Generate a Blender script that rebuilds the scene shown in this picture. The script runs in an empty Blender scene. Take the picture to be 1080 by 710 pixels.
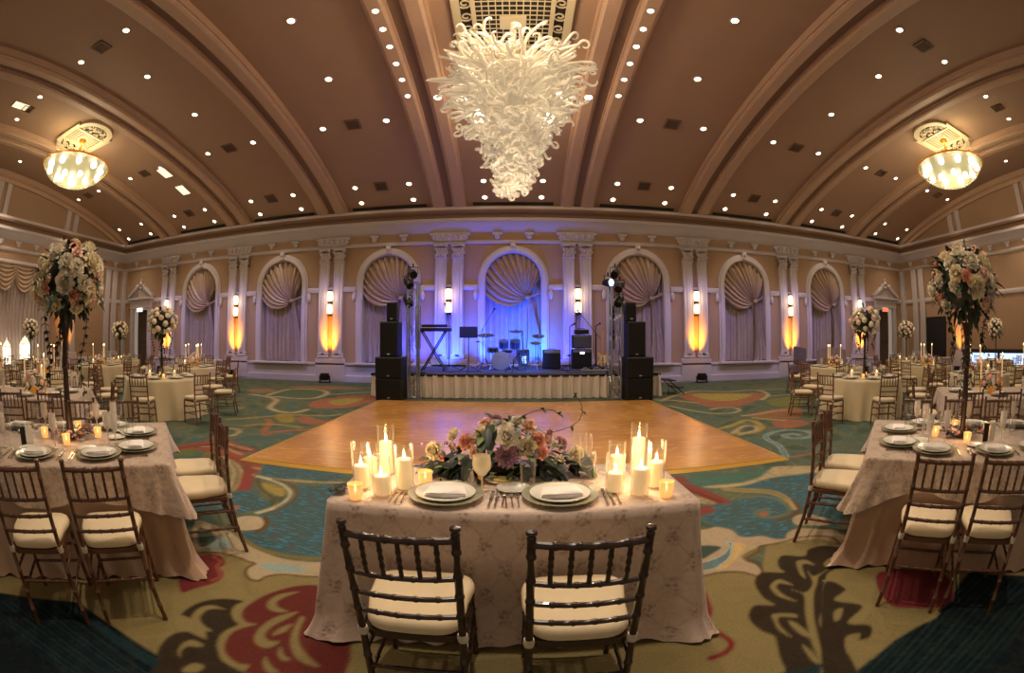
import bpy, math, random
import numpy as np
from mathutils import Vector, Matrix
PI = math.pi
sin, cos = math.sin, math.cos
R = random.Random(7)
SC = bpy.context.scene
COL = SC.collection

# ---------------------------------------------------------------- mesh builder
class MB:
    """collects shapes and links them as ONE mesh object"""
    def __init__(s):
        s.v = []; s.f = []; s.sm = []; s.uv = None
    def add(s, vs, fs, smooth=False, T=None):
        o = len(s.v)
        if T is not None:
            vs = [tuple(T @ Vector(p)) for p in vs]
        s.v.extend(vs)
        for f in fs:
            s.f.append(tuple(i + o for i in f)); s.sm.append(smooth)
        return s
    def box(s, c, d, b=0.0, T=None):
        x, y, z = d[0] / 2, d[1] / 2, d[2] / 2
        if b <= 0:
            vs = [(c[0] + i * x, c[1] + j * y, c[2] + k * z) for i in (-1, 1) for j in (-1, 1) for k in (-1, 1)]
            fs = [(0, 1, 3, 2), (4, 6, 7, 5), (0, 4, 5, 1), (2, 3, 7, 6), (0, 2, 6, 4), (1, 5, 7, 3)]
            return s.add(vs, fs, False, T)
        b = min(b, x, y, z)
        vs = []; idx = {}
        for i in (-1, 1):
            for j in (-1, 1):
                for k in (-1, 1):
                    for a in range(3):
                        p = [i * (x - b), j * (y - b), k * (z - b)]
                        p[a] = (i * x, j * y, k * z)[a]
                        idx[i, j, k, a] = len(vs)
                        vs.append((c[0] + p[0], c[1] + p[1], c[2] + p[2]))
        fs = []
        def key(a, sa, b_, sb, c_, sc):
            t = [0, 0, 0]; t[a] = sa; t[b_] = sb; t[c_] = sc
            return tuple(t)
        for a in range(3):
            b_, c_ = (a + 1) % 3, (a + 2) % 3
            for sa in (-1, 1):
                q = [idx[key(a, sa, b_, u, c_, w) + (a,)] for u, w in ((-1, -1), (1, -1), (1, 1), (-1, 1))]
                fs.append(tuple(q if sa > 0 else q[::-1]))
            for sb in (-1, 1):
                for sc in (-1, 1):
                    k0, k1 = key(a, -1, b_, sb, c_, sc), key(a, 1, b_, sb, c_, sc)
                    q = (idx[k0 + (b_,)], idx[k1 + (b_,)], idx[k1 + (c_,)], idx[k0 + (c_,)])
                    fs.append(q if sb * sc > 0 else q[::-1])
        for i in (-1, 1):
            for j in (-1, 1):
                for k in (-1, 1):
                    q = (idx[i, j, k, 0], idx[i, j, k, 1], idx[i, j, k, 2])
                    fs.append(q if i * j * k > 0 else q[::-1])
        return s.add(vs, fs, False, T)
    def lathe(s, prof, n=16, c=(0, 0, 0), T=None, smooth=True, ax=1.0, ay=1.0):
        vs = []; fs = []
        m = len(prof)
        for r, z in prof:
            for i in range(n):
                a = 2 * PI * i / n
                vs.append((c[0] + ax * r * cos(a), c[1] + ay * r * sin(a), c[2] + z))
        for j in range(m - 1):
            for i in range(n):
                k = (i + 1) % n
                fs.append((j * n + i, j * n + k, (j + 1) * n + k, (j + 1) * n + i))
        if prof[0][0] > 1e-6:
            fs.append(tuple(range(n - 1, -1, -1)))
        if prof[-1][0] > 1e-6:
            fs.append(tuple((m - 1) * n + i for i in range(n)))
        return s.add(vs, fs, smooth, T)
    def cyl(s, c, r, h, n=16, T=None, r2=None):
        r2 = r if r2 is None else r2
        return s.lathe([(r, 0), (r2, h)], n, c, T)
    def sph(s, c, r, nu=14, nv=8, sx=1, sy=1, sz=1, T=None):
        prof = [(max(1e-7, r * sin(PI * j / nv)), -r * cos(PI * j / nv) * sz) for j in range(nv + 1)]
        return s.lathe(prof, nu, c, T, True, sx, sy)
    def tube(s, pts, r, n=8, T=None, cap=True, closed=False):
        pts = [Vector(p) for p in pts]
        m = len(pts)
        rr = r if isinstance(r, (list, tuple)) else [r] * m
        vs = []; fs = []
        up = None
        for i, p in enumerate(pts):
            if closed:
                t = (pts[(i + 1) % m] - pts[i - 1])
            else:
                t = (pts[min(i + 1, m - 1)] - pts[max(i - 1, 0)])
            t = t.normalized() if t.length > 1e-9 else Vector((0, 0, 1))
            if up is None:
                up = Vector((0, 0, 1)) if abs(t.z) < .9 else Vector((1, 0, 0))
            a = t.cross(up)
            a = a.normalized() if a.length > 1e-6 else Vector((1, 0, 0))
            b = a.cross(t).normalized()
            up = b
            for k in range(n):
                w = 2 * PI * k / n
                vs.append(tuple(p + (a * cos(w) + b * sin(w)) * rr[i]))
        for i in range(m if closed else m - 1):
            j = (i + 1) % m
            for k in range(n):
                l = (k + 1) % n
                fs.append((i * n + k, i * n + l, j * n + l, j * n + k))
        if cap and not closed:
            fs.append(tuple(range(n - 1, -1, -1)))
            fs.append(tuple((m - 1) * n + k for k in range(n)))
        return s.add(vs, fs, True, T)
    def grid(s, fn, nu, nv, cu=False, cv=False, smooth=True, T=None, flip=False):
        vs = [tuple(fn(i / nu, j / nv)) for j in range(nv + (0 if cv else 1)) for i in range(nu + (0 if cu else 1))]
        w = nu + (0 if cu else 1)
        hh = nv + (0 if cv else 1)
        fs = []
        for j in range(nv):
            for i in range(nu):
                a, b = i, (i + 1) % w if cu else i + 1
                c, d = j, (j + 1) % hh if cv else j + 1
                q = (c * w + a, c * w + b, d * w + b, d * w + a)
                fs.append(q[::-1] if flip else q)
        return s.add(vs, fs, smooth, T)
    def prism(s, poly, z0, z1, T=None):
        """polygon in XY extruded in Z"""
        n = len(poly)
        vs = [(x, y, z0) for x, y in poly] + [(x, y, z1) for x, y in poly]
        fs = [tuple(range(n - 1, -1, -1)), tuple(range(n, 2 * n))]
        for i in range(n):
            j = (i + 1) % n
            fs.append((i, j, n + j, n + i))
        return s.add(vs, fs, False, T)
    def sweep(s, prof, path, closed=False, smooth=False):
        """profile points (a, b) placed at path frames (origin, A, B): p = o + a*A + b*B"""
        m = len(prof); vs = []; fs = []
        for o, A, B in path:
            o, A, B = Vector(o), Vector(A), Vector(B)
            for a, b in prof:
                vs.append(tuple(o + A * a + B * b))
        for i in range(len(path) - 1):
            for k in range(m if closed else m - 1):
                l = (k + 1) % m
                fs.append((i * m + k, i * m + l, (i + 1) * m + l, (i + 1) * m + k))
        if closed:
            fs.append(tuple(range(m - 1, -1, -1))); fs.append(tuple((len(path) - 1) * m + k for k in range(m)))
        return s.add(vs, fs, smooth)
    def mesh(s, name):
        me = bpy.data.meshes.new(name)
        me.from_pydata(s.v, [], s.f)
        me.polygons.foreach_set('use_smooth', s.sm)
        if any(s.sm):
            me.set_sharp_from_angle(angle=math.radians(42))
        me.update()
        return me
    def build(s, name, mat=None, parent=None, loc=None, rz=None):
        o = bpy.data.objects.new(name, s.mesh(name))
        COL.objects.link(o)
        if mat is not None:
            o.data.materials.append(mat)
        if parent is not None:
            o.parent = parent
        if loc is not None:
            o.location = loc
        if rz is not None:
            o.rotation_euler = (0, 0, rz)
        return o

def tag(o, label, cat, group=None, kind=None):
    o['label'] = label; o['category'] = cat
    if group: o['group'] = group
    if kind: o['kind'] = kind
    return o
def thing(name, label, cat, loc=(0, 0, 0), rz=0, group=None, rot=None):
    o = bpy.data.objects.new(name, None); COL.objects.link(o)
    o.empty_display_size = .1
    o.location = loc; o.rotation_euler = rot if rot else (0, 0, rz)
    return tag(o, label, cat, group)
def struct(o):
    o['kind'] = 'structure'
    return o
KIDS = {}
def kids(o):
    return [c for c in o.children]
def dup(root, loc, rz=0, label=None, group=None, scale=None, rot=None):
    r = root.copy(); COL.objects.link(r); r.location = loc
    r.rotation_euler = rot if rot else (0, 0, rz)
    if scale is not None: r.scale = (scale, scale, scale) if not isinstance(scale, tuple) else scale
    if label: r['label'] = label
    if group: r['group'] = group
    for ch in kids(root):
        c = ch.copy(); COL.objects.link(c); c.parent = r
        for g in kids(ch):
            d = g.copy(); COL.objects.link(d); d.parent = c
    return r
class Proto:
    """first placement moves the prototype itself, later ones copy it with its parts"""
    def __init__(s, maker): s.maker = maker; s.o = None; s.n = 0
    def put(s, loc, rz=0, label=None, group=None, scale=None, rot=None):
        if s.o is None:
            s.o = s.maker()
        s.n += 1
        if s.n == 1:
            o = s.o; o.location = loc; o.rotation_euler = rot if rot else (0, 0, rz)
            if scale is not None: o.scale = (scale,) * 3 if not isinstance(scale, tuple) else scale
            if label: o['label'] = label
            if group: o['group'] = group
            return o
        return dup(s.o, loc, rz, label, group, scale, rot)

# ---------------------------------------------------------------- materials
def srgb(h):
    if isinstance(h, str):
        h = h.lstrip('#'); c = [int(h[i:i + 2], 16) / 255 for i in (0, 2, 4)]
    else:
        c = h
    return tuple((x / 12.92 if x <= .04045 else ((x + .055) / 1.055) ** 2.4) for x in c) + (1,)
def newmat(name):
    m = bpy.data.materials.new(name); m.use_nodes = True
    nt = m.node_tree; b = nt.nodes['Principled BSDF']
    return m, nt, b
def pm(name, col, rough=.5, metal=0., var=.12, scale=12., bump=0., bscale=60., coord='Object', sheen=0., emit=None, es=0., coat=0., trans=0.):
    m, nt, b = newmat(name)
    c = srgb(col)
    N, L = nt.nodes, nt.links
    tc = N.new('ShaderNodeTexCoord')
    if var > 0:
        nz = N.new('ShaderNodeTexNoise'); nz.inputs['Scale'].default_value = scale; nz.inputs['Detail'].default_value = 4
        L.new(tc.outputs[coord], nz.inputs['Vector'])
        mx = N.new('ShaderNodeMix'); mx.data_type = 'RGBA'
        mx.inputs[6].default_value = tuple(x * (1 - var) for x in c[:3]) + (1,)
        mx.inputs[7].default_value = tuple(min(1, x * (1 + var)) for x in c[:3]) + (1,)
        L.new(nz.outputs['Fac'], mx.inputs[0]); L.new(mx.outputs[2], b.inputs['Base Color'])
    else:
        b.inputs['Base Color'].default_value = c
    b.inputs['Roughness'].default_value = rough; b.inputs['Metallic'].default_value = metal
    if bump > 0:
        n2 = N.new('ShaderNodeTexNoise'); n2.inputs['Scale'].default_value = bscale; n2.inputs['Detail'].default_value = 3
        L.new(tc.outputs[coord], n2.inputs['Vector'])
        bp = N.new('ShaderNodeBump'); bp.inputs['Strength'].default_value = bump; bp.inputs['Distance'].default_value = .01
        L.new(n2.outputs['Fac'], bp.inputs['Height']); L.new(bp.outputs['Normal'], b.inputs['Normal'])
    if sheen: b.inputs['Sheen Weight'].default_value = sheen
    if coat: b.inputs['Coat Weight'].default_value = coat
    if trans: b.inputs['Transmission Weight'].default_value = trans
    if emit is not None:
        b.inputs['Emission Color'].default_value = srgb(emit); b.inputs['Emission Strength'].default_value = es
    return m
def em(name, col, s, sample=False):
    m, nt, b = newmat(name)
    b.inputs['Base Color'].default_value = (.02, .02, .02, 1)
    b.inputs['Emission Color'].default_value = srgb(col); b.inputs['Emission Strength'].default_value = s
    if not sample:
        m.cycles.emission_sampling = 'NONE'
    return m
def glass(name, tint=(1, 1, 1), op=.03, rough=.05):
    """thin clear glass: mostly transparent with fresnel reflection"""
    m, nt, b = newmat(name)
    N, L = nt.nodes, nt.links
    N.remove(b)
    out = N['Material Output']
    tr = N.new('ShaderNodeBsdfTransparent'); tr.inputs[0].default_value = tint + (1,)
    gl = N.new('ShaderNodeBsdfGlossy'); gl.inputs['Roughness'].default_value = rough
    fr = N.new('ShaderNodeFresnel'); fr.inputs[0].default_value = 1.18
    ad = N.new('ShaderNodeMath'); ad.operation = 'ADD'; ad.inputs[1].default_value = op; ad.use_clamp = True
    mx = N.new('ShaderNodeMixShader')
    df = N.new('ShaderNodeBsdfTranslucent'); df.inputs[0].default_value = (.9, .85, .75, 1)  # pale colour mixed into grazing edges to imitate scattered candlelight
    d2 = N.new('ShaderNodeBsdfDiffuse'); d2.inputs[0].default_value = (.9, .85, .75, 1)
    m1 = N.new('ShaderNodeMixShader'); m1.inputs[0].default_value = .5; m2 = N.new('ShaderNodeMixShader'); m2.inputs[0].default_value = .55
    L.new(df.outputs[0], m1.inputs[1]); L.new(d2.outputs[0], m1.inputs[2]); L.new(gl.outputs[0], m2.inputs[1]); L.new(m1.outputs[0], m2.inputs[2])
    cp = N.new('ShaderNodeMath'); cp.operation = 'MINIMUM'; cp.inputs[1].default_value = .45
    L.new(fr.outputs[0], ad.inputs[0]); L.new(ad.outputs[0], cp.inputs[0]); L.new(cp.outputs[0], mx.inputs[0])
    L.new(tr.outputs[0], mx.inputs[1]); L.new(m2.outputs[0], mx.inputs[2]); L.new(mx.outputs[0], out.inputs[0])
    return m
def frosted(name, col, op=.55, emit=0.):
    m, nt, b = newmat(name)
    b.inputs['Base Color'].default_value = srgb(col); b.inputs['Roughness'].default_value = .2
    b.inputs['Alpha'].default_value = op
    if emit:
        b.inputs['Emission Color'].default_value = srgb(col); b.inputs['Emission Strength'].default_value = emit
        m.cycles.emission_sampling = 'NONE'
    return m
M = {}
M['wall'] = pm('wall_paint', '#a58568', .75, var=.06, scale=1.5)
M['trim'] = pm('plaster_trim', '#beb2b1', .5, var=.05, scale=3)
M['ceil'] = pm('ceiling_paint', '#a4836a', .8, var=.05, scale=1.2)
M['rib'] = pm('rib_plaster', '#b9977c', .6, var=.05, scale=3)
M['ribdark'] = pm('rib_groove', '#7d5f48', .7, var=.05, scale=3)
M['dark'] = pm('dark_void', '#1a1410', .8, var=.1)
M['grille'] = pm('grille_plaster', '#c9b998', .6, var=.06, scale=6)
M['drape'] = pm('drape_satin', '#aa968e', .42, var=.12, scale=5, sheen=.3, bump=.1, bscale=25)
M['swag'] = pm('swag_satin', '#a2866d', .38, var=.15, scale=6, sheen=.3, bump=.1, bscale=25)
M['wooddark'] = pm('mahogany', '#2f1a12', .32, var=.3, scale=25, coat=.3)
M['woodmid'] = pm('bronze_wood', '#5b3822', .35, var=.3, scale=25, coat=.3)
M['woodgold'] = pm('gold_brown_wood', '#70492c', .35, var=.3, scale=25, coat=.2)
M['cushion'] = pm('cream_cushion', '#dcc9a6', .7, var=.05, scale=8, bump=.15, bscale=200)
M['tie'] = pm('cushion_tie', '#c9bfae', .8, var=.05)
M['china'] = pm('white_china', '#e6e2d6', .18, var=.03)
M['napkin'] = pm('napkin_linen', '#efe9e2', .8, var=.04, scale=40, bump=.1, bscale=300)
M['silver'] = pm('silver', '#c8bfb2', .22, 1., var=.05)
M['steel'] = pm('truss_metal', '#9aa0ab', .3, .9, var=.08)
M['black'] = pm('black_plastic', '#09090b', .6, var=.2)
M['blackgrille'] = pm('speaker_grille', '#060607', .85, var=.3, scale=300, bump=.4, bscale=500)
M['wax'] = pm('candle_wax', '#f6e3bf', .5, var=.03, emit='#ffcf8a', es=.4)  # flame light soaking through the wax put in as emission
M['flame'] = em('candle_flame', '#ffd890', 14)
M['glass'] = glass('clear_glass')
M['frost'] = frosted('frosted_glass', '#e9e0d4', .5)
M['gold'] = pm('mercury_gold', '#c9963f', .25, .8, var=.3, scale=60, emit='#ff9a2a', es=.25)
M['amber'] = frosted('amber_glow', '#ffc67a', .6, .5)
M['bronze'] = pm('dark_bronze', '#3b2a1f', .4, .5, var=.25, scale=20)
M['leaf'] = pm('leaf_green', '#35492c', .5, var=.35, scale=15)
M['leafdark'] = pm('leaf_dark', '#1f2a1e', .5, var=.35, scale=15)
M['leaflight'] = pm('leaf_sage', '#6c7f4c', .55, var=.3, scale=15)
M['cream'] = pm('petal_cream', '#f0e3c2', .6, var=.08, scale=20)
M['white'] = pm('petal_white', '#efe5d0', .6, var=.06, scale=20)
M['blush'] = pm('petal_blush', '#efcdb8', .6, var=.1, scale=20)
M['coral'] = pm('petal_coral', '#e6a78c', .6, var=.12, scale=20)
M['mauve'] = pm('petal_mauve', '#cda4ae', .6, var=.12, scale=20)
M['lamp'] = em('downlight_lamp', '#ffe6bd', 9)
M['lampsp'] = em('sconce_glow', '#ffdc9c', 4.5)
M['white_lamp'] = em('bright_lamp', '#fff3df', 16)
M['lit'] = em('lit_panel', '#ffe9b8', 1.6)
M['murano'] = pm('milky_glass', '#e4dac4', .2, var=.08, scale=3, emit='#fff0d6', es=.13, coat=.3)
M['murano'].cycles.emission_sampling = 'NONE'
# ---------------------------------------------------------------- the room
D = 15.7; HWID = 20.1; DB = 4.575; YB = -2.9
def ceilz(y):
    t = max(-1, min(1, (y - 6.4) / 9.3))
    ell = math.sqrt(max(0, 1 - t * t)); RR = (9.3 ** 2 + 1.95 ** 2) / 3.9
    circ = (math.sqrt(RR * RR - (t * 9.3) ** 2) - (RR - 1.95)) / 1.95
    return 5.9 + 1.95 * (.6 * circ + .4 * ell)
def ceiln(y):
    """slope angle of the vault at y"""
    e = .02
    a, b = max(YB, y - e), min(D, y + e)
    return math.atan2(ceilz(b) - ceilz(a), b - a)

# ---- carpet: colours held per vertex, woven noise added in the shader
def cat_rom(pts, closed, k=6):
    p = [np.array(q, float) for q in pts]; n = len(p); out = []
    for i in range(n if closed else n - 1):
        g = (lambda j: p[j % n]) if closed else (lambda j: p[min(max(j, 0), n - 1)])
        a, b, c, d = g(i - 1), g(i), g(i + 1), g(i + 2)
        for t in np.arange(k) / k:
            out.append(.5 * ((2 * b) + (c - a) * t + (2 * a - 5 * b + 4 * c - d) * t * t + (3 * b - a - 3 * c + d) * t ** 3))
    if not closed: out.append(p[-1])
    return np.array(out)
CARPET = [('q','#84764e',0,[(-2.722,1.697),(-2.262,2.159),(-2.045,2.389),(-1.715,2.353),(-1.503,2.326),(-1.166,2.29),(-0.001,2.397),(1.085,2.387),(1.539,2.282),(1.593,2.197),(1.857,2.587),(2.309,2.656),(2.578,2.438),(2.901,1.88),(3.701,0.991),(2.287,0.189),(-2.292,0.169),(-3.473,0.845)]),
('p','#50604a',0,[(-6.894,11.318),(-6.96,12.338),(-6.291,12.624),(-5.648,12.21),(-5.304,11.569),(-5.214,10.838),(-5.748,10.622),(-6.411,10.785)]),
('s','#a89674',0.16,[(-7.401,10.838),(-6.667,10.582),(-6.338,10.661),(-5.716,10.562),(-5.243,10.9),(-5.409,12.033),(-6.003,12.737),(-6.904,12.673),(-6.971,11.839),(-6.823,10.833)]),
('s','#a89674',0.16,[(-6.667,10.582),(-6.069,10.116),(-5.759,9.43),(-5.493,8.821),(-4.979,8.411),(-4.595,8.459),(-4.531,8.925)]),
('p','#94604a',0,[(-4.876,9.663),(-5.005,10.397),(-4.843,10.975),(-4.58,11.621),(-4.033,11.977),(-3.557,11.365),(-3.573,10.105),(-3.74,9.461),(-4.204,9.227),(-4.515,9.19)]),
('p','#98864a',0,[(-4.626,10.373),(-4.388,11.128),(-3.973,11.253),(-3.895,10.302),(-4.119,9.795)]),
('s','#a89674',0.12,[(-5.204,11.687),(-4.728,12.263),(-4.26,12.66)]),
('p','#8a6a48',0,[(-8.222,11.864),(-7.779,12.368),(-7.13,11.909),(-7.248,11.234),(-7.792,11.327)]),
('p','#8a6a48',0,[(-7.444,13.205),(-6.664,13.888),(-5.761,14.044),(-4.775,13.549),(-5.478,13.076),(-6.656,12.885)]),
('s','#98864a',0.12,[(-5.453,7.039),(-5.113,7.435),(-4.787,7.875),(-4.731,8.123),(-4.26,8.191),(-3.72,8.309),(-3.559,8.619)]),
('p','#94604a',0,[(-4.263,7.833),(-4.135,8.092),(-3.826,7.907),(-3.442,7.672),(-3.55,7.321),(-3.899,7.411)]),
('p','#8c7a3e',0,[(-4.726,7.839),(-4.542,8.139),(-4.082,7.426),(-4.343,7.312)]),
('s','#94604a',0.14,[(-4.713,7.429),(-4.517,7.232),(-4.32,6.792),(-4.144,6.397),(-3.954,6.196),(-3.954,6.412),(-3.737,6.658),(-3.483,6.913)]),
('s','#98864a',0.1,[(-4.745,6.663),(-4.584,6.924),(-4.195,7.055),(-3.711,6.979)]),
('s','#a89674',0.09,[(-4.909,6.314),(-4.733,6.329),(-4.544,6.192),(-4.439,5.874),(-4.515,5.788)]),
('p','#84764e',0,[(-6.217,8.446),(-6.261,8.715),(-6.043,8.541),(-5.977,8.244)]),
('p','#8a4c3c',0,[(-4.658,4.551),(-4.783,4.838),(-4.744,4.996),(-4.644,5.128),(-4.614,5.348),(-4.582,5.62),(-4.341,5.578),(-4.02,5.407),(-3.686,5.278),(-3.533,5.223),(-3.521,4.82),(-3.198,4.618),(-2.933,4.515),(-2.872,4.336),(-2.963,4.18),(-3.223,4.273),(-3.565,4.604),(-3.839,4.662),(-4.357,4.754),(-4.379,4.403)]),
('s','#33291e',0.03,[(-4.641,4.685),(-4.469,5.046),(-4.178,5.1)]),
('s','#33291e',0.03,[(-4.478,4.854),(-4.276,5.226),(-3.795,5.088)]),
('s','#33291e',0.03,[(-4.076,4.928),(-3.838,5.064),(-3.611,5.077)]),
('s','#a89674',0.05,[(-4.401,4.964),(-4.102,5.085),(-3.592,4.881)]),
('s','#a89674',0.05,[(-4.413,5.402),(-3.985,5.269),(-3.62,5.179)]),
('s','#a89674',0.05,[(-3.374,4.527),(-3.114,4.41),(-2.945,4.415)]),
('p','#5a6b3e',0,[(-4.483,4.441),(-4.486,4.669),(-4.304,4.731),(-4.164,4.493),(-4.318,4.337)]),
('s','#75683f',0.3,[(-3.966,4.669),(-3.705,4.431),(-3.393,4.097),(-3.139,3.73),(-3.009,3.484),(-2.945,3.285)]),
('s','#33291e',0.054,[(-3.947,4.68),(-3.66,4.457),(-3.338,4.129),(-3.088,3.76),(-2.961,3.512),(-2.9,3.313)]),
('s','#a89674',0.06,[(-3.91,4.702),(-3.572,4.508),(-3.229,4.19),(-2.988,3.817),(-2.866,3.567),(-2.808,3.367)]),
('s','#75683f',0.042,[(-3.891,4.713),(-3.528,4.533),(-3.174,4.22),(-2.937,3.844),(-2.818,3.593),(-2.763,3.393)]),
('s','#a89674',0.06,[(-3.879,4.721),(-3.498,4.549),(-3.137,4.24),(-2.903,3.862),(-2.786,3.611),(-2.732,3.41)]),
('s','#33291e',0.03,[(-3.868,4.727),(-3.471,4.564),(-3.104,4.257),(-2.873,3.879),(-2.758,3.626),(-2.705,3.425)]),
('s','#86403a',0.096,[(-3.844,4.741),(-3.417,4.594),(-3.037,4.292),(-2.811,3.911),(-2.699,3.658),(-2.648,3.456)]),
('p','#86403a',0,[(-3.071,4.161),(-3.036,4.254),(-2.906,4.136),(-2.811,3.911),(-2.708,3.623),(-2.758,3.538),(-2.879,3.81)]),
('p','#3a656d',0,[(-2.853,3.457),(-2.751,3.591),(-2.616,3.644),(-2.412,3.515),(-2.268,3.441),(-2.211,3.306),(-2.232,3.159),(-2.384,3.081),(-2.533,3.073),(-2.706,2.902),(-2.751,2.779),(-3.029,3.053),(-2.986,3.25)]),
('p','#3a656d',0,[(-2.145,2.695),(-1.984,2.597),(-1.831,2.546),(-1.651,2.534),(-1.453,2.572),(-1.153,2.646),(-1.312,3.288),(-1.733,4.219),(-2.054,4.081),(-2.219,4.017),(-2.137,3.798),(-2.068,3.521),(-2.099,3.298),(-2.206,3.146),(-2.078,3.093),(-2.001,2.98),(-1.993,2.848),(-2.078,2.746)]),
('p','#3a656d',0,[(-2.996,4.618),(-2.511,4.595),(-1.944,4.587),(-1.875,4.414),(-2.301,4.262),(-2.627,4.155),(-2.85,4.224)]),
('s','#a89674',0.045,[(-2.904,4.161),(-2.697,4.122),(-2.451,4.148),(-2.185,4.193),(-1.831,4.276)]),
('s','#75683f',0.03,[(-2.921,4.188),(-2.718,4.012),(-2.57,3.772),(-2.345,3.599),(-2.234,3.522),(-2.179,3.377),(-2.23,3.214),(-2.32,3.124)]),
('s','#5f4527',0.03,[(-2.612,4.128),(-2.357,4.05),(-2.144,3.849),(-2.059,3.573),(-2.077,3.354),(-2.143,3.19)]),
('s','#c9bfa0',0.04,[(-2.825,4.129),(-2.576,4.066),(-2.359,3.958),(-2.193,3.785),(-2.126,3.545),(-2.147,3.336),(-2.225,3.163)]),
('p','#98864a',0,[(-2.647,3.949),(-2.479,3.935),(-2.323,3.857),(-2.235,3.729),(-2.238,3.648),(-2.379,3.691),(-2.53,3.791)]),
('s','#33291e',0.012,[(-2.588,4.087),(-2.374,4.006),(-2.187,3.82),(-2.108,3.563),(-2.126,3.346)]),
('s','#33291e',0.012,[(-2.776,4.05),(-2.581,3.796),(-2.358,3.62),(-2.241,3.518),(-2.205,3.389)]),
('p','#5f4527',0,[(-2.131,3.139),(-2.012,3.022),(-1.973,2.869),(-2.026,2.768),(-2.073,2.954)]),
('p','#b0a084',0,[(-2.308,2.838),(-2.34,2.959),(-2.273,3.051),(-2.166,3.08),(-2.062,2.999),(-2.023,2.87),(-2.087,2.786),(-2.187,2.758)]),
('p','#94604a',0,[(-2.591,3.141),(-2.566,3.204),(-2.482,3.226),(-2.446,3.158),(-2.493,3.1)]),
('p','#a7987a',0,[(-2.628,2.679),(-2.512,2.731),(-2.301,2.695),(-2.163,2.671),(-2.092,2.627),(-1.98,2.566),(-1.803,2.498),(-1.585,2.46),(-1.411,2.479),(-1.227,2.517),(-1.152,2.324),(-1.347,2.273),(-1.53,2.205),(-1.584,2.118),(-1.655,2.106),(-1.727,2.169),(-1.744,2.254),(-1.73,2.302),(-1.803,2.306),(-2.01,2.325),(-2.196,2.25),(-2.295,2.246)]),
('p','#8d9c97',0,[(-1.698,2.318),(-1.549,2.389),(-1.389,2.405),(-1.36,2.341),(-1.495,2.283),(-1.609,2.255)]),
('p','#8d9c97',0,[(-2.318,2.477),(-2.216,2.575),(-2.07,2.484),(-2.079,2.38),(-2.193,2.311)]),
('p','#4a5648',0,[(-2.512,2.585),(-2.416,2.606),(-2.252,2.517),(-2.233,2.388),(-2.285,2.32)]),
('s','#75683f',0.05,[(-2.175,2.69),(-1.996,2.591),(-1.819,2.526),(-1.624,2.508),(-1.435,2.532),(-1.298,2.57)]),
('s','#5f4527',0.022,[(-2.196,2.25),(-2.078,2.31),(-1.935,2.328),(-1.803,2.306),(-1.736,2.299),(-1.752,2.222),(-1.722,2.146),(-1.659,2.091),(-1.59,2.095),(-1.565,2.176),(-1.476,2.247),(-1.349,2.277),(-1.196,2.32)]),
('p','#6e2a2e',0,[(-2.21,2.139),(-2.127,2.246),(-2.039,2.277),(-1.956,2.221),(-1.927,2.161),(-1.937,2.11),(-1.881,2.083),(-1.843,2.026),(-1.835,1.954),(-1.862,1.882),(-1.92,1.786),(-1.987,1.703),(-2.231,2.0)]),
('s','#8c4a3c',0.03,[(-2.067,2.229),(-1.984,2.204),(-1.965,2.129),(-1.92,2.087),(-1.863,2.014),(-1.876,1.941)]),
('p','#33291e',0,[(-1.551,1.831),(-1.661,1.8),(-1.754,1.726),(-1.807,1.617),(-1.813,1.498),(-1.781,1.406),(-1.726,1.362),(-1.683,1.363),(-1.731,1.29),(-1.731,1.188),(-1.699,1.104),(-1.639,1.04),(-1.613,0.931),(-1.217,1.216),(-1.249,1.245),(-1.314,1.255),(-1.384,1.28),(-1.446,1.349),(-1.483,1.44),(-1.479,1.522),(-1.45,1.596),(-1.504,1.631),(-1.553,1.689),(-1.571,1.765)]),
('p','#84764e',0,[(-1.605,1.692),(-1.699,1.688),(-1.752,1.622),(-1.746,1.521),(-1.703,1.457),(-1.617,1.43),(-1.552,1.46),(-1.635,1.486),(-1.691,1.536),(-1.697,1.624),(-1.652,1.67)]),
('p','#84764e',0,[(-1.526,1.325),(-1.596,1.326),(-1.629,1.272),(-1.614,1.194),(-1.57,1.155),(-1.596,1.208),(-1.586,1.26),(-1.529,1.294)]),
('p','#84764e',0,[(-1.422,1.176),(-1.473,1.164),(-1.498,1.113),(-1.491,1.066),(-1.43,1.1),(-1.412,1.143)]),
('p','#622c27',0,[(-1.196,2.203),(-1.308,2.158),(-1.39,2.074),(-1.459,1.958),(-1.494,1.835),(-1.499,1.742),(-1.467,1.674),(-1.41,1.643),(-1.355,1.652),(-1.416,1.569),(-1.439,1.487),(-1.415,1.387),(-1.366,1.326),(-1.28,1.292),(-1.214,1.306),(-1.167,1.245),(-0.756,1.429),(-0.999,2.156)]),
('p','#84764e',0,[(-1.281,2.086),(-1.381,2.006),(-1.406,1.907),(-1.379,1.838),(-1.311,1.818),(-1.246,1.854),(-1.32,1.873),(-1.354,1.923),(-1.329,2.002)]),
('p','#84764e',0,[(-1.196,1.873),(-1.286,1.768),(-1.32,1.631),(-1.301,1.527),(-1.254,1.48),(-1.19,1.486),(-1.161,1.562),(-1.218,1.546),(-1.262,1.585),(-1.262,1.675),(-1.204,1.815)]),
('p','#84764e',0,[(-1.153,1.827),(-1.14,1.698),(-1.101,1.572),(-1.037,1.484),(-0.971,1.446),(-0.888,1.45),(-0.987,1.522),(-1.065,1.605),(-1.105,1.713),(-1.126,1.829)]),
('p','#84764e',0,[(-1.181,1.646),(-1.223,1.6),(-1.216,1.673),(-1.172,1.745),(-1.167,1.69)]),
('p','#84764e',0,[(-1.173,1.41),(-1.154,1.346),(-1.105,1.301),(-1.058,1.325),(-1.12,1.364)]),
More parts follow.
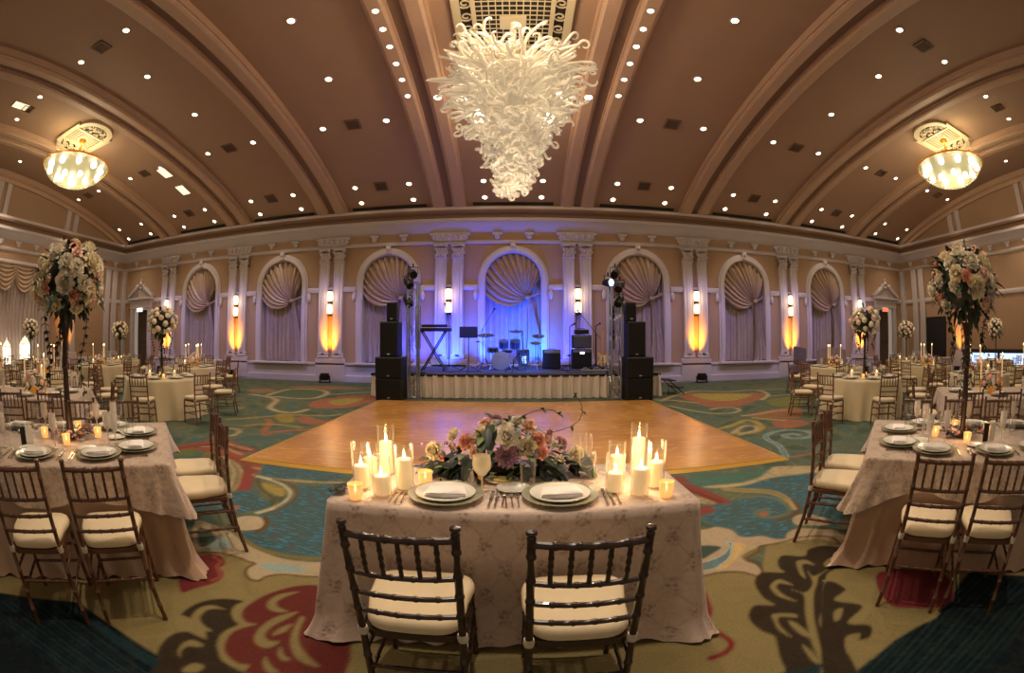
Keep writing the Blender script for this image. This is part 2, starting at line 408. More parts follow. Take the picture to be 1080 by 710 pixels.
('p','#84764e',0,[(-1.134,1.522),(-1.123,1.46),(-1.077,1.422),(-1.045,1.448),(-1.09,1.468)]),
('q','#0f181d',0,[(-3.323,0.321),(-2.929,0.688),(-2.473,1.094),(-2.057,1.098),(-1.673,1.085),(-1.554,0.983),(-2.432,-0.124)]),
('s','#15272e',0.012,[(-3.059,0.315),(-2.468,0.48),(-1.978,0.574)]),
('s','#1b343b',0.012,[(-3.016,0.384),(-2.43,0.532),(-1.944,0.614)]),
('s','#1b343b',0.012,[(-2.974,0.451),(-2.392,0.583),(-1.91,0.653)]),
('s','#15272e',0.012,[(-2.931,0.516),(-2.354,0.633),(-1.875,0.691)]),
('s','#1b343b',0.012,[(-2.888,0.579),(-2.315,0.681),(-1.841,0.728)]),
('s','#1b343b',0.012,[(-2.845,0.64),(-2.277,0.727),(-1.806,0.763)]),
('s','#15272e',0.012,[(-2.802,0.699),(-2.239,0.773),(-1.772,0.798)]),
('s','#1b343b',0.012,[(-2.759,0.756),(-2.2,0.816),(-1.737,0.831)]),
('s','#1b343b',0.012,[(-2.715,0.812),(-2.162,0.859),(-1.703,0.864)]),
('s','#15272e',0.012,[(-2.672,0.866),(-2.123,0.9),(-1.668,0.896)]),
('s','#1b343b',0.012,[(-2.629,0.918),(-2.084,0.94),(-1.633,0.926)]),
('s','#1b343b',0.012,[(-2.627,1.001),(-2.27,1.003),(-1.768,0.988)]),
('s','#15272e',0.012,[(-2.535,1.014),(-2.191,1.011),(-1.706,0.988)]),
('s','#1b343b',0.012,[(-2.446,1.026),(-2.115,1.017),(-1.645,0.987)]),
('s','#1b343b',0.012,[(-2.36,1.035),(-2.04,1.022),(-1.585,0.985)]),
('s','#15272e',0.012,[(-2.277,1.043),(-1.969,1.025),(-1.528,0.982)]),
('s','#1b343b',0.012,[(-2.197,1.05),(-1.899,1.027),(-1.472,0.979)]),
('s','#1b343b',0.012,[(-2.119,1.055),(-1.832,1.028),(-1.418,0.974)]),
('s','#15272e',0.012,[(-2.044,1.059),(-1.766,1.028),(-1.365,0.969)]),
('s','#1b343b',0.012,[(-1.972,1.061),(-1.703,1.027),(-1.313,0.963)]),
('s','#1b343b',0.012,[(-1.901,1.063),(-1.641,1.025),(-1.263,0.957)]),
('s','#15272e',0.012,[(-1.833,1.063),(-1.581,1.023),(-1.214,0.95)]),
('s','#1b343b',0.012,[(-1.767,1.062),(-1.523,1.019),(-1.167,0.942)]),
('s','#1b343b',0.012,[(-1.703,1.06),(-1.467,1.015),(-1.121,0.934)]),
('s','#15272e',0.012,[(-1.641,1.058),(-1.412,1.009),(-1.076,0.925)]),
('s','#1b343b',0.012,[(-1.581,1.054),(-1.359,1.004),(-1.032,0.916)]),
('p','#84764e',0,[(-2.052,1.129),(-1.694,1.11),(-1.444,1.068),(-1.587,1.447),(-1.901,1.464),(-2.076,1.268),(-2.098,1.139)]),
('p','#33291e',0,[(-1.683,1.363),(-1.731,1.29),(-1.731,1.188),(-1.699,1.104),(-1.639,1.04),(-1.613,0.931),(-1.342,1.138),(-1.449,1.347),(-1.616,1.373)]),
('p','#84764e',0,[(-1.526,1.325),(-1.596,1.326),(-1.629,1.272),(-1.614,1.194),(-1.57,1.155),(-1.596,1.208),(-1.586,1.26),(-1.529,1.294)]),
('p','#84764e',0,[(-1.422,1.176),(-1.473,1.164),(-1.498,1.113),(-1.491,1.066),(-1.43,1.1),(-1.412,1.143)]),
('p','#94604a',0,[(4.578,11.626),(5.204,12.112),(6.074,11.915),(6.737,11.491),(7.184,11.184),(6.504,10.281),(5.523,9.393),(4.896,9.233),(4.466,9.401),(4.488,10.426)]),
('p','#9a8a4a',0,[(5.094,11.854),(6.123,11.586),(6.711,11.065),(5.577,10.171),(5.012,10.569)]),
('s','#a89674',0.14,[(3.791,10.804),(4.58,11.821),(5.561,12.57),(6.394,12.104),(7.412,12.031),(7.208,10.948),(6.368,9.979)]),
('s','#a89674',0.1,[(3.648,9.81),(3.849,9.104),(4.138,8.532),(4.529,8.376),(4.908,8.622),(4.978,9.061),(4.638,9.147),(4.359,8.997)]),
('s','#a89674',0.12,[(3.64,11.009),(4.07,10.722),(4.487,10.114)]),
('s','#98864a',0.14,[(3.524,6.902),(3.943,7.136),(4.417,7.475),(4.504,7.244),(4.323,6.713),(3.969,6.411),(3.698,6.388),(3.692,6.608)]),
('s','#a89674',0.09,[(3.559,6.448),(4.035,6.929),(4.266,6.908),(4.128,6.565),(3.807,6.412),(3.611,6.287)]),
('p','#8c6446',0,[(4.679,7.931),(5.295,8.269),(5.958,8.454),(6.37,8.224),(5.672,7.245),(5.288,7.244),(4.919,7.541)]),
('p','#94604a',0,[(4.793,7.103),(5.176,7.201),(5.446,6.947),(5.378,6.59),(4.917,6.402),(4.621,6.563)]),
('s','#a89674',0.1,[(4.617,7.959),(5.058,8.024),(5.597,8.192),(5.956,8.183)]),
('s','#a89674',0.1,[(4.706,7.643),(4.938,7.325),(5.124,7.127)]),
('p','#6f7040',0,[(6.526,9.9),(7.212,10.106),(7.771,9.991),(6.719,8.617),(6.172,8.624),(6.074,9.127)]),
('s','#a89674',0.1,[(7.412,12.031),(8.331,11.978),(8.666,11.246)]),
('s','#a89674',0.08,[(6.857,10.495),(7.53,10.557),(8.16,10.417)]),
('s','#8fa6a4',0.085,[(3.541,4.783),(3.816,5.375),(3.857,5.716),(3.955,5.993),(4.215,6.218),(4.612,6.288),(4.847,6.06),(4.803,5.744),(4.499,5.607),(4.283,5.728),(4.307,5.953),(4.531,5.977),(4.552,5.862)]),
('s','#94604a',0.05,[(3.587,4.711),(3.805,4.735),(4.036,4.723)]),
('p','#47665a',0,[(1.905,4.445),(2.369,4.424),(2.916,4.426),(3.144,4.444),(2.729,4.118),(2.37,4.067),(1.975,4.103),(1.86,4.225)]),
('p','#3a656d',0,[(2.769,4.024),(3.093,4.048),(3.383,3.881),(3.537,3.579),(2.713,2.636),(2.506,2.676),(2.308,2.794),(2.039,2.614),(1.996,2.656),(1.915,2.753),(1.767,2.822),(1.764,2.977),(1.655,3.101),(1.603,3.287),(1.736,3.514),(2.075,3.587),(2.514,3.616),(2.654,3.483)]),
('p','#3a656d',0,[(2.33,3.951),(2.787,4.052),(3.183,4.022),(3.416,3.886),(2.708,3.05),(2.583,3.124),(2.674,3.412),(2.589,3.736)]),
('p','#a89674',0,[(3.873,4.067),(3.635,4.198),(3.165,4.433),(2.965,4.335),(2.707,4.143),(2.412,4.062),(1.97,4.092),(2.13,3.983),(2.456,3.975),(2.798,4.069),(3.093,4.048),(3.451,3.967),(3.667,3.83)]),
('s','#5f4527',0.06,[(2.12,3.962),(2.349,3.785),(2.537,3.654),(2.61,3.417),(2.568,3.132),(2.399,2.998),(2.216,2.978)]),
('s','#98864a',0.05,[(2.135,3.907),(2.341,3.771),(2.511,3.648),(2.576,3.435),(2.507,3.139)]),
('s','#a89674',0.022,[(2.125,3.972),(2.377,3.835),(2.576,3.678),(2.624,3.439),(2.507,3.114)]),
('s','#75683f',0.03,[(2.063,3.845),(2.206,3.642),(2.404,3.58),(2.499,3.418),(2.482,3.18),(2.371,3.062),(2.205,3.053),(2.122,3.107),(2.109,3.217),(2.211,3.257),(2.261,3.168)]),
('p','#94604a',0,[(2.129,3.184),(2.196,3.214),(2.22,3.14),(2.142,3.107)]),
('p','#7c3d36',0,[(1.702,4.472),(1.847,4.519),(1.895,4.312),(1.797,4.277),(1.891,4.151),(2.038,3.592),(1.874,3.573),(1.777,3.875),(1.663,4.192)]),
('s','#33291e',0.012,[(1.694,4.276),(1.814,3.965),(1.943,3.598)]),
('p','#a89674',0,[(1.608,4.147),(1.749,3.901),(1.864,3.592),(1.677,3.725)]),
('s','#75683f',0.03,[(1.606,4.089),(1.709,3.804),(1.821,3.623)]),
('p','#7c3d36',0,[(1.617,3.531),(1.822,3.542),(1.774,3.476),(1.796,3.406),(1.647,3.351),(1.574,3.341)]),
('p','#a69378',0,[(1.171,3.071),(1.519,3.053),(1.64,3.067),(1.73,2.96),(1.748,2.8),(1.912,2.747),(1.99,2.648),(2.164,2.585),(2.338,2.563),(2.5,2.46),(2.525,2.317),(2.391,2.327),(2.296,2.507),(2.122,2.524),(2.017,2.552),(1.913,2.577),(1.801,2.59),(1.749,2.52),(1.599,2.441),(1.636,2.343),(1.618,2.227),(1.557,2.161),(1.488,2.28),(1.352,2.338),(1.12,2.34),(0.954,2.391)]),
('p','#a69378',0,[(2.122,2.687),(2.265,2.731),(2.404,2.65),(2.546,2.516),(2.481,2.388),(2.276,2.479),(2.074,2.558)]),
('p','#a69378',0,[(2.363,2.946),(2.506,2.986),(2.6,2.881),(2.652,2.725),(2.548,2.65),(2.393,2.745),(2.305,2.818)]),
('p','#8fa6a4',0,[(1.191,2.528),(1.297,2.525),(1.442,2.568),(1.57,2.676),(1.596,2.785),(1.638,2.664),(1.534,2.516),(1.358,2.412),(1.212,2.412)]),
('p','#bfa06a',0,[(1.641,2.732),(1.717,2.664),(1.583,2.525),(1.416,2.389),(1.336,2.393),(1.509,2.526)]),
('p','#3b4a44',0,[(1.357,2.774),(1.513,2.706),(1.411,2.627),(1.29,2.574)]),
('p','#75683f',0,[(1.602,2.446),(1.588,2.492),(1.672,2.55),(1.79,2.578),(1.764,2.523)]),
('s','#5f4527',0.022,[(1.12,2.34),(1.225,2.334),(1.352,2.338),(1.488,2.28),(1.561,2.181),(1.624,2.238),(1.636,2.343),(1.599,2.441),(1.749,2.52),(1.801,2.59),(1.913,2.577),(2.044,2.567),(2.16,2.579),(2.313,2.529),(2.429,2.423),(2.406,2.298)]),
('p','#33291e',0,[(2.52,2.125),(2.39,2.225),(2.277,2.341),(2.123,2.357),(2.023,2.281),(1.889,2.373),(1.799,2.312),(1.755,2.213),(1.751,2.147),(1.616,2.217),(1.516,2.15),(1.472,2.036),(1.462,1.913),(1.482,1.82),(1.372,1.871),(1.297,1.811),(1.27,1.733),(1.282,1.623),(1.324,1.541),(1.299,1.457),(1.264,1.365),(1.24,1.258),(1.218,1.187),(1.584,0.925),(1.699,1.111),(1.817,1.238),(1.831,1.371),(1.942,1.518),(1.861,1.635),(1.943,1.677),(2.016,1.742),(1.994,1.835),(2.165,1.862),(2.35,1.937)]),
('p','#84764e',0,[(2.088,2.022),(1.95,1.975),(1.876,1.9),(1.774,1.795),(1.641,1.599),(1.57,1.462),(1.511,1.332),(1.47,1.202),(1.401,1.067),(1.366,1.092),(1.432,1.228),(1.484,1.39),(1.595,1.628),(1.712,1.828),(1.674,1.93),(1.735,1.846),(1.85,1.917),(1.915,2.075),(1.913,1.992)]),
('p','#84764e',0,[(1.935,2.244),(2.001,2.223),(2.011,2.125),(1.967,2.175),(1.918,2.154),(1.845,2.003),(1.841,2.066),(1.893,2.194)]),
('p','#84764e',0,[(1.579,2.041),(1.673,2.082),(1.716,1.967),(1.649,2.032),(1.599,1.998),(1.596,1.899),(1.63,1.785),(1.56,1.888),(1.555,1.978)]),
('p','#84764e',0,[(1.423,1.737),(1.537,1.681),(1.536,1.635),(1.448,1.69),(1.404,1.626),(1.406,1.485),(1.376,1.574),(1.394,1.675)]),
('p','#84764e',0,[(1.474,1.631),(1.507,1.567),(1.514,1.409),(1.47,1.467),(1.46,1.562)]),
('p','#84764e',0,[(1.637,1.531),(1.726,1.605),(1.828,1.592),(1.864,1.509),(1.823,1.471),(1.739,1.446),(1.818,1.517),(1.763,1.568),(1.687,1.541),(1.611,1.462)]),
('p','#84764e',0,[(2.094,2.107),(2.206,2.148),(2.276,2.083),(2.165,2.096),(2.074,2.051)]),
('p','#84764e',0,[(1.931,1.91),(2.025,1.87),(2.05,1.784),(1.965,1.837)]),
('p','#84764e',0,[(1.787,1.712),(1.906,1.759),(1.87,1.823),(1.951,1.749),(1.894,1.711)]),
('p','#84764e',0,[(1.587,1.321),(1.685,1.339),(1.772,1.297),(1.701,1.283),(1.604,1.267),(1.512,1.212)]),
('p','#84764e',0,[(1.422,1.389),(1.441,1.299),(1.425,1.195),(1.398,1.25)]),
('p','#84764e',0,[(2.061,1.715),(2.15,1.711),(2.066,1.593),(1.997,1.616)]),
('p','#73302c',0,[(1.146,2.134),(1.132,2.028),(1.11,1.924),(1.051,1.842),(0.983,1.843),(1.02,1.905),(1.035,2.007),(1.086,2.052)]),
('s','#742a2a',0.035,[(0.92,1.823),(1.01,1.767),(1.057,1.691),(1.082,1.587),(1.021,1.524),(0.932,1.509)]),
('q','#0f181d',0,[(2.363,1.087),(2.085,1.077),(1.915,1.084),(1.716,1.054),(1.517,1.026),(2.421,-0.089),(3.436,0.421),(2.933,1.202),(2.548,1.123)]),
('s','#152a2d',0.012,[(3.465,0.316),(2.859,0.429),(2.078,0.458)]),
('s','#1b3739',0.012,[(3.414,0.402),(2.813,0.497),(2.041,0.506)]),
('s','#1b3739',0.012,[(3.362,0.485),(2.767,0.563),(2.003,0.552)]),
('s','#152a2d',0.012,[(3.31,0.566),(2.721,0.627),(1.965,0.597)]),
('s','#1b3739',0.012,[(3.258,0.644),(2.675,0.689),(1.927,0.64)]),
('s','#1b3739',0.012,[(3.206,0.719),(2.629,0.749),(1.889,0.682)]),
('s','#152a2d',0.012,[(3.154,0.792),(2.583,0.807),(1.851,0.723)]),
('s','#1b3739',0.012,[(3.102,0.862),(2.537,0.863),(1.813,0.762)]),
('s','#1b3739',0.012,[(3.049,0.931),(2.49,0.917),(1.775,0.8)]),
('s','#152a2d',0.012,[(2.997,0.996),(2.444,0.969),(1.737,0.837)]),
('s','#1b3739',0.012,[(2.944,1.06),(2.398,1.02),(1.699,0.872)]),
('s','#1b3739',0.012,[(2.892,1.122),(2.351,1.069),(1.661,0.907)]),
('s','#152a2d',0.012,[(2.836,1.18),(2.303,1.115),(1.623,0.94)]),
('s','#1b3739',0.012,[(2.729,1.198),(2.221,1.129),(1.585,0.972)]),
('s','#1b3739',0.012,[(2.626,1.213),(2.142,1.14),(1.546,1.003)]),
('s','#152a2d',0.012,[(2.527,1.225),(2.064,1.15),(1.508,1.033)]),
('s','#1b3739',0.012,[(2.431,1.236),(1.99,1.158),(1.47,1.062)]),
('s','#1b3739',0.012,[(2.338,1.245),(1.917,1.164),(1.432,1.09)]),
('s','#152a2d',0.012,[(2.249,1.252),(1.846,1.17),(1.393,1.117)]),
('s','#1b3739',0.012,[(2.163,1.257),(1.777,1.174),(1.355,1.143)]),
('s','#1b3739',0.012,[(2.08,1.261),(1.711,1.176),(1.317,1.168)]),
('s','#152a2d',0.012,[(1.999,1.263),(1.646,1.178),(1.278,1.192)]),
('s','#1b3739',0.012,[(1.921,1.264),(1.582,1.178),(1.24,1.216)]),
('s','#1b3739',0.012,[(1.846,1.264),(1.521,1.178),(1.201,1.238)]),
('p','#84764e',0,[(2.014,1.965),(2.346,1.725),(2.372,1.095),(2.088,1.08),(1.917,1.087),(1.714,1.06),(1.519,1.03),(1.42,1.125)]),
('p','#6e2a2e',0,[(2.365,1.745),(2.745,1.403),(2.608,1.13),(2.428,1.084),(2.243,1.23),(2.133,1.416)]),
('p','#33291e',0,[(1.899,1.856),(2.004,1.726),(1.853,1.662),(1.971,1.496),(1.774,1.413),(1.873,1.301),(1.792,1.212),(1.634,1.246),(1.537,1.001),(1.388,1.112)]),
('p','#84764e',0,[(1.776,1.559),(1.841,1.552),(1.758,1.473),(1.717,1.478)]),
('p','#84764e',0,[(1.675,1.302),(1.772,1.274),(1.65,1.191),(1.604,1.185)])]
def axis(lo, hi, dense_lo, dense_hi, fine, coarse):
    a = [lo]
    while a[-1] < hi:
        x = a[-1]
        if x < dense_lo: st = min(coarse, max(fine, (dense_lo - x) * .12 + fine))
        elif x > dense_hi: st = min(coarse, fine + (x - dense_hi) * .02)
        else: st = fine
        a.append(x + st)
    a[-1] = hi
    return np.array(a)
def seg_dist(x, y, a, b):
    dx, dy = b[0] - a[0], b[1] - a[1]
    t = np.clip(((x - a[0]) * dx + (y - a[1]) * dy) / (dx * dx + dy * dy + 1e-12), 0, 1)
    return np.hypot(x - a[0] - t * dx, y - a[1] - t * dy)
def make_floor():
    xr = axis(0, HWID + .3, -1, 3.3, .016, .085)
    xs = np.concatenate([-xr[:0:-1], xr])
    ys = axis(YB, D + .3, .55, 3.2, .016, .055)
    X, Y = np.meshgrid(xs, ys)
    P = np.stack([X.ravel(), Y.ravel()], 1)
    n = len(P)
    base = np.empty((n, 3))
    # ground: green-teal with slow drifts of olive and blue, as the weave of the photo
    w = np.sin(P[:, 0] * 1.1 + 1.7 * np.sin(P[:, 1] * .6)) + np.sin(P[:, 1] * 1.7 + 1.3 * np.sin(P[:, 0] * .8 + 1))
    w = (w + 2) / 4
    g1, g2 = np.array(srgb('#5b614c')[:3]), np.array(srgb('#4b5f57')[:3])
    base[:] = g1 + (g2 - g1) * w[:, None]
    # small scrolling figure woven through the ground
    px, py = P[:, 0], P[:, 1]
    f = np.sin(4.2 * px + 2.6 * np.sin(1.9 * py + .8 * px)) * np.sin(3.6 * py + 2.4 * np.sin(1.6 * px - .5 * py)) + .35 * np.sin(9 * px + 3 * np.sin(4 * py))
    for lo_, hi_, hx, am in ((-.12, .12, '#7a7454', .55), (.62, 2, '#3d4d44', .7), (-2, -.72, '#41606a', .5), (.3, .4, '#8a6a4e', .45)):
        m_ = np.clip((f - lo_) / .08, 0, 1) * np.clip((hi_ - f) / .08, 0, 1) * am
        base[:] = base * (1 - m_[:, None]) + np.array(srgb(hx)[:3]) * m_[:, None]
    for kind, col, width, pts in CARPET:
        c = np.array(srgb(col)[:3])
        q = np.array(pts, float)
        if kind in ('p', 'q'):
            poly = cat_rom(q, True, 5) if kind == 'p' else q
            lo, hi = poly.min(0), poly.max(0)
            cell = .022 if hi[1] < 3.6 else .06
            idx = np.nonzero((P[:, 0] >= lo[0] - cell) & (P[:, 0] <= hi[0] + cell) & (P[:, 1] >= lo[1] - cell) & (P[:, 1] <= hi[1] + cell))[0]
            if not len(idx): continue
            x, y = P[idx, 0], P[idx, 1]; dm = np.full(len(idx), 9.)
            ins = np.zeros(len(idx), bool)
            a = poly[-1]
            for b in poly:
                cond = (a[1] > y) != (b[1] > y)
                if cond.any():
                    xi = (b[0] - a[0]) * (y - a[1]) / (b[1] - a[1] + 1e-12) + a[0]
                    ins ^= cond & (x < xi)
                dm = np.minimum(dm, seg_dist(x, y, a, b))
                a = b
            al = np.clip(.5 + np.where(ins, dm, -dm) / cell, 0, 1)[:, None]
            base[idx] = base[idx] * (1 - al) + c * al
        else:
            ln = cat_rom(q, False, 6)
            lo, hi = ln.min(0) - width, ln.max(0) + width
            cell = .02 if hi[1] < 3.6 else .055
            idx = np.nonzero((P[:, 0] >= lo[0]) & (P[:, 0] <= hi[0]) & (P[:, 1] >= lo[1]) & (P[:, 1] <= hi[1]))[0]
            if not len(idx): continue
            x, y = P[idx, 0], P[idx, 1]; dm = np.full(len(idx), 9.)
            for a, b in zip(ln[:-1], ln[1:]):
                dm = np.minimum(dm, seg_dist(x, y, a, b))
            al = np.clip(.5 + (width / 2 - dm) / cell, 0, 1)[:, None]
            base[idx] = base[idx] * (1 - al) + c * al
    ny, nx = X.shape
    V = np.zeros((n, 3)); V[:, :2] = P
    i = (np.arange(ny - 1)[:, None] * nx + np.arange(nx - 1)[None]).ravel()
    Fq = np.stack([i, i + 1, i + nx + 1, i + nx], 1)
    me = bpy.data.meshes.new('floor')
    me.vertices.add(n); me.vertices.foreach_set('co', V.ravel())
    me.loops.add(len(Fq) * 4); me.loops.foreach_set('vertex_index', Fq.ravel().astype(np.int32))
    me.polygons.add(len(Fq)); me.polygons.foreach_set('loop_start', (np.arange(len(Fq)) * 4).astype(np.int32))
    me.polygons.foreach_set('loop_total', np.full(len(Fq), 4, np.int32))
    me.update(); me.validate()
    at = me.color_attributes.new('weave', 'FLOAT_COLOR', 'POINT')
    at.data.foreach_set('color', np.concatenate([base, np.ones((n, 1))], 1).ravel().astype(np.float32))
    m, nt, b = newmat('carpet')
    N, L = nt.nodes, nt.links
    va = N.new('ShaderNodeAttribute'); va.attribute_name = 'weave'
    tc = N.new('ShaderNodeTexCoord')
    mp = N.new('ShaderNodeMapping'); mp.inputs['Scale'].default_value = (9, 34, 1)
    L.new(tc.outputs['Object'], mp.inputs['Vector'])
    n1 = N.new('ShaderNodeTexNoise'); n1.inputs['Scale'].default_value = 1; n1.inputs['Detail'].default_value = 3
    L.new(mp.outputs[0], n1.inputs['Vector'])
    n2 = N.new('ShaderNodeTexNoise'); n2.inputs['Scale'].default_value = 70; n2.inputs['Detail'].default_value = 2
    L.new(tc.outputs['Object'], n2.inputs['Vector'])
    # water-like flecks where the carpet is teal: mix towards ochre and pale blue by stretched noise
    sep = N.new('ShaderNodeSeparateColor'); L.new(va.outputs['Color'], sep.inputs[0])
    sub = N.new('ShaderNodeMath'); sub.operation = 'SUBTRACT'; L.new(sep.outputs[2], sub.inputs[0]); L.new(sep.outputs[0], sub.inputs[1])
    mr = N.new('ShaderNodeMapRange'); mr.inputs[1].default_value = .05; mr.inputs[2].default_value = .1
    L.new(sub.outputs[0], mr.inputs[0])
    rp = N.new('ShaderNodeValToRGB'); e = rp.color_ramp.elements
    e[0].position = .36; e[0].color = srgb('#5f5038'); e[1].position = .68; e[1].color = srgb('#557e92')
    k = e.new(.5); k.color = srgb('#35525a')
    L.new(n1.outputs['Fac'], rp.inputs[0])
    f1 = N.new('ShaderNodeMath'); f1.operation = 'MULTIPLY'; f1.inputs[1].default_value = .75; L.new(mr.outputs[0], f1.inputs[0])
    mx = N.new('ShaderNodeMix'); mx.data_type = 'RGBA'
    L.new(f1.outputs[0], mx.inputs[0]); L.new(va.outputs['Color'], mx.inputs[6]); L.new(rp.outputs[0], mx.inputs[7])
    mr2 = N.new('ShaderNodeMapRange'); mr2.inputs[3].default_value = .72; mr2.inputs[4].default_value = 1.28
    L.new(n2.outputs['Fac'], mr2.inputs[0])
    mu = N.new('ShaderNodeVectorMath'); mu.operation = 'SCALE'
    n4 = N.new('ShaderNodeTexNoise'); n4.inputs['Scale'].default_value = 5; n4.inputs['Detail'].default_value = 7; n4.inputs['Roughness'].default_value = .7; n4.inputs['Distortion'].default_value = 1.6
    L.new(tc.outputs['Object'], n4.inputs['Vector'])
    r4 = N.new('ShaderNodeMapRange'); r4.inputs[1].default_value = .45; r4.inputs[2].default_value = .62; r4.inputs[4].default_value = .42
    L.new(n4.outputs['Fac'], r4.inputs[0])
    sy = N.new('ShaderNodeSeparateXYZ'); L.new(tc.outputs['Object'], sy.inputs[0])
    ry = N.new('ShaderNodeMapRange'); ry.inputs[1].default_value = 2.2; ry.inputs[2].default_value = 4.5; ry.inputs[3].default_value = .25; ry.inputs[4].default_value = 1
    L.new(sy.outputs[1], ry.inputs[0])
    f4 = N.new('ShaderNodeMath'); f4.operation = 'MULTIPLY'; L.new(r4.outputs[0], f4.inputs[0]); L.new(ry.outputs[0], f4.inputs[1])
    m4 = N.new('ShaderNodeMix'); m4.data_type = 'RGBA'; m4.inputs[7].default_value = srgb('#4b4f3c')
    L.new(f4.outputs[0], m4.inputs[0]); L.new(mx.outputs[2], m4.inputs[6])
    L.new(m4.outputs[2], mu.inputs[0]); L.new(mr2.outputs[0], mu.inputs['Scale']); L.new(mu.outputs[0], b.inputs['Base Color'])
    b.inputs['Roughness'].default_value = .95; b.inputs['Specular IOR Level'].default_value = .1
    bp = N.new('ShaderNodeBump'); bp.inputs['Strength'].default_value = .35; bp.inputs['Distance'].default_value = .006
    L.new(n2.outputs['Fac'], bp.inputs['Height']); L.new(bp.outputs[0], b.inputs['Normal'])
    me.materials.append(m)
    o = bpy.data.objects.new('floor', me); COL.objects.link(o)
    return struct(o)
make_floor()

# ---- dance floor: laid parquet squares with a yellow-gold edge ramp
DF = (-3.45, 3.5, 4.62, 10.95)
def make_dance():
    m, nt, b = newmat('parquet')
    N, L = nt.nodes, nt.links
    tc = N.new('ShaderNodeTexCoord')
    mp = N.new('ShaderNodeMapping'); mp.inputs['Scale'].default_value = (1.1, 1.1, 1)
    L.new(tc.outputs['Object'], mp.inputs['Vector'])
    br = N.new('ShaderNodeTexBrick'); br.offset = .5
    br.inputs['Scale'].default_value = 2.2; br.inputs['Brick Width'].default_value = .9; br.inputs['Row Height'].default_value = .16
    br.inputs['Mortar Size'].default_value = .004; br.inputs['Mortar Smooth'].default_value = .6
    br.inputs['Color1'].default_value = srgb('#c08a48'); br.inputs['Color2'].default_value = srgb('#c99350'); br.inputs['Mortar'].default_value = srgb('#8a5f30')
    L.new(mp.outputs[0], br.inputs['Vector'])
    ch = N.new('ShaderNodeTexChecker'); ch.inputs['Scale'].default_value = 1.0
    ch.inputs[1].default_value = (1, 1, 1, 1); ch.inputs[2].default_value = (.86, .83, .8, 1)
    L.new(mp.outputs[0], ch.inputs['Vector'])
    nz = N.new('ShaderNodeTexNoise'); nz.inputs['Scale'].default_value = 3; nz.inputs['Detail'].default_value = 6
    mp2 = N.new('ShaderNodeMapping'); mp2.inputs['Scale'].default_value = (1, 9, 1)
    L.new(tc.outputs['Object'], mp2.inputs['Vector']); L.new(mp2.outputs[0], nz.inputs['Vector'])
    mr = N.new('ShaderNodeMapRange'); mr.inputs[3].default_value = .65; mr.inputs[4].default_value = 1.3
    L.new(nz.outputs['Fac'], mr.inputs[0])
    m1 = N.new('ShaderNodeMix'); m1.data_type = 'RGBA'; m1.blend_type = 'MULTIPLY'; m1.inputs[0].default_value = 1
    L.new(br.outputs[0], m1.inputs[6]); L.new(ch.outputs[0], m1.inputs[7])
    sc = N.new('ShaderNodeVectorMath'); sc.operation = 'SCALE'; L.new(m1.outputs[2], sc.inputs[0]); L.new(mr.outputs[0], sc.inputs['Scale'])
    L.new(sc.outputs[0], b.inputs['Base Color'])
    mr3 = N.new('ShaderNodeMapRange'); mr3.inputs[3].default_value = .16; mr3.inputs[4].default_value = .34
    L.new(nz.outputs['Fac'], mr3.inputs[0]); L.new(mr3.outputs[0], b.inputs['Roughness'])
    bp = N.new('ShaderNodeBump'); bp.inputs['Strength'].default_value = .2; bp.inputs['Distance'].default_value = .004
    L.new(nz.outputs['Fac'], bp.inputs['Height']); L.new(bp.outputs[0], b.inputs['Normal'])
    x0, x1, y0, y1 = DF
    t = thing('dance_floor', 'portable parquet dance floor laid on the carpet before the stage', 'dance floor', (0, 0, 0))
    MB().box(((x0 + x1) / 2, (y0 + y1) / 2, .0135), (x1 - x0 - .2, y1 - y0 - .2, .026)).build('parquet_panel', m, t)
    ed = pm('edge_ramp', '#c79a3f', .35, .3, var=.15, scale=3)
    e = MB(); w = .13
    for (a, b_, hgt) in (((x0, y0), (x1, y0), 1), ((x1, y0), (x1, y1), 1), ((x1, y1), (x0, y1), 1), ((x0, y1), (x0, y0), 1)):
        d = Vector((b_[0] - a[0], b_[1] - a[1], 0)).normalized(); nrm = Vector((-d.y, d.x, 0))
        A, B = Vector((a[0], a[1], 0)), Vector((b_[0], b_[1], 0))
        i0, i1 = A + nrm * w + d * w, B + nrm * w - d * w
        vs = [tuple(A + Vector((0, 0, .002))), tuple(B + Vector((0, 0, .002))), tuple(i1 + Vector((0, 0, .028))), tuple(i0 + Vector((0, 0, .028)))]
        e.add(vs, [(0, 1, 2, 3)])
    pe = e.build('edge_ramp', ed, t); pe['label'] = 'yellow-gold bevelled edge strip'
make_dance()

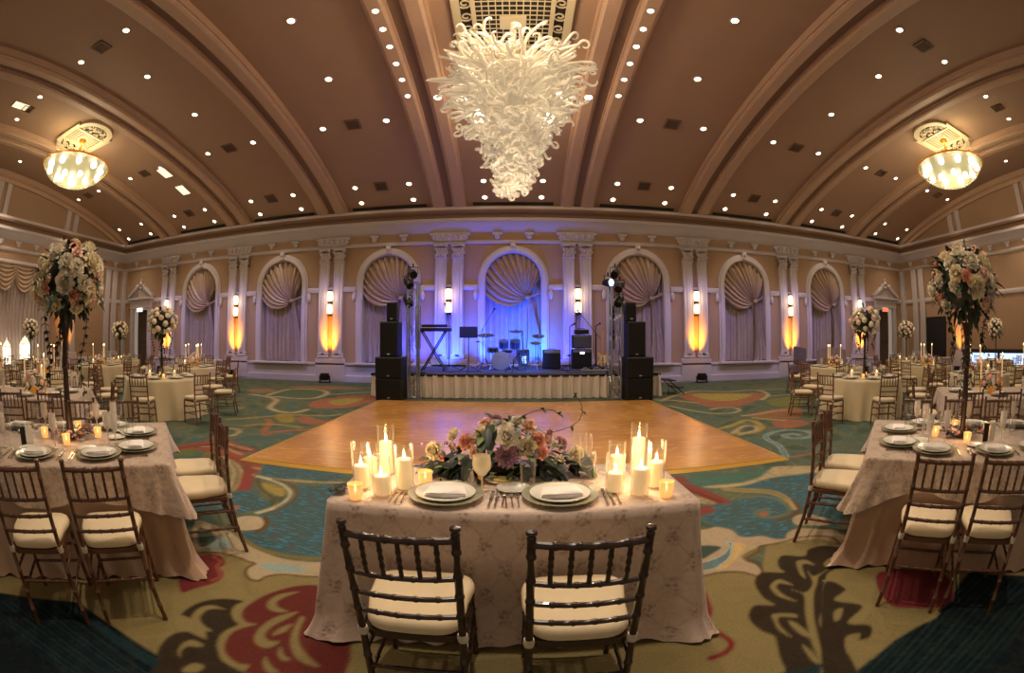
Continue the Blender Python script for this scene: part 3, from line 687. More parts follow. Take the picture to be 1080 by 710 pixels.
# ---- ceiling vault
def make_ceiling():
    ys = [YB + (D - YB) * i / 80 for i in range(81)]
    mb = MB()
    path = [((0, y, ceilz(y) + .25), (1, 0, 0), (0, 0, 1)) for y in ys]
    mb.sweep([(-HWID - .2, 0), (HWID + .2, 0)], path, smooth=True)
    struct(mb.build('ceiling', M['ceil']))
make_ceiling()
TRIM_N = [0]
def trim(mb, mat='trim', parent=None):
    TRIM_N[0] += 1
    return struct(mb.build('trim_%d' % TRIM_N[0], M[mat], parent))
ys = [YB + (D - .1 - YB) * (1 - cos(PI * i / 70)) / 2 for i in range(71)]
for k in (-3.5, -2.5, -1.5, -.5, .5, 1.5, 2.5, 3.5):
    mb = MB()
    for a, b in ((-.62, -.13), (.13, .62)):
        prof = [(a, .26), (a, .08), (a + .05, .08), (a + .05, .035), (a + .11, .0), (b - .11, .0), (b - .05, .035), (b - .05, .08), (b, .08), (b, .26)]
        mb.sweep(prof, [((k * DB, y, ceilz(y)), (1, 0, 0), (0, 0, 1)) for y in ys])
    o = trim(mb, 'rib')
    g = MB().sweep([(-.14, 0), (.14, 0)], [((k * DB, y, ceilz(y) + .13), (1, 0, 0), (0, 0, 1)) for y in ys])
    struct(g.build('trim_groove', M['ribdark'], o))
# end arches against the side walls
for s in (-1, 1):
    mb = MB()
    x = s * (HWID - .02)
    prof = [(0, .3), (0, -.18), (-s * .14, -.18), (-s * .14, -.02), (-s * .3, .04), (-s * .3, .3)]
    mb.sweep(prof, [((x, y, ceilz(y)), (1, 0, 0), (0, 0, 1)) for y in ys])
    trim(mb, 'rib')
# dark strips standing in for the shaded slot at each bay's foot
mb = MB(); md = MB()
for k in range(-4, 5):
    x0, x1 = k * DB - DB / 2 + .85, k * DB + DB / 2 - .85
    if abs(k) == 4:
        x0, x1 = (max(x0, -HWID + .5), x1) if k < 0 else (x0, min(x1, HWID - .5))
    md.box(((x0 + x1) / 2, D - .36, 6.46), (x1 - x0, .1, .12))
struct(md.build('trim_slot_shade', M['dark']))
prof = [(0, 6.42), (-.38, 6.38), (-.4, 6.22), (-.3, 6.2), (-.28, 6.0)]
# ---- far wall with arched openings
WIN = [k * DB for k in range(-3, 4)]
IW, ZS, ZSP = .98, .70, 3.69     # inner half width, sill height, springing
WALLTOP = 6.5
DOORX = 18.28
def far_wall():
    mb = MB()
    n = 24
    edges = [-HWID]
    def quad(xa, xb, za, zb):
        mb.add([(xa, D, za), (xb, D, za), (xb, D, zb), (xa, D, zb)], [(0, 1, 2, 3)])
    cur = -HWID
    ops = [(-DOORX, .62, 0., 3.05, False)] + [(w, IW, ZS, ZSP, True) for w in WIN] + [(DOORX, .62, 0., 3.05, False)]
    for cx, hw, z0, z1, arch in ops:
        quad(cur, cx - hw, 0, WALLTOP)
        if z0 > 0: quad(cx - hw, cx + hw, 0, z0)
        if arch:
            for i in range(n):
                a0, a1 = PI - PI * i / n, PI - PI * (i + 1) / n
                p0 = (cx + hw * cos(a0), z1 + hw * sin(a0)); p1 = (cx + hw * cos(a1), z1 + hw * sin(a1))
                mb.add([(p0[0], D, p0[1]), (p1[0], D, p1[1]), (p1[0], D, WALLTOP), (p0[0], D, WALLTOP)], [(0, 1, 2, 3)])
        else:
            quad(cx - hw, cx + hw, z1, WALLTOP)
        cur = cx + hw
    quad(cur, HWID, 0, WALLTOP)
    struct(mb.build('wall_far', M['wall']))
far_wall()
def arch_path(cx, r, z0, n=28):
    """frames along jamb-arch-jamb; A points outwards in the wall plane, B out of the wall (towards the room)"""
    fr = [((cx - r, D, z0), (-1, 0, 0), (0, -1, 0)), ((cx - r, D, ZSP), (-1, 0, 0), (0, -1, 0))]
    for i in range(1, n):
        a = PI - PI * i / n
        fr.append(((cx + r * cos(a), D, ZSP + r * sin(a)), (cos(a), 0, sin(a)), (0, -1, 0)))
    fr += [((cx + r, D, ZSP), (1, 0, 0), (0, -1, 0)), ((cx + r, D, z0), (1, 0, 0), (0, -1, 0))]
    return fr
WN = 0
for cx in WIN:
    WN += 1
    mb = MB()
    mb.sweep([(0, -.42), (0, .06), (.05, .11), (.2, .11), (.2, .07), (.27, .05), (.27, 0)], arch_path(cx, IW, ZS))
    # keystone and side brackets
    mb.box((cx, D - .1, ZSP + IW + .2), (.2, .18, .34), .03)
    mb.sph((cx, D - .2, ZSP + IW + .22), .07, 8, 6)
    for s in (-1, 1):
        mb.sph((cx + s * (IW + .34), D - .06, ZSP - .52), .085, 8, 6, sz=2.2)
    w = struct(mb.build('window_%d' % WN, M['trim']))
    s_ = MB().box((cx, D - .12, ZS - .02), (2 * IW + .62, .3, .09), .02)
    struct(s_.build('window_sill', M['trim'], w))
    p_ = MB().box((cx, D + .43, 2.7), (2 * IW + .3, .02, 4.2))
    struct(p_.build('window_pane', pm('night_pane', '#1c1a24', .1, var=.1), w))
# ---- cornice, frieze, picture rails and dado along the three walls
CORN = [(0, 5.02), (.07, 5.02), (.1, 5.1), (.04, 5.13), (.04, 5.46), (.1, 5.5), (.16, 5.58), (.2, 5.62), (.34, 5.74), (.42, 5.78), (.42, 5.9), (.34, 5.94), (.34, 6.02), (.5, 6.1), (.5, 6.3), (.0, 6.42)]
def wall_frames(side, a, b):
    if side == 'far':
        return [((a, D, 0), (0, -1, 0), (0, 0, 1)), ((b, D, 0), (0, -1, 0), (0, 0, 1))]
    s = -1 if side == 'left' else 1
    return [((s * HWID, a, 0), (-s, 0, 0), (0, 0, 1)), ((s * HWID, b, 0), (-s, 0, 0), (0, 0, 1))]
STRING = [(0, 3.34), (.06, 3.34), (.08, 3.4), (.08, 3.48), (.05, 3.54), (0, 3.54)]
FRIEZE = [(.045, 5.14), (.045, 5.46)]
DADO = [(0, 0), (.12, 0), (.12, .22), (.1, .25), (.08, .25), (.08, .6), (.13, .63), (.13, .69), (0, .71)]
for side, a, b in (('far', -HWID, HWID), ('left', YB, D), ('right', YB, D)):
    f = wall_frames(side, a, b)
    c_ = trim(MB().sweep(CORN, f))
    struct(MB().sweep([(.046, 5.16), (.046, 5.45)], f).build('trim_frieze', M['wall'], c_))
    struct(MB().sweep([(.425, 5.9), (.347, 5.945), (.347, 6.015), (.503, 6.1), (.503, 6.19)], f).build('trim_shade_band', M['ribdark'], c_))  # brown strip painted for the shadow line of the cove
    # consoles along the frieze
    mc = MB()
    n = 34 if side == 'far' else 14
    lst = [k * DB / 4 + DB / 8 for k in range(-17, 17)] if side == 'far' else [1 + k * 1.15 for k in range(13)]
    for t in lst:
        if side == 'far':
            mc.box((t, D - .1, 5.38), (.34, .14, .12), .03); mc.sph((t, D - .1, 5.27), .11, 10, 6, sy=.7)
        else:
            s = -1 if side == 'left' else 1
            mc.box((s * (HWID - .1), t, 5.38), (.14, .34, .12), .03); mc.sph((s * (HWID - .1), t, 5.27), .11, 10, 6, sx=.7)
    struct(mc.build('trim_console', M['trim'], c_))
    if side == 'far':
        st = MB(); dd = MB()
        cuts = [-HWID, -DOORX - .85, -DOORX + .85] + sum([[k * DB - IW - .28, k * DB + IW + .28] for k in range(-3, 4)], []) + [DOORX - .85, DOORX + .85, HWID]
        for i in range(0, len(cuts), 2):
            st.sweep(STRING, wall_frames('far', cuts[i], cuts[i + 1]))
        trim(st)
        for xa, xb in ((-HWID, -DOORX - .62), (-DOORX + .62, DOORX - .62), (DOORX + .62, HWID)):
            dd.sweep(DADO, wall_frames('far', xa, xb))
        struct(dd.build('baseboard_far', M['trim']))
    else:
        trim(MB().sweep(STRING, f))
        struct(MB().sweep(DADO, f).build('baseboard_' + side, M['trim']))
# ---- paired pilasters
for k in (-3.5, -2.5, -1.5, -.5, .5, 1.5, 2.5, 3.5):
    mb = MB(); x = k * DB
    for s in (-1, 1):
        cx = x + s * .31
        prof = [(-.21, 0), (-.21, .1), (-.17, .13), (-.15, .115), (-.08, .115), (-.07, .13), (.07, .13), (.08, .115), (.15, .115), (.17, .13), (.21, .1), (.21, 0)]
        mb.sweep(prof, [((cx, D, .98), (1, 0, 0), (0, -1, 0)), ((cx, D, 4.55), (1, 0, 0), (0, -1, 0))])
        mb.box((cx, D - .06, 1.02), (.48, .14, .1), .02); mb.box((cx, D - .06, .93), (.5, .16, .1), .02)
        mb.box((cx, D - .07, 4.5), (.46, .2, .05), .01); mb.box((cx, D - .08, 4.97), (.52, .24, .09), .02)
        for i in range(4):   # leafy capital
            for j in range(3):
                mb.sph((cx - .16 + .107 * i + (.05 if j % 2 else 0), D - .14, 4.6 + .1 * j), .062, 8, 6, sz=1.3)
        for q in (-1, 1):
            mb.tube([(cx + q * (.2 + .05 * cos(a)), D - .17, 4.87 + .05 * sin(a)) for a in [i * PI / 4 for i in range(9)]], .02, 5)
    mb.box((x, D - .06, .45), (1.28, .14, .86), .02)
    mb.box((x, D - .1, 5.28), (1.2, .12, .34), .02)
    for i in range(5):
        mb.sph((x - .44 + .22 * i, D - .17, 5.28), .08, 8, 6, sz=1.4)
    trim(mb)
# corner piers
for s in (-1, 1):
    trim(MB().box((s * (HWID - .12), D - .14, 2.5), (.3, .3, 5.0), .03))
# ---- doors with broken pediments
def door(n, x, hinge):
    mb = MB()
    for s in (-1, 1):
        mb.box((x + s * .78, D - .06, 1.7), (.3, .16, 3.4), .03)
    mb.box((x, D - .07, 3.25), (1.9, .18, .42), .03); mb.box((x, D - .12, 3.52), (2.2, .3, .12), .03)
    for s in (-1, 1):   # raking cornices that stop short of the middle, each ending in a scroll
        T = Matrix.Translation((x + s * .68, D - .12, 3.86)) @ Matrix.Rotation(s * math.radians(31), 4, 'Y')
        mb.box((0, 0, 0), (.92, .28, .16), .03, T)
        mb.sph((x + s * .3, D - .16, 4.13), .13, 10, 8)
    mb.prism([(x - 1.0, 3.58), (x + 1.0, 3.58), (x + .3, 4.0), (x - .3, 4.0)], 0, .06, Matrix(((1, 0, 0, 0), (0, 0, -1, D), (0, 1, 0, 0), (0, 0, 0, 1))))
    mb.lathe([(.02, 0), (.1, .02), (.06, .1), (.13, .24), (.05, .36), (.07, .42), (0.001, .52)], 10, (x, D - .14, 4.02))
    d = struct(mb.build('door_%d' % n, M['trim']))
    leaf = MB().box((x + .12 * hinge, D + .08, 1.5), (.96, .05, 3.0), .01)
    for zz, hh in ((.75, 1.1), (2.1, 1.3)):
        leaf.box((x + .12 * hinge, D + .045, zz), (.62, .03, hh), .02)
    struct(leaf.build('door_leaf', pm('door_wood', '#4b3a2c', .5, var=.2), d))
    struct(MB().box((x, D + .5, 1.5), (1.24, .02, 3.05)).build('door_backing', pm('door_beyond', '#3a3550', .8, var=.1), d))
    gl = MB().box((x - .5 * hinge, D + .3, 1.45), (.2, .02, 2.9))
    struct(gl.build('door_gap', em('blue_light_beyond', '#6f9ce8', 1.0), d))
    hd = MB().tube([(x - .25 * hinge, D + .03, 1.1), (x - .25 * hinge, D - .02, 1.1), (x - .25 * hinge, D - .02, 1.4), (x - .25 * hinge, D + .03, 1.4)], .015, 6)
    struct(hd.build('door_handle', M['silver'], d))
door(1, -DOORX, 1); door(2, DOORX, -1)
for x, lab, col, s in ((-DOORX + .1, 'white lit exit sign over the pedimented doorway in the left corner', '#f4f6ff', 4), (DOORX - .2, 'red lit exit sign over the pedimented doorway in the right corner', '#ff5a3c', 2.5)):
    t = thing('exit_sign', lab, 'exit sign', (x, D - .2, 2.98))
    MB().box((0, 0, 0), (.5, .07, .2), .01).build('sign_box', M['china'], t)
    MB().box((0, -.04, 0), (.46, .01, .16)).build('sign_panel', em('exit_glow', col, s), t)
# ---- side walls with lunettes
def side_wall(s, name):
    mb = MB(); x = s * HWID
    n = 40
    for i in range(n):
        y0, y1 = YB + (D - YB) * i / n, YB + (D - YB) * (i + 1) / n
        mb.add([(x, y0, 0), (x, y1, 0), (x, y1, ceilz(y1) + .3), (x, y0, ceilz(y0) + .3)], [(0, 1, 2, 3)])
    struct(mb.build(name, M['wall']))
    mb = MB()   # lunette divisions
    for y in (11.2, 6.4, 1.6):
        for q in (-.28, .28):
            mb.box((x - s * .06, y + q, 6.4 + (ceilz(y) - 6.4) / 2), (.12, .3, ceilz(y) - 6.4 + .1), .02)
    trim(mb)
    for y in (11.6, 14.6) if s < 0 else (11.3, 14.4):
        mb = MB()
        for q in (-.27, .27):
            mb.box((x - s * .07, y + q, 2.85), (.14, .38, 4.3), .03)
        mb.box((x - s * .08, y, .5), (.18, 1.1, .9), .02)
        trim(mb)
side_wall(-1, 'wall_left'); side_wall(1, 'wall_right')
# ---------------------------------------------------------------- drapes in the arched windows
WINLAB = ['in the leftmost arched window', 'in the second arched window from the left', 'in the arched window behind the left speaker stack',
          'in the blue-lit central arched window behind the drum kit', 'in the arched window behind the right speaker stack', 'in the second arched window from the right', 'in the rightmost arched window']
def fold(u, n, seed, amp):
    return amp * (sin(2 * PI * n * u + .9 * sin(2 * PI * 2.3 * u + seed)) + .4 * sin(2 * PI * n * 2.1 * u + seed * 2))
def make_drape(cx, i):
    sd = i * 1.7
    t = thing('window_drape', 'taupe satin swag drape ' + WINLAB[i], 'curtain', (cx, D + .12, ZS), 0, 'swag drapes in the arched windows')
    # lower panel of upright folds
    pn = MB().grid(lambda u, v: (-.97 + 1.94 * u, .14 + fold(u, 9, sd, .045) * (.6 + .4 * (1 - v)), .03 + v * 3.3), 150, 10)
    pn.build('panel', M['drape'], t)
    # swag: folds running from the arch to the gather point
    Z0 = ZSP - ZS
    T = (.5, Z0 - .62)
    def start(s):
        # s 0: right shoulder of the arch, 1: down the left jamb
        L_ = .55
        a = PI * .06 + s * (PI * .94 + L_)
        if a <= PI: return (.97 * cos(a), Z0 + .97 * sin(a))
        return (-.97, Z0 - (a - PI) * .97)
    def swag(u, v):
        s = v
        p = start(s)
        sag = .12 + .62 * s ** 2
        mx_, mz_ = (p[0] + T[0]) / 2, (p[1] + T[1]) / 2 - sag
        q = ((1 - u) ** 2, 2 * u * (1 - u), u * u)
        x = q[0] * p[0] + q[1] * mx_ + q[2] * T[0]; z = q[0] * p[1] + q[1] * mz_ + q[2] * T[1]
        env = (.25 + .75 * (1 - u)) 
        y = -.02 - .16 * sin(PI * min(1, u + .08)) - .05 * u + (.06 * env) * sin(2 * PI * 13 * s + 1.2 * sin(5 * s + sd)) + .02 * env * sin(2 * PI * 29 * s + sd)
        return (x, y, z)
    MB().grid(swag, 22, 150).build('swag', M['swag'], t)
    # side tail falling from the gather
    def tail(u, v):
        z = T[1] * (1 - v) + (.02 - .06 * sin(6 * u)) * v
        w = .1 + .26 * v
        x = T[0] + .05 + .22 * sin(PI * .5 * v) + (u - .5) * 2 * w * (.6 + .4 * v)
        return (min(x, .98), -.1 + fold(u, 3.5, sd + 2, .05) * (.5 + .5 * v), z)
    MB().grid(tail, 50, 26).build('tail', M['drape'], t)
    kb = MB().sph((T[0], -.12, T[1]), .1, 12, 8, sz=.8); kb.tube([(T[0], -.1, T[1]), (.75, -.06, T[1] + .1), (.97, .02, T[1] + .2)], [.05, .045, .06], 8)
    kb.build('tieback', M['swag'], t)
    return t
for i, cx in enumerate(WIN):
    make_drape(cx, i)
# large swagged drape on the left wall
def side_drape():
    t = thing('wall_drape', 'tall taupe drape with a fringed swag valance on the left side wall', 'curtain', (-HWID + .12, 8.4, .05))
    MB().grid(lambda u, v: (.06 + fold(u, 16, 1, .05), -1.9 + 3.8 * u, .02 + v * 4.3), 170, 6).build('panel', M['drape'], t)
    for j, (c, w) in enumerate(((-1.15, 1.5), (.05, 1.6), (1.25, 1.5))):
        def sw(u, v, c=c, w=w):
            x = (u - .5) * 2
            return (.14 + .12 * v * (1 - x * x) + .03 * sin(v * 40), c + x * w * .55, 4.5 - v * (.18 + 1.0 * (1 - x * x) ** 1.0))
        MB().grid(sw, 20, 40).build('swag', M['swag'], t)
    MB().box((.12, 0, 4.5), (.2, 4.0, .14), .03).build('pelmet', M['trim'], t)
side_drape()
# ---------------------------------------------------------------- sconces between the pilasters
def mk_sconce():
    t = thing('wall_sconce', '', 'wall light')
    MB().box((0, .1, 0), (.16, .06, 1.0), .02).build('back_plate', M['bronze'], t)
    for z in (-.24, .24):
        g = MB().lathe([(.001, -.18), (.085, -.175), (.1, -.08), (.1, .08), (.085, .175), (.001, .18)], 14, (0, 0, z)).build('glass_shade', M['lampsp'], t)
        MB().lathe([(.09, -.025), (.11, 0), (.09, .025)], 14, (0, 0, z + (.2 if z > 0 else -.2))).build('ring', M['bronze'], g)
    MB().lathe([(.001, -.05), (.07, -.045), (.09, 0), (.07, .045), (.001, .05)], 14).build('collar', M['bronze'], t)
    return t
PS = Proto(mk_sconce)
PIL = [-3.5, -2.5, -1.5, -.5, .5, 1.5, 2.5, 3.5]
SCL = ['between the leftmost pilaster pair', 'on the second pilaster pair from the left', 'on the pilaster pair left of the left speaker stack', 'left of the drum kit above the keyboard', 'right of the drum kit above the amplifiers',
       'on the pilaster pair right of the right speaker stack', 'on the second pilaster pair from the right', 'between the rightmost pilaster pair']
for k, l in zip(PIL, SCL):
    PS.put((k * DB, D - .16, 2.95), 0, 'glowing two-tier wall sconce ' + l, 'wall sconces between the pilasters')
# ---------------------------------------------------------------- uplights on the floor
def mk_up():
    t = thing('uplight', '', 'uplight')
    MB().lathe([(.001, .1), (.14, .1), (.17, .16), (.17, .34), (.15, .34), (.145, .3), (.001, .3)], 18).build('lamp_body', M['black'], t)
    MB().lathe([(.001, 0), (.14, .003)], 18, (0, 0, .301)).build('lens', em('amber_lens', '#ff9a1e', 6), t)
    MB().box((0, 0, .02), (.44, .24, .04), .01).box((-.2, 0, .14), (.03, .1, .24), .008).box((.2, 0, .14), (.03, .1, .24), .008).build('yoke', M['black'], t)
    return t
PU = Proto(mk_up)
for k, l in ((-3.5, 'under the leftmost pilaster pair'), (-2.5, 'under the second pilaster pair from the left'), (-1.5, 'left of the left speaker stack'), (1.5, 'right of the right speaker stack'), (2.5, 'under the second pilaster pair from the right'), (3.5, 'under the rightmost pilaster pair')):
    PU.put((k * DB, D - .62, 0), 0, 'black amber-lensed floor uplight ' + l, 'amber uplights along the far wall')
PU.put((HWID - .75, 11.3, 0), 0, 'black floor uplight throwing amber light up the right side wall', 'amber uplights along the far wall')
PU.put((-HWID + .75, 11.6, 0), 0, 'black floor uplight throwing amber light up the left side wall', 'amber uplights along the far wall')
# ---------------------------------------------------------------- recessed downlights and vents in the vault
def mk_dl():
    t = thing('downlight', '', 'downlight')
    MB().lathe([(.1, -.01), (.15, -.014), (.155, .01)], 16).build('trim_ring', M['trim'], t)
    MB().lathe([(.001, -.018), (.08, -.02), (.115, -.008)], 14).build('lamp', M['lamp'], t)
    return t
PD = Proto(mk_dl)
BAYN = {0: 'centre bay', -1: 'first left bay', 1: 'first right bay', -2: 'second left bay', 2: 'second right bay', -3: 'left bowl-chandelier bay', 3: 'right bowl-chandelier bay', -4: 'leftmost bay', 4: 'rightmost bay'}
ROWN = {15.05: 'nearest the far wall', 14.23: 'second row from far wall', 10.95: 'third row from far wall', 8.77: 'midway up', 6.3: 'near the crown', 4.3: 'past the crown'}
for bay in range(-4, 5):
    c = bay * DB * 1.0
    pts = []
    for y in (15.05, 14.23, 10.95, 4.3):
        for q, nm in ((-1, 'left one'), (1, 'right one')):
            if bay == 0 and y in (10.95, 4.3): continue
            pts.append((c + q * 1.0, y, nm))
    if bay not in (0, -3, 3):
        for y in (8.77, 6.3): pts.append((c, y, 'single one'))
    for x, y, nm in pts:
        if abs(x) > HWID - .6: continue
        PD.put((x, y, ceilz(y) + .24), 0, 'recessed downlight, %s of the vault, %s, %s' % (BAYN[bay], ROWN[y], nm), 'recessed downlights in the vault', scale=.8, rot=(ceiln(y), 0, 0))
# a line of small spots on each centre rib
for s, sn in ((-1, 'left'), (1, 'right')):
    for i, y in enumerate((6.34, 6.97, 7.61, 8.27, 8.92, 9.62, 5.7, 5.07)):
        nm = ['third', 'fourth', 'fifth', 'sixth', 'seventh', 'eighth', 'second', 'first'][i]
        PD.put((s * 2.65, y, ceilz(y) - .002), 0, 'bright rib spotlight on the %s centre rib, %s from the crown' % (sn, nm), 'spotlights on the centre ribs', scale=.62, rot=(ceiln(y), 0, 0))
    PD.put((s * 1.9, 9.78, ceilz(9.78) - .002), 0, 'bright rib spotlight beside the %s edge of the glass chandelier' % sn, 'spotlights on the centre ribs', scale=.9, rot=(ceiln(9.78), 0, 0))
def mk_vent():
    t = thing('ceiling_vent', '', 'vent')
    MB().box((0, 0, .01), (.44, .44, .02)).build('backing', M['dark'], t)
    f = MB()
    for i in range(7): f.box((-.18 + .06 * i, 0, -.008), (.02, .4, .012))
    f.build('grille', M['ribdark'], t)
    f = MB()
    for q in (-1, 1): f.box((q * .21, 0, -.01), (.04, .46, .02)).box((0, q * .21, -.01), (.46, .04, .02))
    f.build('frame', M['ribdark'], t)
    return t
PV = Proto(mk_vent)
for bay in (-4, -3, -2, -1, 1, 2, 3, 4):
    for y, rn in ((14.25, 'low by the far wall'), (10.95, 'in the third downlight row'), (4.3, 'past the crown')):
        if abs(bay) == 4 and y > 14: continue
        PV.put((bay * DB - .02, y, ceilz(y) + .23), 0, 'dark square air vent, %s of the vault, %s' % (BAYN[bay], rn), 'air vents in the vault', rot=(ceiln(y), 0, 0))
# bright rectangles on the vault, light put in as added glowing panels
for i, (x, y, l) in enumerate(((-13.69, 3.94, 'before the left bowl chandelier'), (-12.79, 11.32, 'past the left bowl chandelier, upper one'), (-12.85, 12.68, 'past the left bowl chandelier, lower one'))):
    t = thing('ceiling_glow_patch', 'bright rectangular glow on the vault ' + l, 'light patch', (x, y, ceilz(y) + .235), rot=(ceiln(y), 0, 0), group='rectangular ceiling glows')
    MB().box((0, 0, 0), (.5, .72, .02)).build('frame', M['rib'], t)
    MB().box((0, 0, -.012), (.42, .64, .012)).build('glow_sheet', M['lit'], t)
# ---------------------------------------------------------------- ceiling medallions
def scroll(mb, cx, cy, r, a0, turns, s=1, z=0, w=.02):
    mb.tube([(cx + s * r * (1 - .75 * k / 14) * cos(a0 + turns * 2 * PI * k / 14), cy + r * (1 - .75 * k / 14) * sin(a0 + turns * 2 * PI * k / 14), z) for k in range(15)], w, 5)
def medallion(x, y, lab, w, h, lobe):
    """rectangular grille, w by h, with a rounded (or canted) lobe at each end along X"""
    t = thing('ceiling_grille', lab, 'ceiling grille', (x, y, ceilz(y) + .2), rot=(ceiln(y), 0, 0), group='openwork ceiling grilles')
    def outline(e):
        p = []
        if lobe == 'round':
            r = h * .42 + e
            for sx in (1, -1):
                p.append((sx * (w / 2 + e), -sx * (h / 2 + e)))
                for i in range(13):
                    a = -PI / 2 + PI * i / 12
                    p.append((sx * (w / 2 + e * .6) + sx * r * cos(a) * 1.0, sx * r * sin(a)))
                p.append((sx * (w / 2 + e), sx * (h / 2 + e)))
        else:
            for sx, sy in ((1, -1), (1, 1), (-1, 1), (-1, -1)):
                c = [(sx * (w / 2 + e), sy * (h / 2 + e)), (sx * (w * .36 + e), sy * (h / 2 + .0 + e)), (sx * (w * .36 + e), sy * (h / 2 + e + .02)), (sx * (w * .2), sy * (h / 2 + .42 + e))]
                if sx * sy < 0: p += c[::-1] if sx > 0 and sy < 0 else c[::-1]
                else: p += c
        return p
    po = outline(.16); pi_ = outline(0)
    MB().prism(outline(.02), .03, .05).build('backing', M['dark'], t)
    fr = MB(); n = len(po)
    for za, zb in ((-.06, .05),):
        vs = [(a, b, za) for a, b in po] + [(a, b, za) for a, b in pi_] + [(a, b, zb) for a, b in po] + [(a, b, zb) for a, b in pi_]
        fs = []
        for i in range(n):
            j = (i + 1) % n
            fs += [(i, j, n + j, n + i), (i, 2 * n + i, 2 * n + j, j), (n + i, n + j, 3 * n + j, 3 * n + i)]
        fr.add(vs, fs)
    fr.build('frame', M['grille'], t)
    lt = MB(); nx, ny = (11, 11)
    for i in range(nx + 1): lt.box((-w * .36 + w * .72 * i / nx, 0, 0), (.02, h * .94, .018))
    for j in range(ny + 1): lt.box((0, -h * .47 + h * .94 * j / ny, 0), (w * .74, .022, .018))
    lt.box((0, 0, -.02), (w * .26, h * .26, .05), .01)
    for q in (-1, 1): lt.box((q * w * .38, 0, -.01), (.07, h, .06)).box((0, q * h * .49, -.01), (w, .06, .06))
    lt.build('lattice', M['grille'], t)
    class SC_:
        def put(s_, *a):
            m_ = MB(); scroll(m_, *a); m_.build('scroll', M['grille'], t)
    sc_ = SC_()
    for q in (-1, 1):
        for k in (-1, -.33, .33, 1):
            sc_.put(q * w * .45, k * h * .36, h * .09, 0, 1.4, q, 0, .022)
        if lobe == 'round':
            for k in (-1, 0, 1):
                sc_.put(q * (w / 2 + h * .2), k * h * .2, h * .13, k, 1.5, q, 0, .024); sc_.put(q * (w / 2 + h * .1), k * h * .26, h * .09, 2 + k, 1.5, -q, 0, .022)
        else:
            for k in (-2, -1, 0, 1, 2):
                sc_.put(k * w * .1, q * (h / 2 + .16), .13, k, 1.5, 1 if k >= 0 else -1, 0, .024)
    return t
medallion(0, 7.25, 'cream openwork ceiling grille above the big white glass chandelier', 2.1, 1.75, 'cant')
medallion(-14.0, 7.4, 'cream rounded openwork ceiling grille above the left bowl chandelier', 1.5, 1.45, 'round')
medallion(14.0, 7.4, 'cream rounded openwork ceiling grille above the right bowl chandelier', 1.5, 1.45, 'round')
# ---------------------------------------------------------------- bowl chandeliers
def mk_bowl():
    t = thing('bowl_chandelier', '', 'chandelier')
    r = 1.42
    g = frosted('bowl_glass', '#b9b893', .55, .16)
    prof = [(.05, -.66), (.4, -.63), (.78, -.53), (1.1, -.35), (1.32, -.14), (r, .02)]
    MB().lathe([(.001, -.67)] + prof, 32).build('glass_bowl', g, t)
    rim = MB().tube([(r * cos(2 * PI * i / 32), r * sin(2 * PI * i / 32), .03) for i in range(32)], .035, 6, closed=True)
    for i in range(16):
        a = 2 * PI * i / 16
        rim.sph((r * cos(a), r * sin(a), .07), .04, 6, 5)
    for i in range(6):
        a = 2 * PI * i / 6
        rim.tube([(r * cos(a), r * sin(a), .03), (.6 * cos(a), .6 * sin(a), .25), (.03 * cos(a), .03 * sin(a), .45)], .012, 5)
    rim.build('rim', M['gold'], t)
    for i in range(10):
        a = 2 * PI * i / 10 + .2; q = 1.12
        MB().sph((q * cos(a), q * sin(a), -.12), .12, 10, 7).build('bulb', M['white_lamp'], t)
    for i in range(5):
        a = 2 * PI * i / 5
        MB().sph((.55 * cos(a), .55 * sin(a), -.36), .11, 10, 7).build('bulb', M['white_lamp'], t)
    MB().cyl((0, 0, .4), .03, .65, 8).sph((0, 0, .6), .08, 10, 7).lathe([(.001, .82), (.1, .84), (.16, .94), (.18, 1.02)], 14).build('stem', M['gold'], t)
    return t
PB = Proto(mk_bowl)
for s, n in ((-1, 'left'), (1, 'right')):
    PB.put((s * 14.0, 7.42, 7.0), 0, 'glowing glass bowl chandelier under the %s rounded ceiling grille' % n, 'bowl chandeliers')
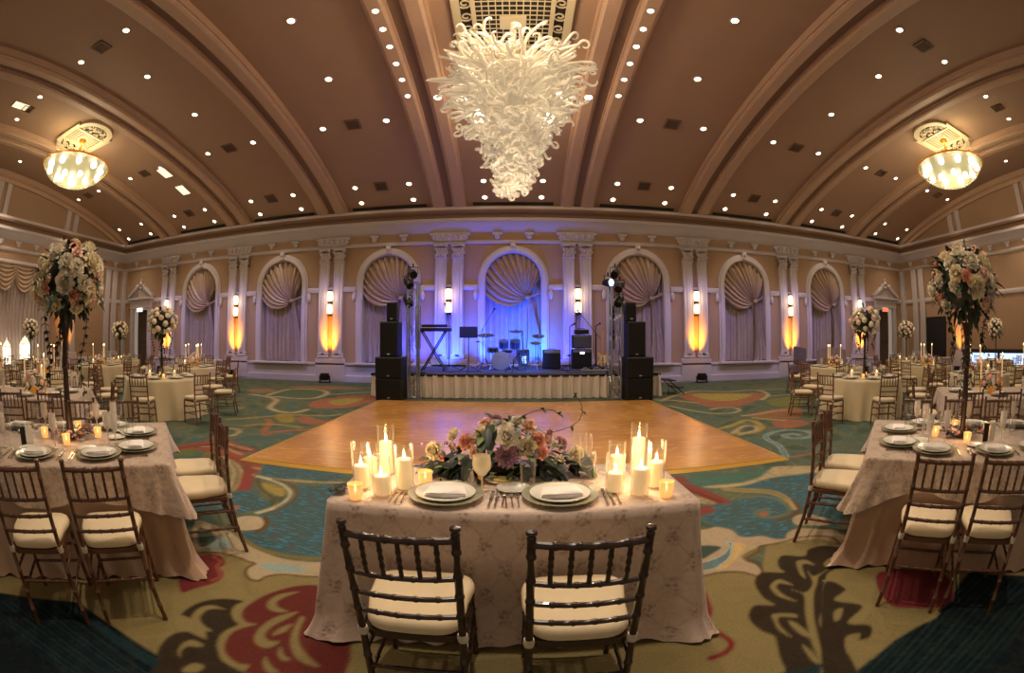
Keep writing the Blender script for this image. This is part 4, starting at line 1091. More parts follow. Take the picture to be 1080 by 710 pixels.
# ---------------------------------------------------------------- the white glass chandelier
def glass_chandelier():
    t = thing('glass_chandelier', 'huge white chandelier of curling blown-glass tendrils hanging over the hall', 'chandelier', (0, 7.25, 4.0))
    rr = random.Random(11)
    MB().lathe([(.001, .1), (.05, .2), (.1, .8), (.2, 1.5), (.3, 2.1), (.3, 2.5), (.14, 2.8), (.06, 3.0), (.06, 4.0)], 16).build('core', M['murano'], t)
    def rad(z):   # silhouette radius at height z
        pts = [(-1, .15), (0, .18), (.4, .28), (.9, .55), (1.3, .82), (1.6, 1.05), (2.0, 1.38), (2.4, 1.58), (2.6, 1.5), (2.9, 1.25), (3.3, 1.0)]
        for (a, b), (c, d) in zip(pts, pts[1:]):
            if a <= z <= c: return b + (d - b) * (z - a) / (c - a)
        return .3
    def hook(p, d, L, r0, wob, turn, rturn, side):
        """a blown tube: wavers along d for L, then hooks round by an angle of turn"""
        pts = []; rs = []
        side = side.normalized(); up = d.cross(side)
        ph = rr.uniform(0, 6.28); f = rr.uniform(.8, 1.5)
        n1, n2 = 9, 10
        q = Vector(p)
        for k in range(n1):
            s = k / (n1 - 1)
            q = Vector(p) + d * (L * s) + side * (wob * s * sin(ph + f * 6.28 * s)) + up * (wob * s * cos(ph + f * 6.28 * s))
            pts.append(q.copy())
        h = (pts[-1] - pts[-2]).normalized(); ax = h.cross(side + up * rr.uniform(-1, 1)); ax = ax.normalized() if ax.length > 1e-4 else side
        st = turn * rturn / n2
        for k in range(n2):
            h = Matrix.Rotation(turn / n2 * (1 + .6 * k / n2), 3, ax) @ h
            q = q + h * abs(st); pts.append(q.copy())
        m = len(pts)
        for k in range(m): rs.append(r0 * (1 - .72 * (k / (m - 1)) ** 1.6) + .003)
        return MB().tube(pts, rs, 6)
    rest = MB(); arms = []
    for i in range(420):
        z = 2.75 * (1 - rr.random() ** 1.3) + .03
        a = rr.uniform(0, 2 * PI)
        R_ = rad(z)
        d = Vector((cos(a), sin(a), -.5 + .95 * (z / 2.8) + rr.uniform(-.3, .25))).normalized()
        L = R_ * rr.uniform(.62, .98)
        p = Vector((cos(a) * .12, sin(a) * .12, z - L * d.z * .5))
        m_ = hook(p, d, L, .034, rr.uniform(.04, .12), rr.choice((1, -1)) * rr.uniform(1.2, 4.2), rr.uniform(.06, .11) * min(1, .45 + R_ * .5), Vector((-sin(a), cos(a), 0)))
        arms.append((sin(a) > .3, m_))
    for i in range(230):   # tight curls over the heart of it
        z = 2.6 * (1 - rr.random() ** 1.2) + .1
        a = rr.uniform(PI, 2 * PI) if i % 3 else rr.uniform(0, 2 * PI)
        q = rad(z) * rr.uniform(.45, .72)
        d = Vector((cos(a), sin(a), rr.uniform(-.9, .3))).normalized()
        m_ = hook(Vector((cos(a) * q, sin(a) * q, z)), d, .12, .03, .02, rr.choice((1, -1)) * rr.uniform(4, 6.5), rr.uniform(.07, .11), Vector((-sin(a), cos(a), rr.uniform(-.5, .5))))
        arms.append((True, m_))
    k = 0
    for back, m_ in arms:
        if not back and k < 100:
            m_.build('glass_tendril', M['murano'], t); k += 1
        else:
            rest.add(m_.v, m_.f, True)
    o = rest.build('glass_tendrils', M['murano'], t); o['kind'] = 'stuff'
    for q in (-1, 1):
        for z, x in ((1.95, .85), (1.5, .6)):
            MB().sph((q * x, -.15, z), .07, 8, 6).build('bulb', M['white_lamp'], t)
glass_chandelier()
# ---------------------------------------------------------------- chairs
def ringed(pts, r, n=8, bumps=()):
    """bamboo-turned stick: samples along the path with small raised rings"""
    P = [Vector(p) for p in pts]
    segs = [(P[i + 1] - P[i]).length for i in range(len(P) - 1)]; Lt = sum(segs)
    def at(d):
        for i, s in enumerate(segs):
            if d <= s or i == len(segs) - 1: return P[i].lerp(P[i + 1], min(1, d / s))
            d -= s
    ts = {0: r, 1: r}
    for b in bumps:
        for dt, k in ((-.018, 1), (-.009, 1.22), (.009, 1.22), (.018, 1)):
            ts[min(1, max(0, b + dt / Lt * .5))] = r * k
    for i in range(1, len(P) - 1): ts.setdefault(sum(segs[:i]) / Lt, r)
    ks = sorted(ts)
    return [at(k * Lt) for k in ks], [ts[k] for k in ks]
def chair_shapes():
    S = []
    hw = .185
    for s in (-1, 1):
        pts = [(s * (hw + .012), -.275, 0), (s * hw, -.238, .22), (s * hw, -.224, .43), (s * hw, -.236, .68), (s * hw, -.265, .9)]
        p, r = ringed(pts, .0145, 10, (.1, .22, .35, .5, .62, .72, .82, .93))
        m = MB().tube(p, r, 10)
        m.lathe([(.001, -.012), (.012, -.01), (.016, .004), (.013, .012), (.019, .02), (.017, .03), (.001, .034)], 10, (s * hw, -.267, .905))
        S.append(('back_post', m))
        pts = [(s * (hw + .012), .2, 0), (s * (hw + .008), .19, .25), (s * (hw + .004), .178, .43)]
        p, r = ringed(pts, .0145, 10, (.15, .4, .7, .9))
        S.append(('leg', MB().tube(p, r, 10)))
    def rail(z, y, rr, bow=.0, bumps=(.2, .4, .6, .8)):
        pts = [(-hw + 2 * hw * i / 6, y - bow * (1 - (i / 3 - 1) ** 2), z) for i in range(7)]
        p, r = ringed(pts, rr, 8, bumps)
        return MB().tube(p, r, 8)
    S.append(('top_rail', rail(.885, -.262, .0135, .022)))
    S.append(('cross_rail', rail(.725, -.24, .0105, .02)))
    S.append(('cross_rail', rail(.635, -.232, .0105, .018)))
    S.append(('cross_rail', rail(.55, -.227, .0105, .016)))
    for i in range(5):
        x = -hw + 2 * hw * (i + 1) / 6
        b = .02 * (1 - (x / hw) ** 2)
        p, r = ringed([(x, -.24 - b, .725), (x, -.262 - b, .885)], .0085, 8, (.3, .5, .7))
        S.append(('spindle', MB().tube(p, r, 8)))
    fr = MB()
    fr.grid(lambda u, v: ((.2 - (.0 if True else 0)) * max(-1, min(1, 1.25 * cos(2 * PI * u))), -.015 + .21 * max(-1, min(1, 1.25 * sin(2 * PI * u))), .415 + .028 * v), 28, 1, cu=True)
    fr.box((0, -.015, .43), (.38, .4, .02), .004)
    S.append(('seat_frame', fr))
    def cush(u, v):
        a = 2 * PI * u
        c, s_ = cos(a), sin(a)
        e = .42
        sx = math.copysign(abs(c) ** e, c); sy = math.copysign(abs(s_) ** e, s_)
        prof = [(.0, .437), (.9, .437), (1.0, .45), (1.03, .472), (1.0, .492), (.93, .503), (.6, .512), (.0, .515)]
        f = v * (len(prof) - 1); i = min(int(f), len(prof) - 2); q = f - i
        r = prof[i][0] + (prof[i + 1][0] - prof[i][0]) * q; z = prof[i][1] + (prof[i + 1][1] - prof[i][1]) * q
        w = .205 if sy > 0 else .19
        return (sx * r * (w + .012 * sy), -.012 + sy * r * .212, z)
    S.append(('cushion', MB().grid(cush, 32, 7, cu=True)))
    for z, y, in ((.3, .19), (.18, .197)):
        S.append(('stretcher', MB().tube(*ringed([(-hw, y, z), (hw, y, z)], .0095, 8, (.3, .5, .7)), 8)))
    S.append(('stretcher', MB().tube(*ringed([(-hw, -.236, .26), (hw, -.236, .26)], .0095, 8, (.3, .5, .7)), 8)))
    for s in (-1, 1):
        for z in (.33, .2):
            S.append(('stretcher', MB().tube(*ringed([(s * (hw + .005), -.238, z), (s * (hw + .005), .19, z)], .0095, 8, (.3, .5, .7)), 8)))
    for s in (-1, 1):
        S.append(('cushion_tie', MB().lathe([(.0185, -.018), (.0215, 0), (.0185, .018)], 10, (s * hw, -.223, .445))))
    return S
def mk_chair(mat, tie=True):
    def f():
        t = thing('chiavari_chair', '', 'chair')
        for n, m in chair_shapes():
            mm = M['cushion'] if n == 'cushion' else (M['tie'] if n == 'cushion_tie' else mat)
            o = m.build(n, mm, t)
            if n == 'cushion': o['label'] = 'cream padded cushion'
        return t
    return f
def mk_chair_far(mat):
    def f():
        t = thing('chiavari_chair', '', 'chair')
        g = {'frame': MB(), 'backrest': MB(), 'cushion': MB()}
        for n, m in chair_shapes():
            k = 'cushion' if n == 'cushion' else ('backrest' if n in ('top_rail', 'cross_rail', 'spindle') else 'frame')
            g[k].add(m.v, m.f, True)
        for k, m in g.items():
            o = m.build(k, M['cushion'] if k == 'cushion' else mat, t)
            if k == 'cushion': o['label'] = 'cream padded cushion'
        return t
    return f
CH_DARK = Proto(mk_chair(M['wooddark'])); CH_MID = Proto(mk_chair(M['woodmid'])); CH_GOLD = Proto(mk_chair(M['woodgold'])); CH_FAR = Proto(mk_chair_far(M['woodgold']))
def face(p, q):
    """rotation so that local +y at p points to q"""
    return math.atan2(q[1] - p[1], q[0] - p[0]) - PI / 2

# ---------------------------------------------------------------- cloths
def lace_mat(name, base, dark, light, cell=.17, strength=.75, rough=.5):
    """embroidered trellis: diamond lines and flower clusters in UV metres"""
    m, nt, b = newmat(name)
    N, L = nt.nodes, nt.links
    uv = N.new('ShaderNodeUVMap'); uv.uv_map = 'cloth'
    nz0 = N.new('ShaderNodeTexNoise'); nz0.inputs['Scale'].default_value = 14; nz0.inputs['Detail'].default_value = 2
    L.new(uv.outputs[0], nz0.inputs['Vector'])
    wob = N.new('ShaderNodeVectorMath'); wob.operation = 'MULTIPLY_ADD'; wob.inputs[1].default_value = (.03, .03, 0)
    L.new(nz0.outputs['Color'], wob.inputs[0]); L.new(uv.outputs[0], wob.inputs[2])
    sx = N.new('ShaderNodeSeparateXYZ'); L.new(wob.outputs[0], sx.inputs[0])
    def math_(op, a, b_=None, clamp=False):
        n = N.new('ShaderNodeMath'); n.operation = op; n.use_clamp = clamp
        for i, v in enumerate((a, b_)):
            if v is None: continue
            if isinstance(v, (int, float)): n.inputs[i].default_value = v
            else: L.new(v, n.inputs[i])
        return n.outputs[0]
    k = PI / cell
    p = math_('MULTIPLY', math_('ADD', sx.outputs[0], math_('MULTIPLY', sx.outputs[1], .62)), k)
    q = math_('MULTIPLY', math_('SUBTRACT', sx.outputs[0], math_('MULTIPLY', sx.outputs[1], .62)), k)
    sp, sq = math_('ABSOLUTE', math_('SINE', p)), math_('ABSOLUTE', math_('SINE', q))
    line = math_('SUBTRACT', 1., math_('MULTIPLY', math_('MINIMUM', sp, sq), 7.), True)
    # clusters where the trellis lines cross
    node = math_('SUBTRACT', 1., math_('MULTIPLY', math_('ADD', math_('MULTIPLY', sp, sp), math_('MULTIPLY', sq, sq)), 1.05), True)
    vo = N.new('ShaderNodeTexVoronoi'); vo.inputs['Scale'].default_value = 52; L.new(uv.outputs[0], vo.inputs['Vector'])
    petal = math_('SUBTRACT', 1.15, math_('MULTIPLY', vo.outputs['Distance'], 1.5), True)
    cl = math_('MULTIPLY', math_('MULTIPLY', node, 1.5, True), petal)
    fac = math_('MULTIPLY', math_('MAXIMUM', math_('MULTIPLY', line, .3), cl), strength, True)
    n3 = N.new('ShaderNodeTexNoise'); n3.inputs['Scale'].default_value = 26; n3.inputs['Detail'].default_value = 6; n3.inputs['Roughness'].default_value = .8; L.new(uv.outputs[0], n3.inputs['Vector'])
    mx0 = N.new('ShaderNodeMix'); mx0.data_type = 'RGBA'; mx0.inputs[6].default_value = srgb(base); mx0.inputs[7].default_value = srgb(light)
    mrn = N.new('ShaderNodeMapRange'); mrn.inputs[1].default_value = .35; mrn.inputs[2].default_value = .65; L.new(n3.outputs['Fac'], mrn.inputs[0]); L.new(mrn.outputs[0], mx0.inputs[0])
    mx = N.new('ShaderNodeMix'); mx.data_type = 'RGBA'; mx.inputs[7].default_value = srgb(dark)
    L.new(mx0.outputs[2], mx.inputs[6]); L.new(fac, mx.inputs[0]); L.new(mx.outputs[2], b.inputs['Base Color'])
    b.inputs['Roughness'].default_value = rough; b.inputs['Sheen Weight'].default_value = .3
    bp = N.new('ShaderNodeBump'); bp.inputs['Strength'].default_value = .35; bp.inputs['Distance'].default_value = .006
    L.new(fac, bp.inputs['Height']); L.new(bp.outputs[0], b.inputs['Normal'])
    return m
M['lace'] = lace_mat('lace_cloth', '#cbb09e', '#83604f', '#dcc7b6', .17, .8)
M['lace2'] = lace_mat('lace_cloth_pale', '#a68c77', '#7d6252', '#cdb8a4', .2, .8)
M['satin'] = pm('champagne_satin', '#b8977c', .32, var=.06, scale=4, sheen=.3)
M['palecloth'] = pm('pale_gold_cloth', '#cfbd96', .4, var=.06, scale=4, sheen=.3)
def cloth_obj(name, rows, uvrows, mat, parent=None, top=None):
    """rows: rings of points, first ring the outline of the table top"""
    n = len(rows[0]); vs = [tuple(p) for r in rows for p in r]; uv = [u for r in uvrows for u in r]
    fs = []
    for j in range(len(rows) - 1):
        for i in range(n):
            k = (i + 1) % n
            fs.append((j * n + i, j * n + k, (j + 1) * n + k, (j + 1) * n + i))
    me = bpy.data.meshes.new(name)
    cx = sum(p[0] for p in rows[0]) / n; cy = sum(p[1] for p in rows[0]) / n; zt = rows[0][0][2]
    # table top as rings shrinking to the middle
    base = 0; rings = 5
    idx = list(range(n))
    for q in range(1, rings):
        f = 1 - q / rings
        o = len(vs)
        for i in range(n):
            x, y = cx + (rows[0][i][0] - cx) * f, cy + (rows[0][i][1] - cy) * f
            vs.append((x, y, zt)); uv.append((x, y))
        for i in range(n):
            k = (i + 1) % n
            fs.append((idx[k], idx[i], o + i, o + k))
        idx = list(range(o, o + n))
    o = len(vs); vs.append((cx, cy, zt)); uv.append((cx, cy))
    for i in range(n): fs.append((idx[(i + 1) % n], idx[i], o))
    me.from_pydata(vs, [], fs)
    me.polygons.foreach_set('use_smooth', [True] * len(fs))
    lay = me.uv_layers.new(name='cloth')
    li = np.zeros(len(me.loops), np.int32); me.loops.foreach_get('vertex_index', li)
    # seam-free enough: perimeter coordinate keeps running; ring faces at the wrap use the raw value
    U = np.array(uv)[li].astype(np.float32)
    nsk = (len(rows) - 1) * n * 4
    U[nsk:] = np.array(vs)[li[nsk:], :2]
    lay.data.foreach_set('uv', U.ravel())
    me.materials.append(mat); me.update()
    ob = bpy.data.objects.new(name, me); COL.objects.link(ob)
    if parent: ob.parent = parent
    return ob
def rect_outline(w, d, r=.04, step=.02):
    pts = []
    cs = [(w / 2 - r, -d / 2 + r, -PI / 2), (w / 2 - r, d / 2 - r, 0), (-w / 2 + r, d / 2 - r, PI / 2), (-w / 2 + r, -d / 2 + r, PI)]
    raw = []
    for (cx, cy, a0) in cs:
        for i in range(7):
            a = a0 + PI / 2 * i / 6
            raw.append((cx + r * cos(a), cy + r * sin(a)))
    raw.append(raw[0])
    out = []; s = 0
    for a, b in zip(raw, raw[1:]):
        L = math.hypot(b[0] - a[0], b[1] - a[1]); k = max(1, int(L / step))
        for i in range(k):
            t = i / k
            out.append((a[0] + (b[0] - a[0]) * t, a[1] + (b[1] - a[1]) * t, s + L * t))
        s += L
    return out, s
def drape_rect(w, d, h, flare=.06, corner=.22, amp=.014, drop=None, seed=0, puddle=0., cornfold=.05, hem=None):
    """rings of a cloth falling over a w x d table: hangs almost flat along the sides, flares into folds at the corners"""
    out, per = rect_outline(w, d)
    drop = h - .004 if drop is None else drop
    corners = [(w / 2, -d / 2), (w / 2, d / 2), (-w / 2, d / 2), (-w / 2, -d / 2)]
    rows = []; uvs = []
    nr = 18
    for j in range(nr + 1):
        v = j / nr
        r = []; u = []
        for x, y, s in out:
            dc = min(math.hypot(x - a, y - b) for a, b in corners)
            g = math.exp(-(dc / .17) ** 2)
            ca = min(corners, key=lambda c: math.hypot(x - c[0], y - c[1]))
            # outward direction: side normal blended with the corner diagonal
            nx = (1 if x > 0 else -1) if abs(abs(x) - w / 2) < .035 else 0
            ny = (1 if y > 0 else -1) if abs(abs(y) - d / 2) < .035 else 0
            L = math.hypot(nx, ny) or 1
            nx, ny = nx / L, ny / L
            cx_, cy_ = (1 if ca[0] > 0 else -1) * .707, (1 if ca[1] > 0 else -1) * .707
            ox, oy = nx * (1 - g) + cx_ * g, ny * (1 - g) + cy_ * g
            ph = sin(s * 2 * PI / .33 + seed) + .6 * sin(s * 2 * PI / .19 + 2.1 * seed + 1)
            ee = v ** 1.25
            off = .006 + flare * ee + amp * ph * ee * (1 - g) + corner * g * ee + cornfold * min(1, g * 1.6) * ee * (sin(s * 2 * PI / .12 + seed + 2 * v) + .5 * sin(s * 2 * PI / .07 + 3 * v))
            hh = drop * (1 if hem is None else hem(s, g))
            z = h - hh * v
            if v < .06: off *= v / .06
            pz = puddle * g * max(0, v - .85) / .15
            off += pz
            r.append((x + ox * off, y + oy * off, max(z, .006 + .01 * (1 + sin(s * 40)) * (v > .95))))
            u.append((s * 1.0 if True else 0, -hh * v - .0))
        rows.append(r); uvs.append(u)
    return rows, uvs
def drape_round(r, h, amp=.05, nf=13, flare=.11, seed=0, n=132):
    rows = []; uvs = []
    for j in range(15):
        v = j / 14; rr = []; u = []
        for i in range(n):
            a = 2 * PI * i / n
            e = v ** 1.1
            f = sin(nf * a + seed + .7 * sin(3 * a)); f = (abs(f) ** .6) * (1 if f > 0 else -1) * .8 + .3 * sin(2.0 * nf * a + 1)
            q = r + .004 + flare * e + amp * f * e
            rr.append((q * cos(a), q * sin(a), h - (h - .008) * v)); u.append((a * r, -h * v))
        rows.append(rr); uvs.append(u)
    return rows, uvs
# ---------------------------------------------------------------- tableware prototypes
def mk_plate():
    t = thing('dinner_plate', '', 'plate')
    MB().lathe([(.001, .004), (.09, .004), (.1, .001), (.155, .016), (.168, .02), (.168, .024), (.15, .02), (.1, .009), (.001, .009)], 32).build('charger', M['silverrim'], t)
    MB().lathe([(.001, .012), (.08, .012), (.125, .026), (.133, .028), (.133, .031), (.12, .028), (.082, .018), (.001, .018)], 28).build('plate', M['china'], t)
    return t
M['silverrim'] = pm('charger_glaze', '#b9b79c', .22, .35, var=.3, scale=45)
def mk_napkin():
    t = thing('folded_napkin', '', 'napkin')
    a = MB()
    for z, w, d in ((.003, .2, .12), (.011, .194, .114), (.019, .186, .106)):
        def f(u, v, z=z, w=w, d=d):
            x, y = 2 * u - 1, 2 * v - 1
            e = max(0, 1 - max(abs(x), abs(y)) ** 6)
            return (x * w / 2 * (1 - .16 * v), y * d / 2, z + .007 * e + .004 * sin(2.5 * x) * e)
        a.grid(f, 16, 12)
        a.box((0, 0, z), (w * .8, d * .9, .004), .001)
    a.build('napkin_cloth', M['napkin'], t)
    return t
def mk_goblet(mat, tall=.21, r=.036):
    def f():
        t = thing('goblet', '', 'glass')
        MB().lathe([(.001, 0), (.032, .001), (.032, .004), (.008, .01), (.005, .02), (.005, tall * .42), (.012, tall * .46), (r * .85, tall * .58), (r, tall * .75), (r * .95, tall), (r * .9, tall), (r * .94, tall * .75), (r * .8, tall * .59), (.001, tall * .5)], 16).build('bowl_and_stem', mat, t)
        return t
    return f
def mk_tumbler():
    t = thing('water_glass', '', 'glass')
    MB().lathe([(.001, 0), (.03, 0), (.036, .13), (.033, .13), (.028, .012), (.001, .01)], 16).build('tumbler', M['glass'], t)
    return t
def flame(mb, c, k=1.):
    return mb.lathe([(.0005, 0), (.005 * k, .004 * k), (.0065 * k, .011 * k), (.004 * k, .024 * k), (.0005, .038 * k)], 8, c)
def mk_votive():
    t = thing('votive_candle', '', 'candle')
    MB().lathe([(.001, 0), (.026, .001), (.031, .03), (.033, .068), (.031, .068), (.029, .03), (.024, .006), (.001, .006)], 16).build('glass_cup', M['amber'], t)
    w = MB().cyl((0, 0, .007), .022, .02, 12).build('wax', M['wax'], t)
    flame(MB(), (0, 0, .032), .8).build('flame', M['flame'], t)
    return t
def mk_pillar(h, gh, r=.038):
    def f():
        t = thing('hurricane_candle', '', 'candle')
        g = r + .01
        MB().lathe([(.001, .0), (g, .001), (g, gh), (g - .003, gh), (g - .003, .008), (.001, .008)], 22).build('glass_cylinder', M['glass'], t)
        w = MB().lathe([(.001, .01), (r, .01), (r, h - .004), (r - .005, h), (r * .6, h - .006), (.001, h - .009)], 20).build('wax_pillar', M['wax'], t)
        MB().tube([(0, 0, h - .01), (.001, 0, h + .006)], .001, 5).build('wick', M['black'], w)
        flame(MB(), (0, 0, h), 1.25).build('flame', M['flame'], w)
        return t
    return f
def mk_taper():
    t = thing('taper_candle', '', 'candle')
    MB().lathe([(.001, 0), (.05, .002), (.045, .012), (.012, .02), (.009, .16), (.018, .19), (.014, .2), (.001, .2)], 12).build('candle_holder', M['gold'], t)
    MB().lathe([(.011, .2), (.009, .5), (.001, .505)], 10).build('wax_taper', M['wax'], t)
    flame(MB(), (0, 0, .505), 1.2).build('flame', M['flame'], t)
    return t
PLATE, NAPKIN, GOB, FROST, VOT, TAPER = Proto(mk_plate), Proto(mk_napkin), Proto(mk_goblet(M['glass'])), Proto(mk_goblet(M['frost'], .24, .034)), Proto(mk_votive), Proto(mk_taper)
PIL_S, PIL_L = Proto(mk_pillar(.10, .2)), Proto(mk_pillar(.15, .26))
# ---------------------------------------------------------------- flowers
def petal(mb, T, w, l, cup, rollb=.0, nu=4, nv=4):
    def f(u, v):
        x = (u - .5) * 2
        wd = w * (sin(PI * min(1, .12 + .8 * v)) ** .7)
        return (x * wd, l * v * (1 - .1 * x * x), cup * (v * v) * l - rollb * l * max(0, v - .7) ** 1.2 * 3 + .35 * w * x * x)
    mb.grid(f, nu, nv, T=T)
def rose_mesh(layers, seed=0, open_=1.0):
    rr = random.Random(seed); mb = MB()
    for k, (n, tilt, l, w, z, roll) in enumerate(layers):
        for i in range(n):
            a = 2 * PI * (i + .5 * (k % 2)) / n + rr.uniform(-.12, .12)
            T = Matrix.Translation((0, 0, z)) @ Matrix.Rotation(a, 4, 'Z') @ Matrix.Translation((0, .006, 0)) @ Matrix.Rotation(math.radians(tilt * open_ + rr.uniform(-6, 6)), 4, 'X')
            petal(mb, T, w, l, .25, roll)
    return mb
ROSE = [(3, 84, .03, .014, .012, 0), (5, 74, .036, .019, .008, .1), (5, 60, .042, .023, .004, .25), (6, 42, .046, .026, .0, .4), (6, 22, .05, .029, -.004, .5)]
PEONY = [(6, 84, .028, .012, .014, 0), (8, 72, .036, .016, .01, 0), (9, 58, .044, .018, .006, .1), (10, 42, .05, .022, .002, .2), (10, 24, .056, .027, -.004, .3), (8, 6, .058, .03, -.008, .3)]
DAHLIA = [(8, 80, .02, .006, .01, 0), (12, 62, .03, .008, .008, 0), (14, 42, .04, .009, .004, 0), (16, 20, .046, .01, 0, 0), (16, 2, .048, .011, -.004, 0)]
SPRAY = [(4, 80, .018, .009, .008, 0), (5, 60, .022, .012, .004, 0), (5, 30, .024, .013, 0, .2)]
FM = {}
for nm, ly in (('rose', ROSE), ('peony', PEONY), ('dahlia', DAHLIA), ('spray_rose', SPRAY)):
    FM[nm] = rose_mesh(ly, len(nm))
# cheaper flower for the distant balls
FARF = MB().sph((0, 0, .012), .034, 8, 5, sz=.7)
for i in range(7):
    a = i * 2 * PI / 7
    FARF.sph((.022 * cos(a), .022 * sin(a), .004), .02, 6, 4, sz=.6)
FMESH = {}
def flower_mesh(kind, col):
    key = (kind, col)
    if key not in FMESH:
        mb = FARF if kind == 'far' else FM[kind]
        me = mb.mesh('rose' if kind == 'far' else kind); me.materials.append(M[col]); FMESH[key] = me
    return FMESH[key]
def add_flower(parent, kind, col, p, nrm, size):
    o = bpy.data.objects.new('rose' if kind == 'far' else kind, flower_mesh(kind, col)); COL.objects.link(o); o.parent = parent
    q = Vector(nrm).to_track_quat('Z', 'Y')
    o.matrix_local = Matrix.Translation(p) @ q.to_matrix().to_4x4() @ Matrix.Rotation(R.uniform(0, 6), 4, 'Z') @ Matrix.Diagonal((size, size, size, 1))
    return o
def leaf(mb, p, d, l, w, droop=.3, up=(0, 0, 1)):
    d = Vector(d).normalized(); s = d.cross(Vector(up)); s = s.normalized() if s.length > 1e-4 else Vector((1, 0, 0)); n = s.cross(d)
    p = Vector(p)
    vs = []; fs = []
    K = 5
    for k in range(K + 1):
        t = k / K; ww = w * sin(PI * (t * .92 + .06)) ** .8 if k < K else 0
        c = p + d * (l * t) - Vector((0, 0, 1)) * (droop * l * t * t)
        vs += [tuple(c - s * ww + n * ww * .35), tuple(c), tuple(c + s * ww + n * ww * .35)]
    for k in range(K):
        a = 3 * k
        fs += [(a, a + 1, a + 4, a + 3), (a + 1, a + 2, a + 5, a + 4)]
    mb.add(vs, fs, True)
def fib(n):
    g = PI * (3 - 5 ** .5)
    return [(cos(g * i) * math.sqrt(1 - z * z), sin(g * i) * math.sqrt(1 - z * z), z) for i in range(n) for z in [1 - 2 * (i + .5) / n]]
def flower_ball(loc, r, label, near=True, seed=0, trail=True, sq=.88):
    t = thing('flower_ball', label, 'flower arrangement', loc, 0, 'ball arrangements on tall stands')
    rr = random.Random(seed)
    MB().sph((0, 0, 0), r * .66, 16, 10, sz=sq).build('foliage_core', M['leafdark'], t)
    n = 64 if near else 44
    fol = MB(); fol2 = MB()
    for i, d in enumerate(fib(n)):
        d = Vector(d) + Vector([rr.uniform(-.12, .12) for _ in range(3)]); d.normalize()
        if d.z < -.72: continue
        if near:
            kind, col, sz = rr.choice([('peony', 'cream', 1.75), ('peony', 'cream', 1.6), ('peony', 'white', 1.6), ('peony', 'white', 1.35), ('rose', 'white', 1.3), ('rose', 'blush', 1.3), ('rose', 'coral', 1.1), ('spray_rose', 'blush', 1.4), ('dahlia', 'blush', 1.3), ('peony', 'cream', 1.3)])
        else:
            kind, col, sz = 'far', rr.choice(['cream', 'cream', 'white', 'blush', 'cream', 'blush']), 1.7
        sz *= r / .36 * rr.uniform(.9, 1.1)
        q = r * rr.uniform(.82, .97)
        add_flower(t, kind, col, (d.x * q, d.y * q, d.z * q * sq), d, sz)
    for i in range(190 if near else 90):
        d = Vector((rr.gauss(0, 1), rr.gauss(0, 1), rr.gauss(-.15, 1))).normalized()
        q = r * rr.uniform(.68, .86)
        out = rr.random() < .16
        leaf(fol if i % 3 else fol2, (d.x * q, d.y * q, d.z * q * sq), d + Vector((rr.uniform(-.5, .5), rr.uniform(-.5, .5), rr.uniform(-.3, .4))), r * (.5 if out else .3) * rr.uniform(.8, 1.2), r * .075, .25)
    o = fol.build('foliage', M['leafdark'], t); o['kind'] = 'stuff'
    o = fol2.build('foliage', M['leaf'], t); o['kind'] = 'stuff'
    if trail:   # trailing vines
        for a, L in ((rr.uniform(0, 1), 1.3), (rr.uniform(2, 3), .8), (rr.uniform(3.6, 4.4), 1.15), (5.4, .7)):
            v = MB(); pts = []
            for k in range(12):
                s = k / 11
                pts.append((cos(a) * r * (.62 + .12 * sin(6 * s)), sin(a) * r * (.62 + .12 * cos(5 * s)), -r * sq * .55 - s * L * r * 1.5))
            v.tube(pts, .004, 4)
            for p in pts[1:]:
                for _ in range(3 if near else 2):
                    leaf(v, p, (rr.uniform(-1, 1), rr.uniform(-1, 1), rr.uniform(-.8, .3)), r * .13, r * .05, .3)
            v.build('trailing_vine', M['leafdark'], t)
    return t
def tall_stand(loc, h, label):
    t = thing('tall_stand', label, 'stand', loc, 0, 'tall bronze flower stands')
    MB().lathe([(.001, 0), (.1, .004), (.1, .014), (.055, .03), (.034, .06), (.03, h * .3), (.024, h * .6), (.026, h * .85), (.045, h * .97), (.06, h), (.05, h), (.001, h - .03)], 16).build('trumpet_vase', M['bronze'], t)
    for z in (h * .32, h * .62):
        MB().lathe([(.03, -.012), (.037, 0), (.03, .012)], 14, (0, 0, z)).build('collar', M['bronze'], t)
    return t
def low_wreath(loc, label, seed=1, r=.2, n=16, kinds=(('rose', 'mauve'), ('spray_rose', 'coral'), ('spray_rose', 'mauve')), leaves=40):
    """ring of loose petals and leaves around a stand's foot"""
    t = thing('flower_wreath', label, 'flower arrangement', loc, 0, 'low flowers on the tables')
    rr = random.Random(seed)
    for i in range(n):
        a = rr.uniform(0, 6.28); q = r * rr.uniform(.55, 1.1)
        k, c = rr.choice(kinds)
        add_flower(t, k, c, (q * cos(a), q * sin(a), .018 + rr.random() * .03), (cos(a) * .6, sin(a) * .6, 1), rr.uniform(.7, 1.05))
    f = MB()
    for i in range(leaves):
        a = rr.uniform(0, 6.28); q = r * rr.uniform(.3, .9)
        leaf(f, (q * cos(a), q * sin(a), .03 + rr.random() * .03), (cos(a), sin(a), rr.uniform(0, .5)), .08, .02, .3)
    o = f.build('foliage', M['leafdark'], t); o['kind'] = 'stuff'
    return t
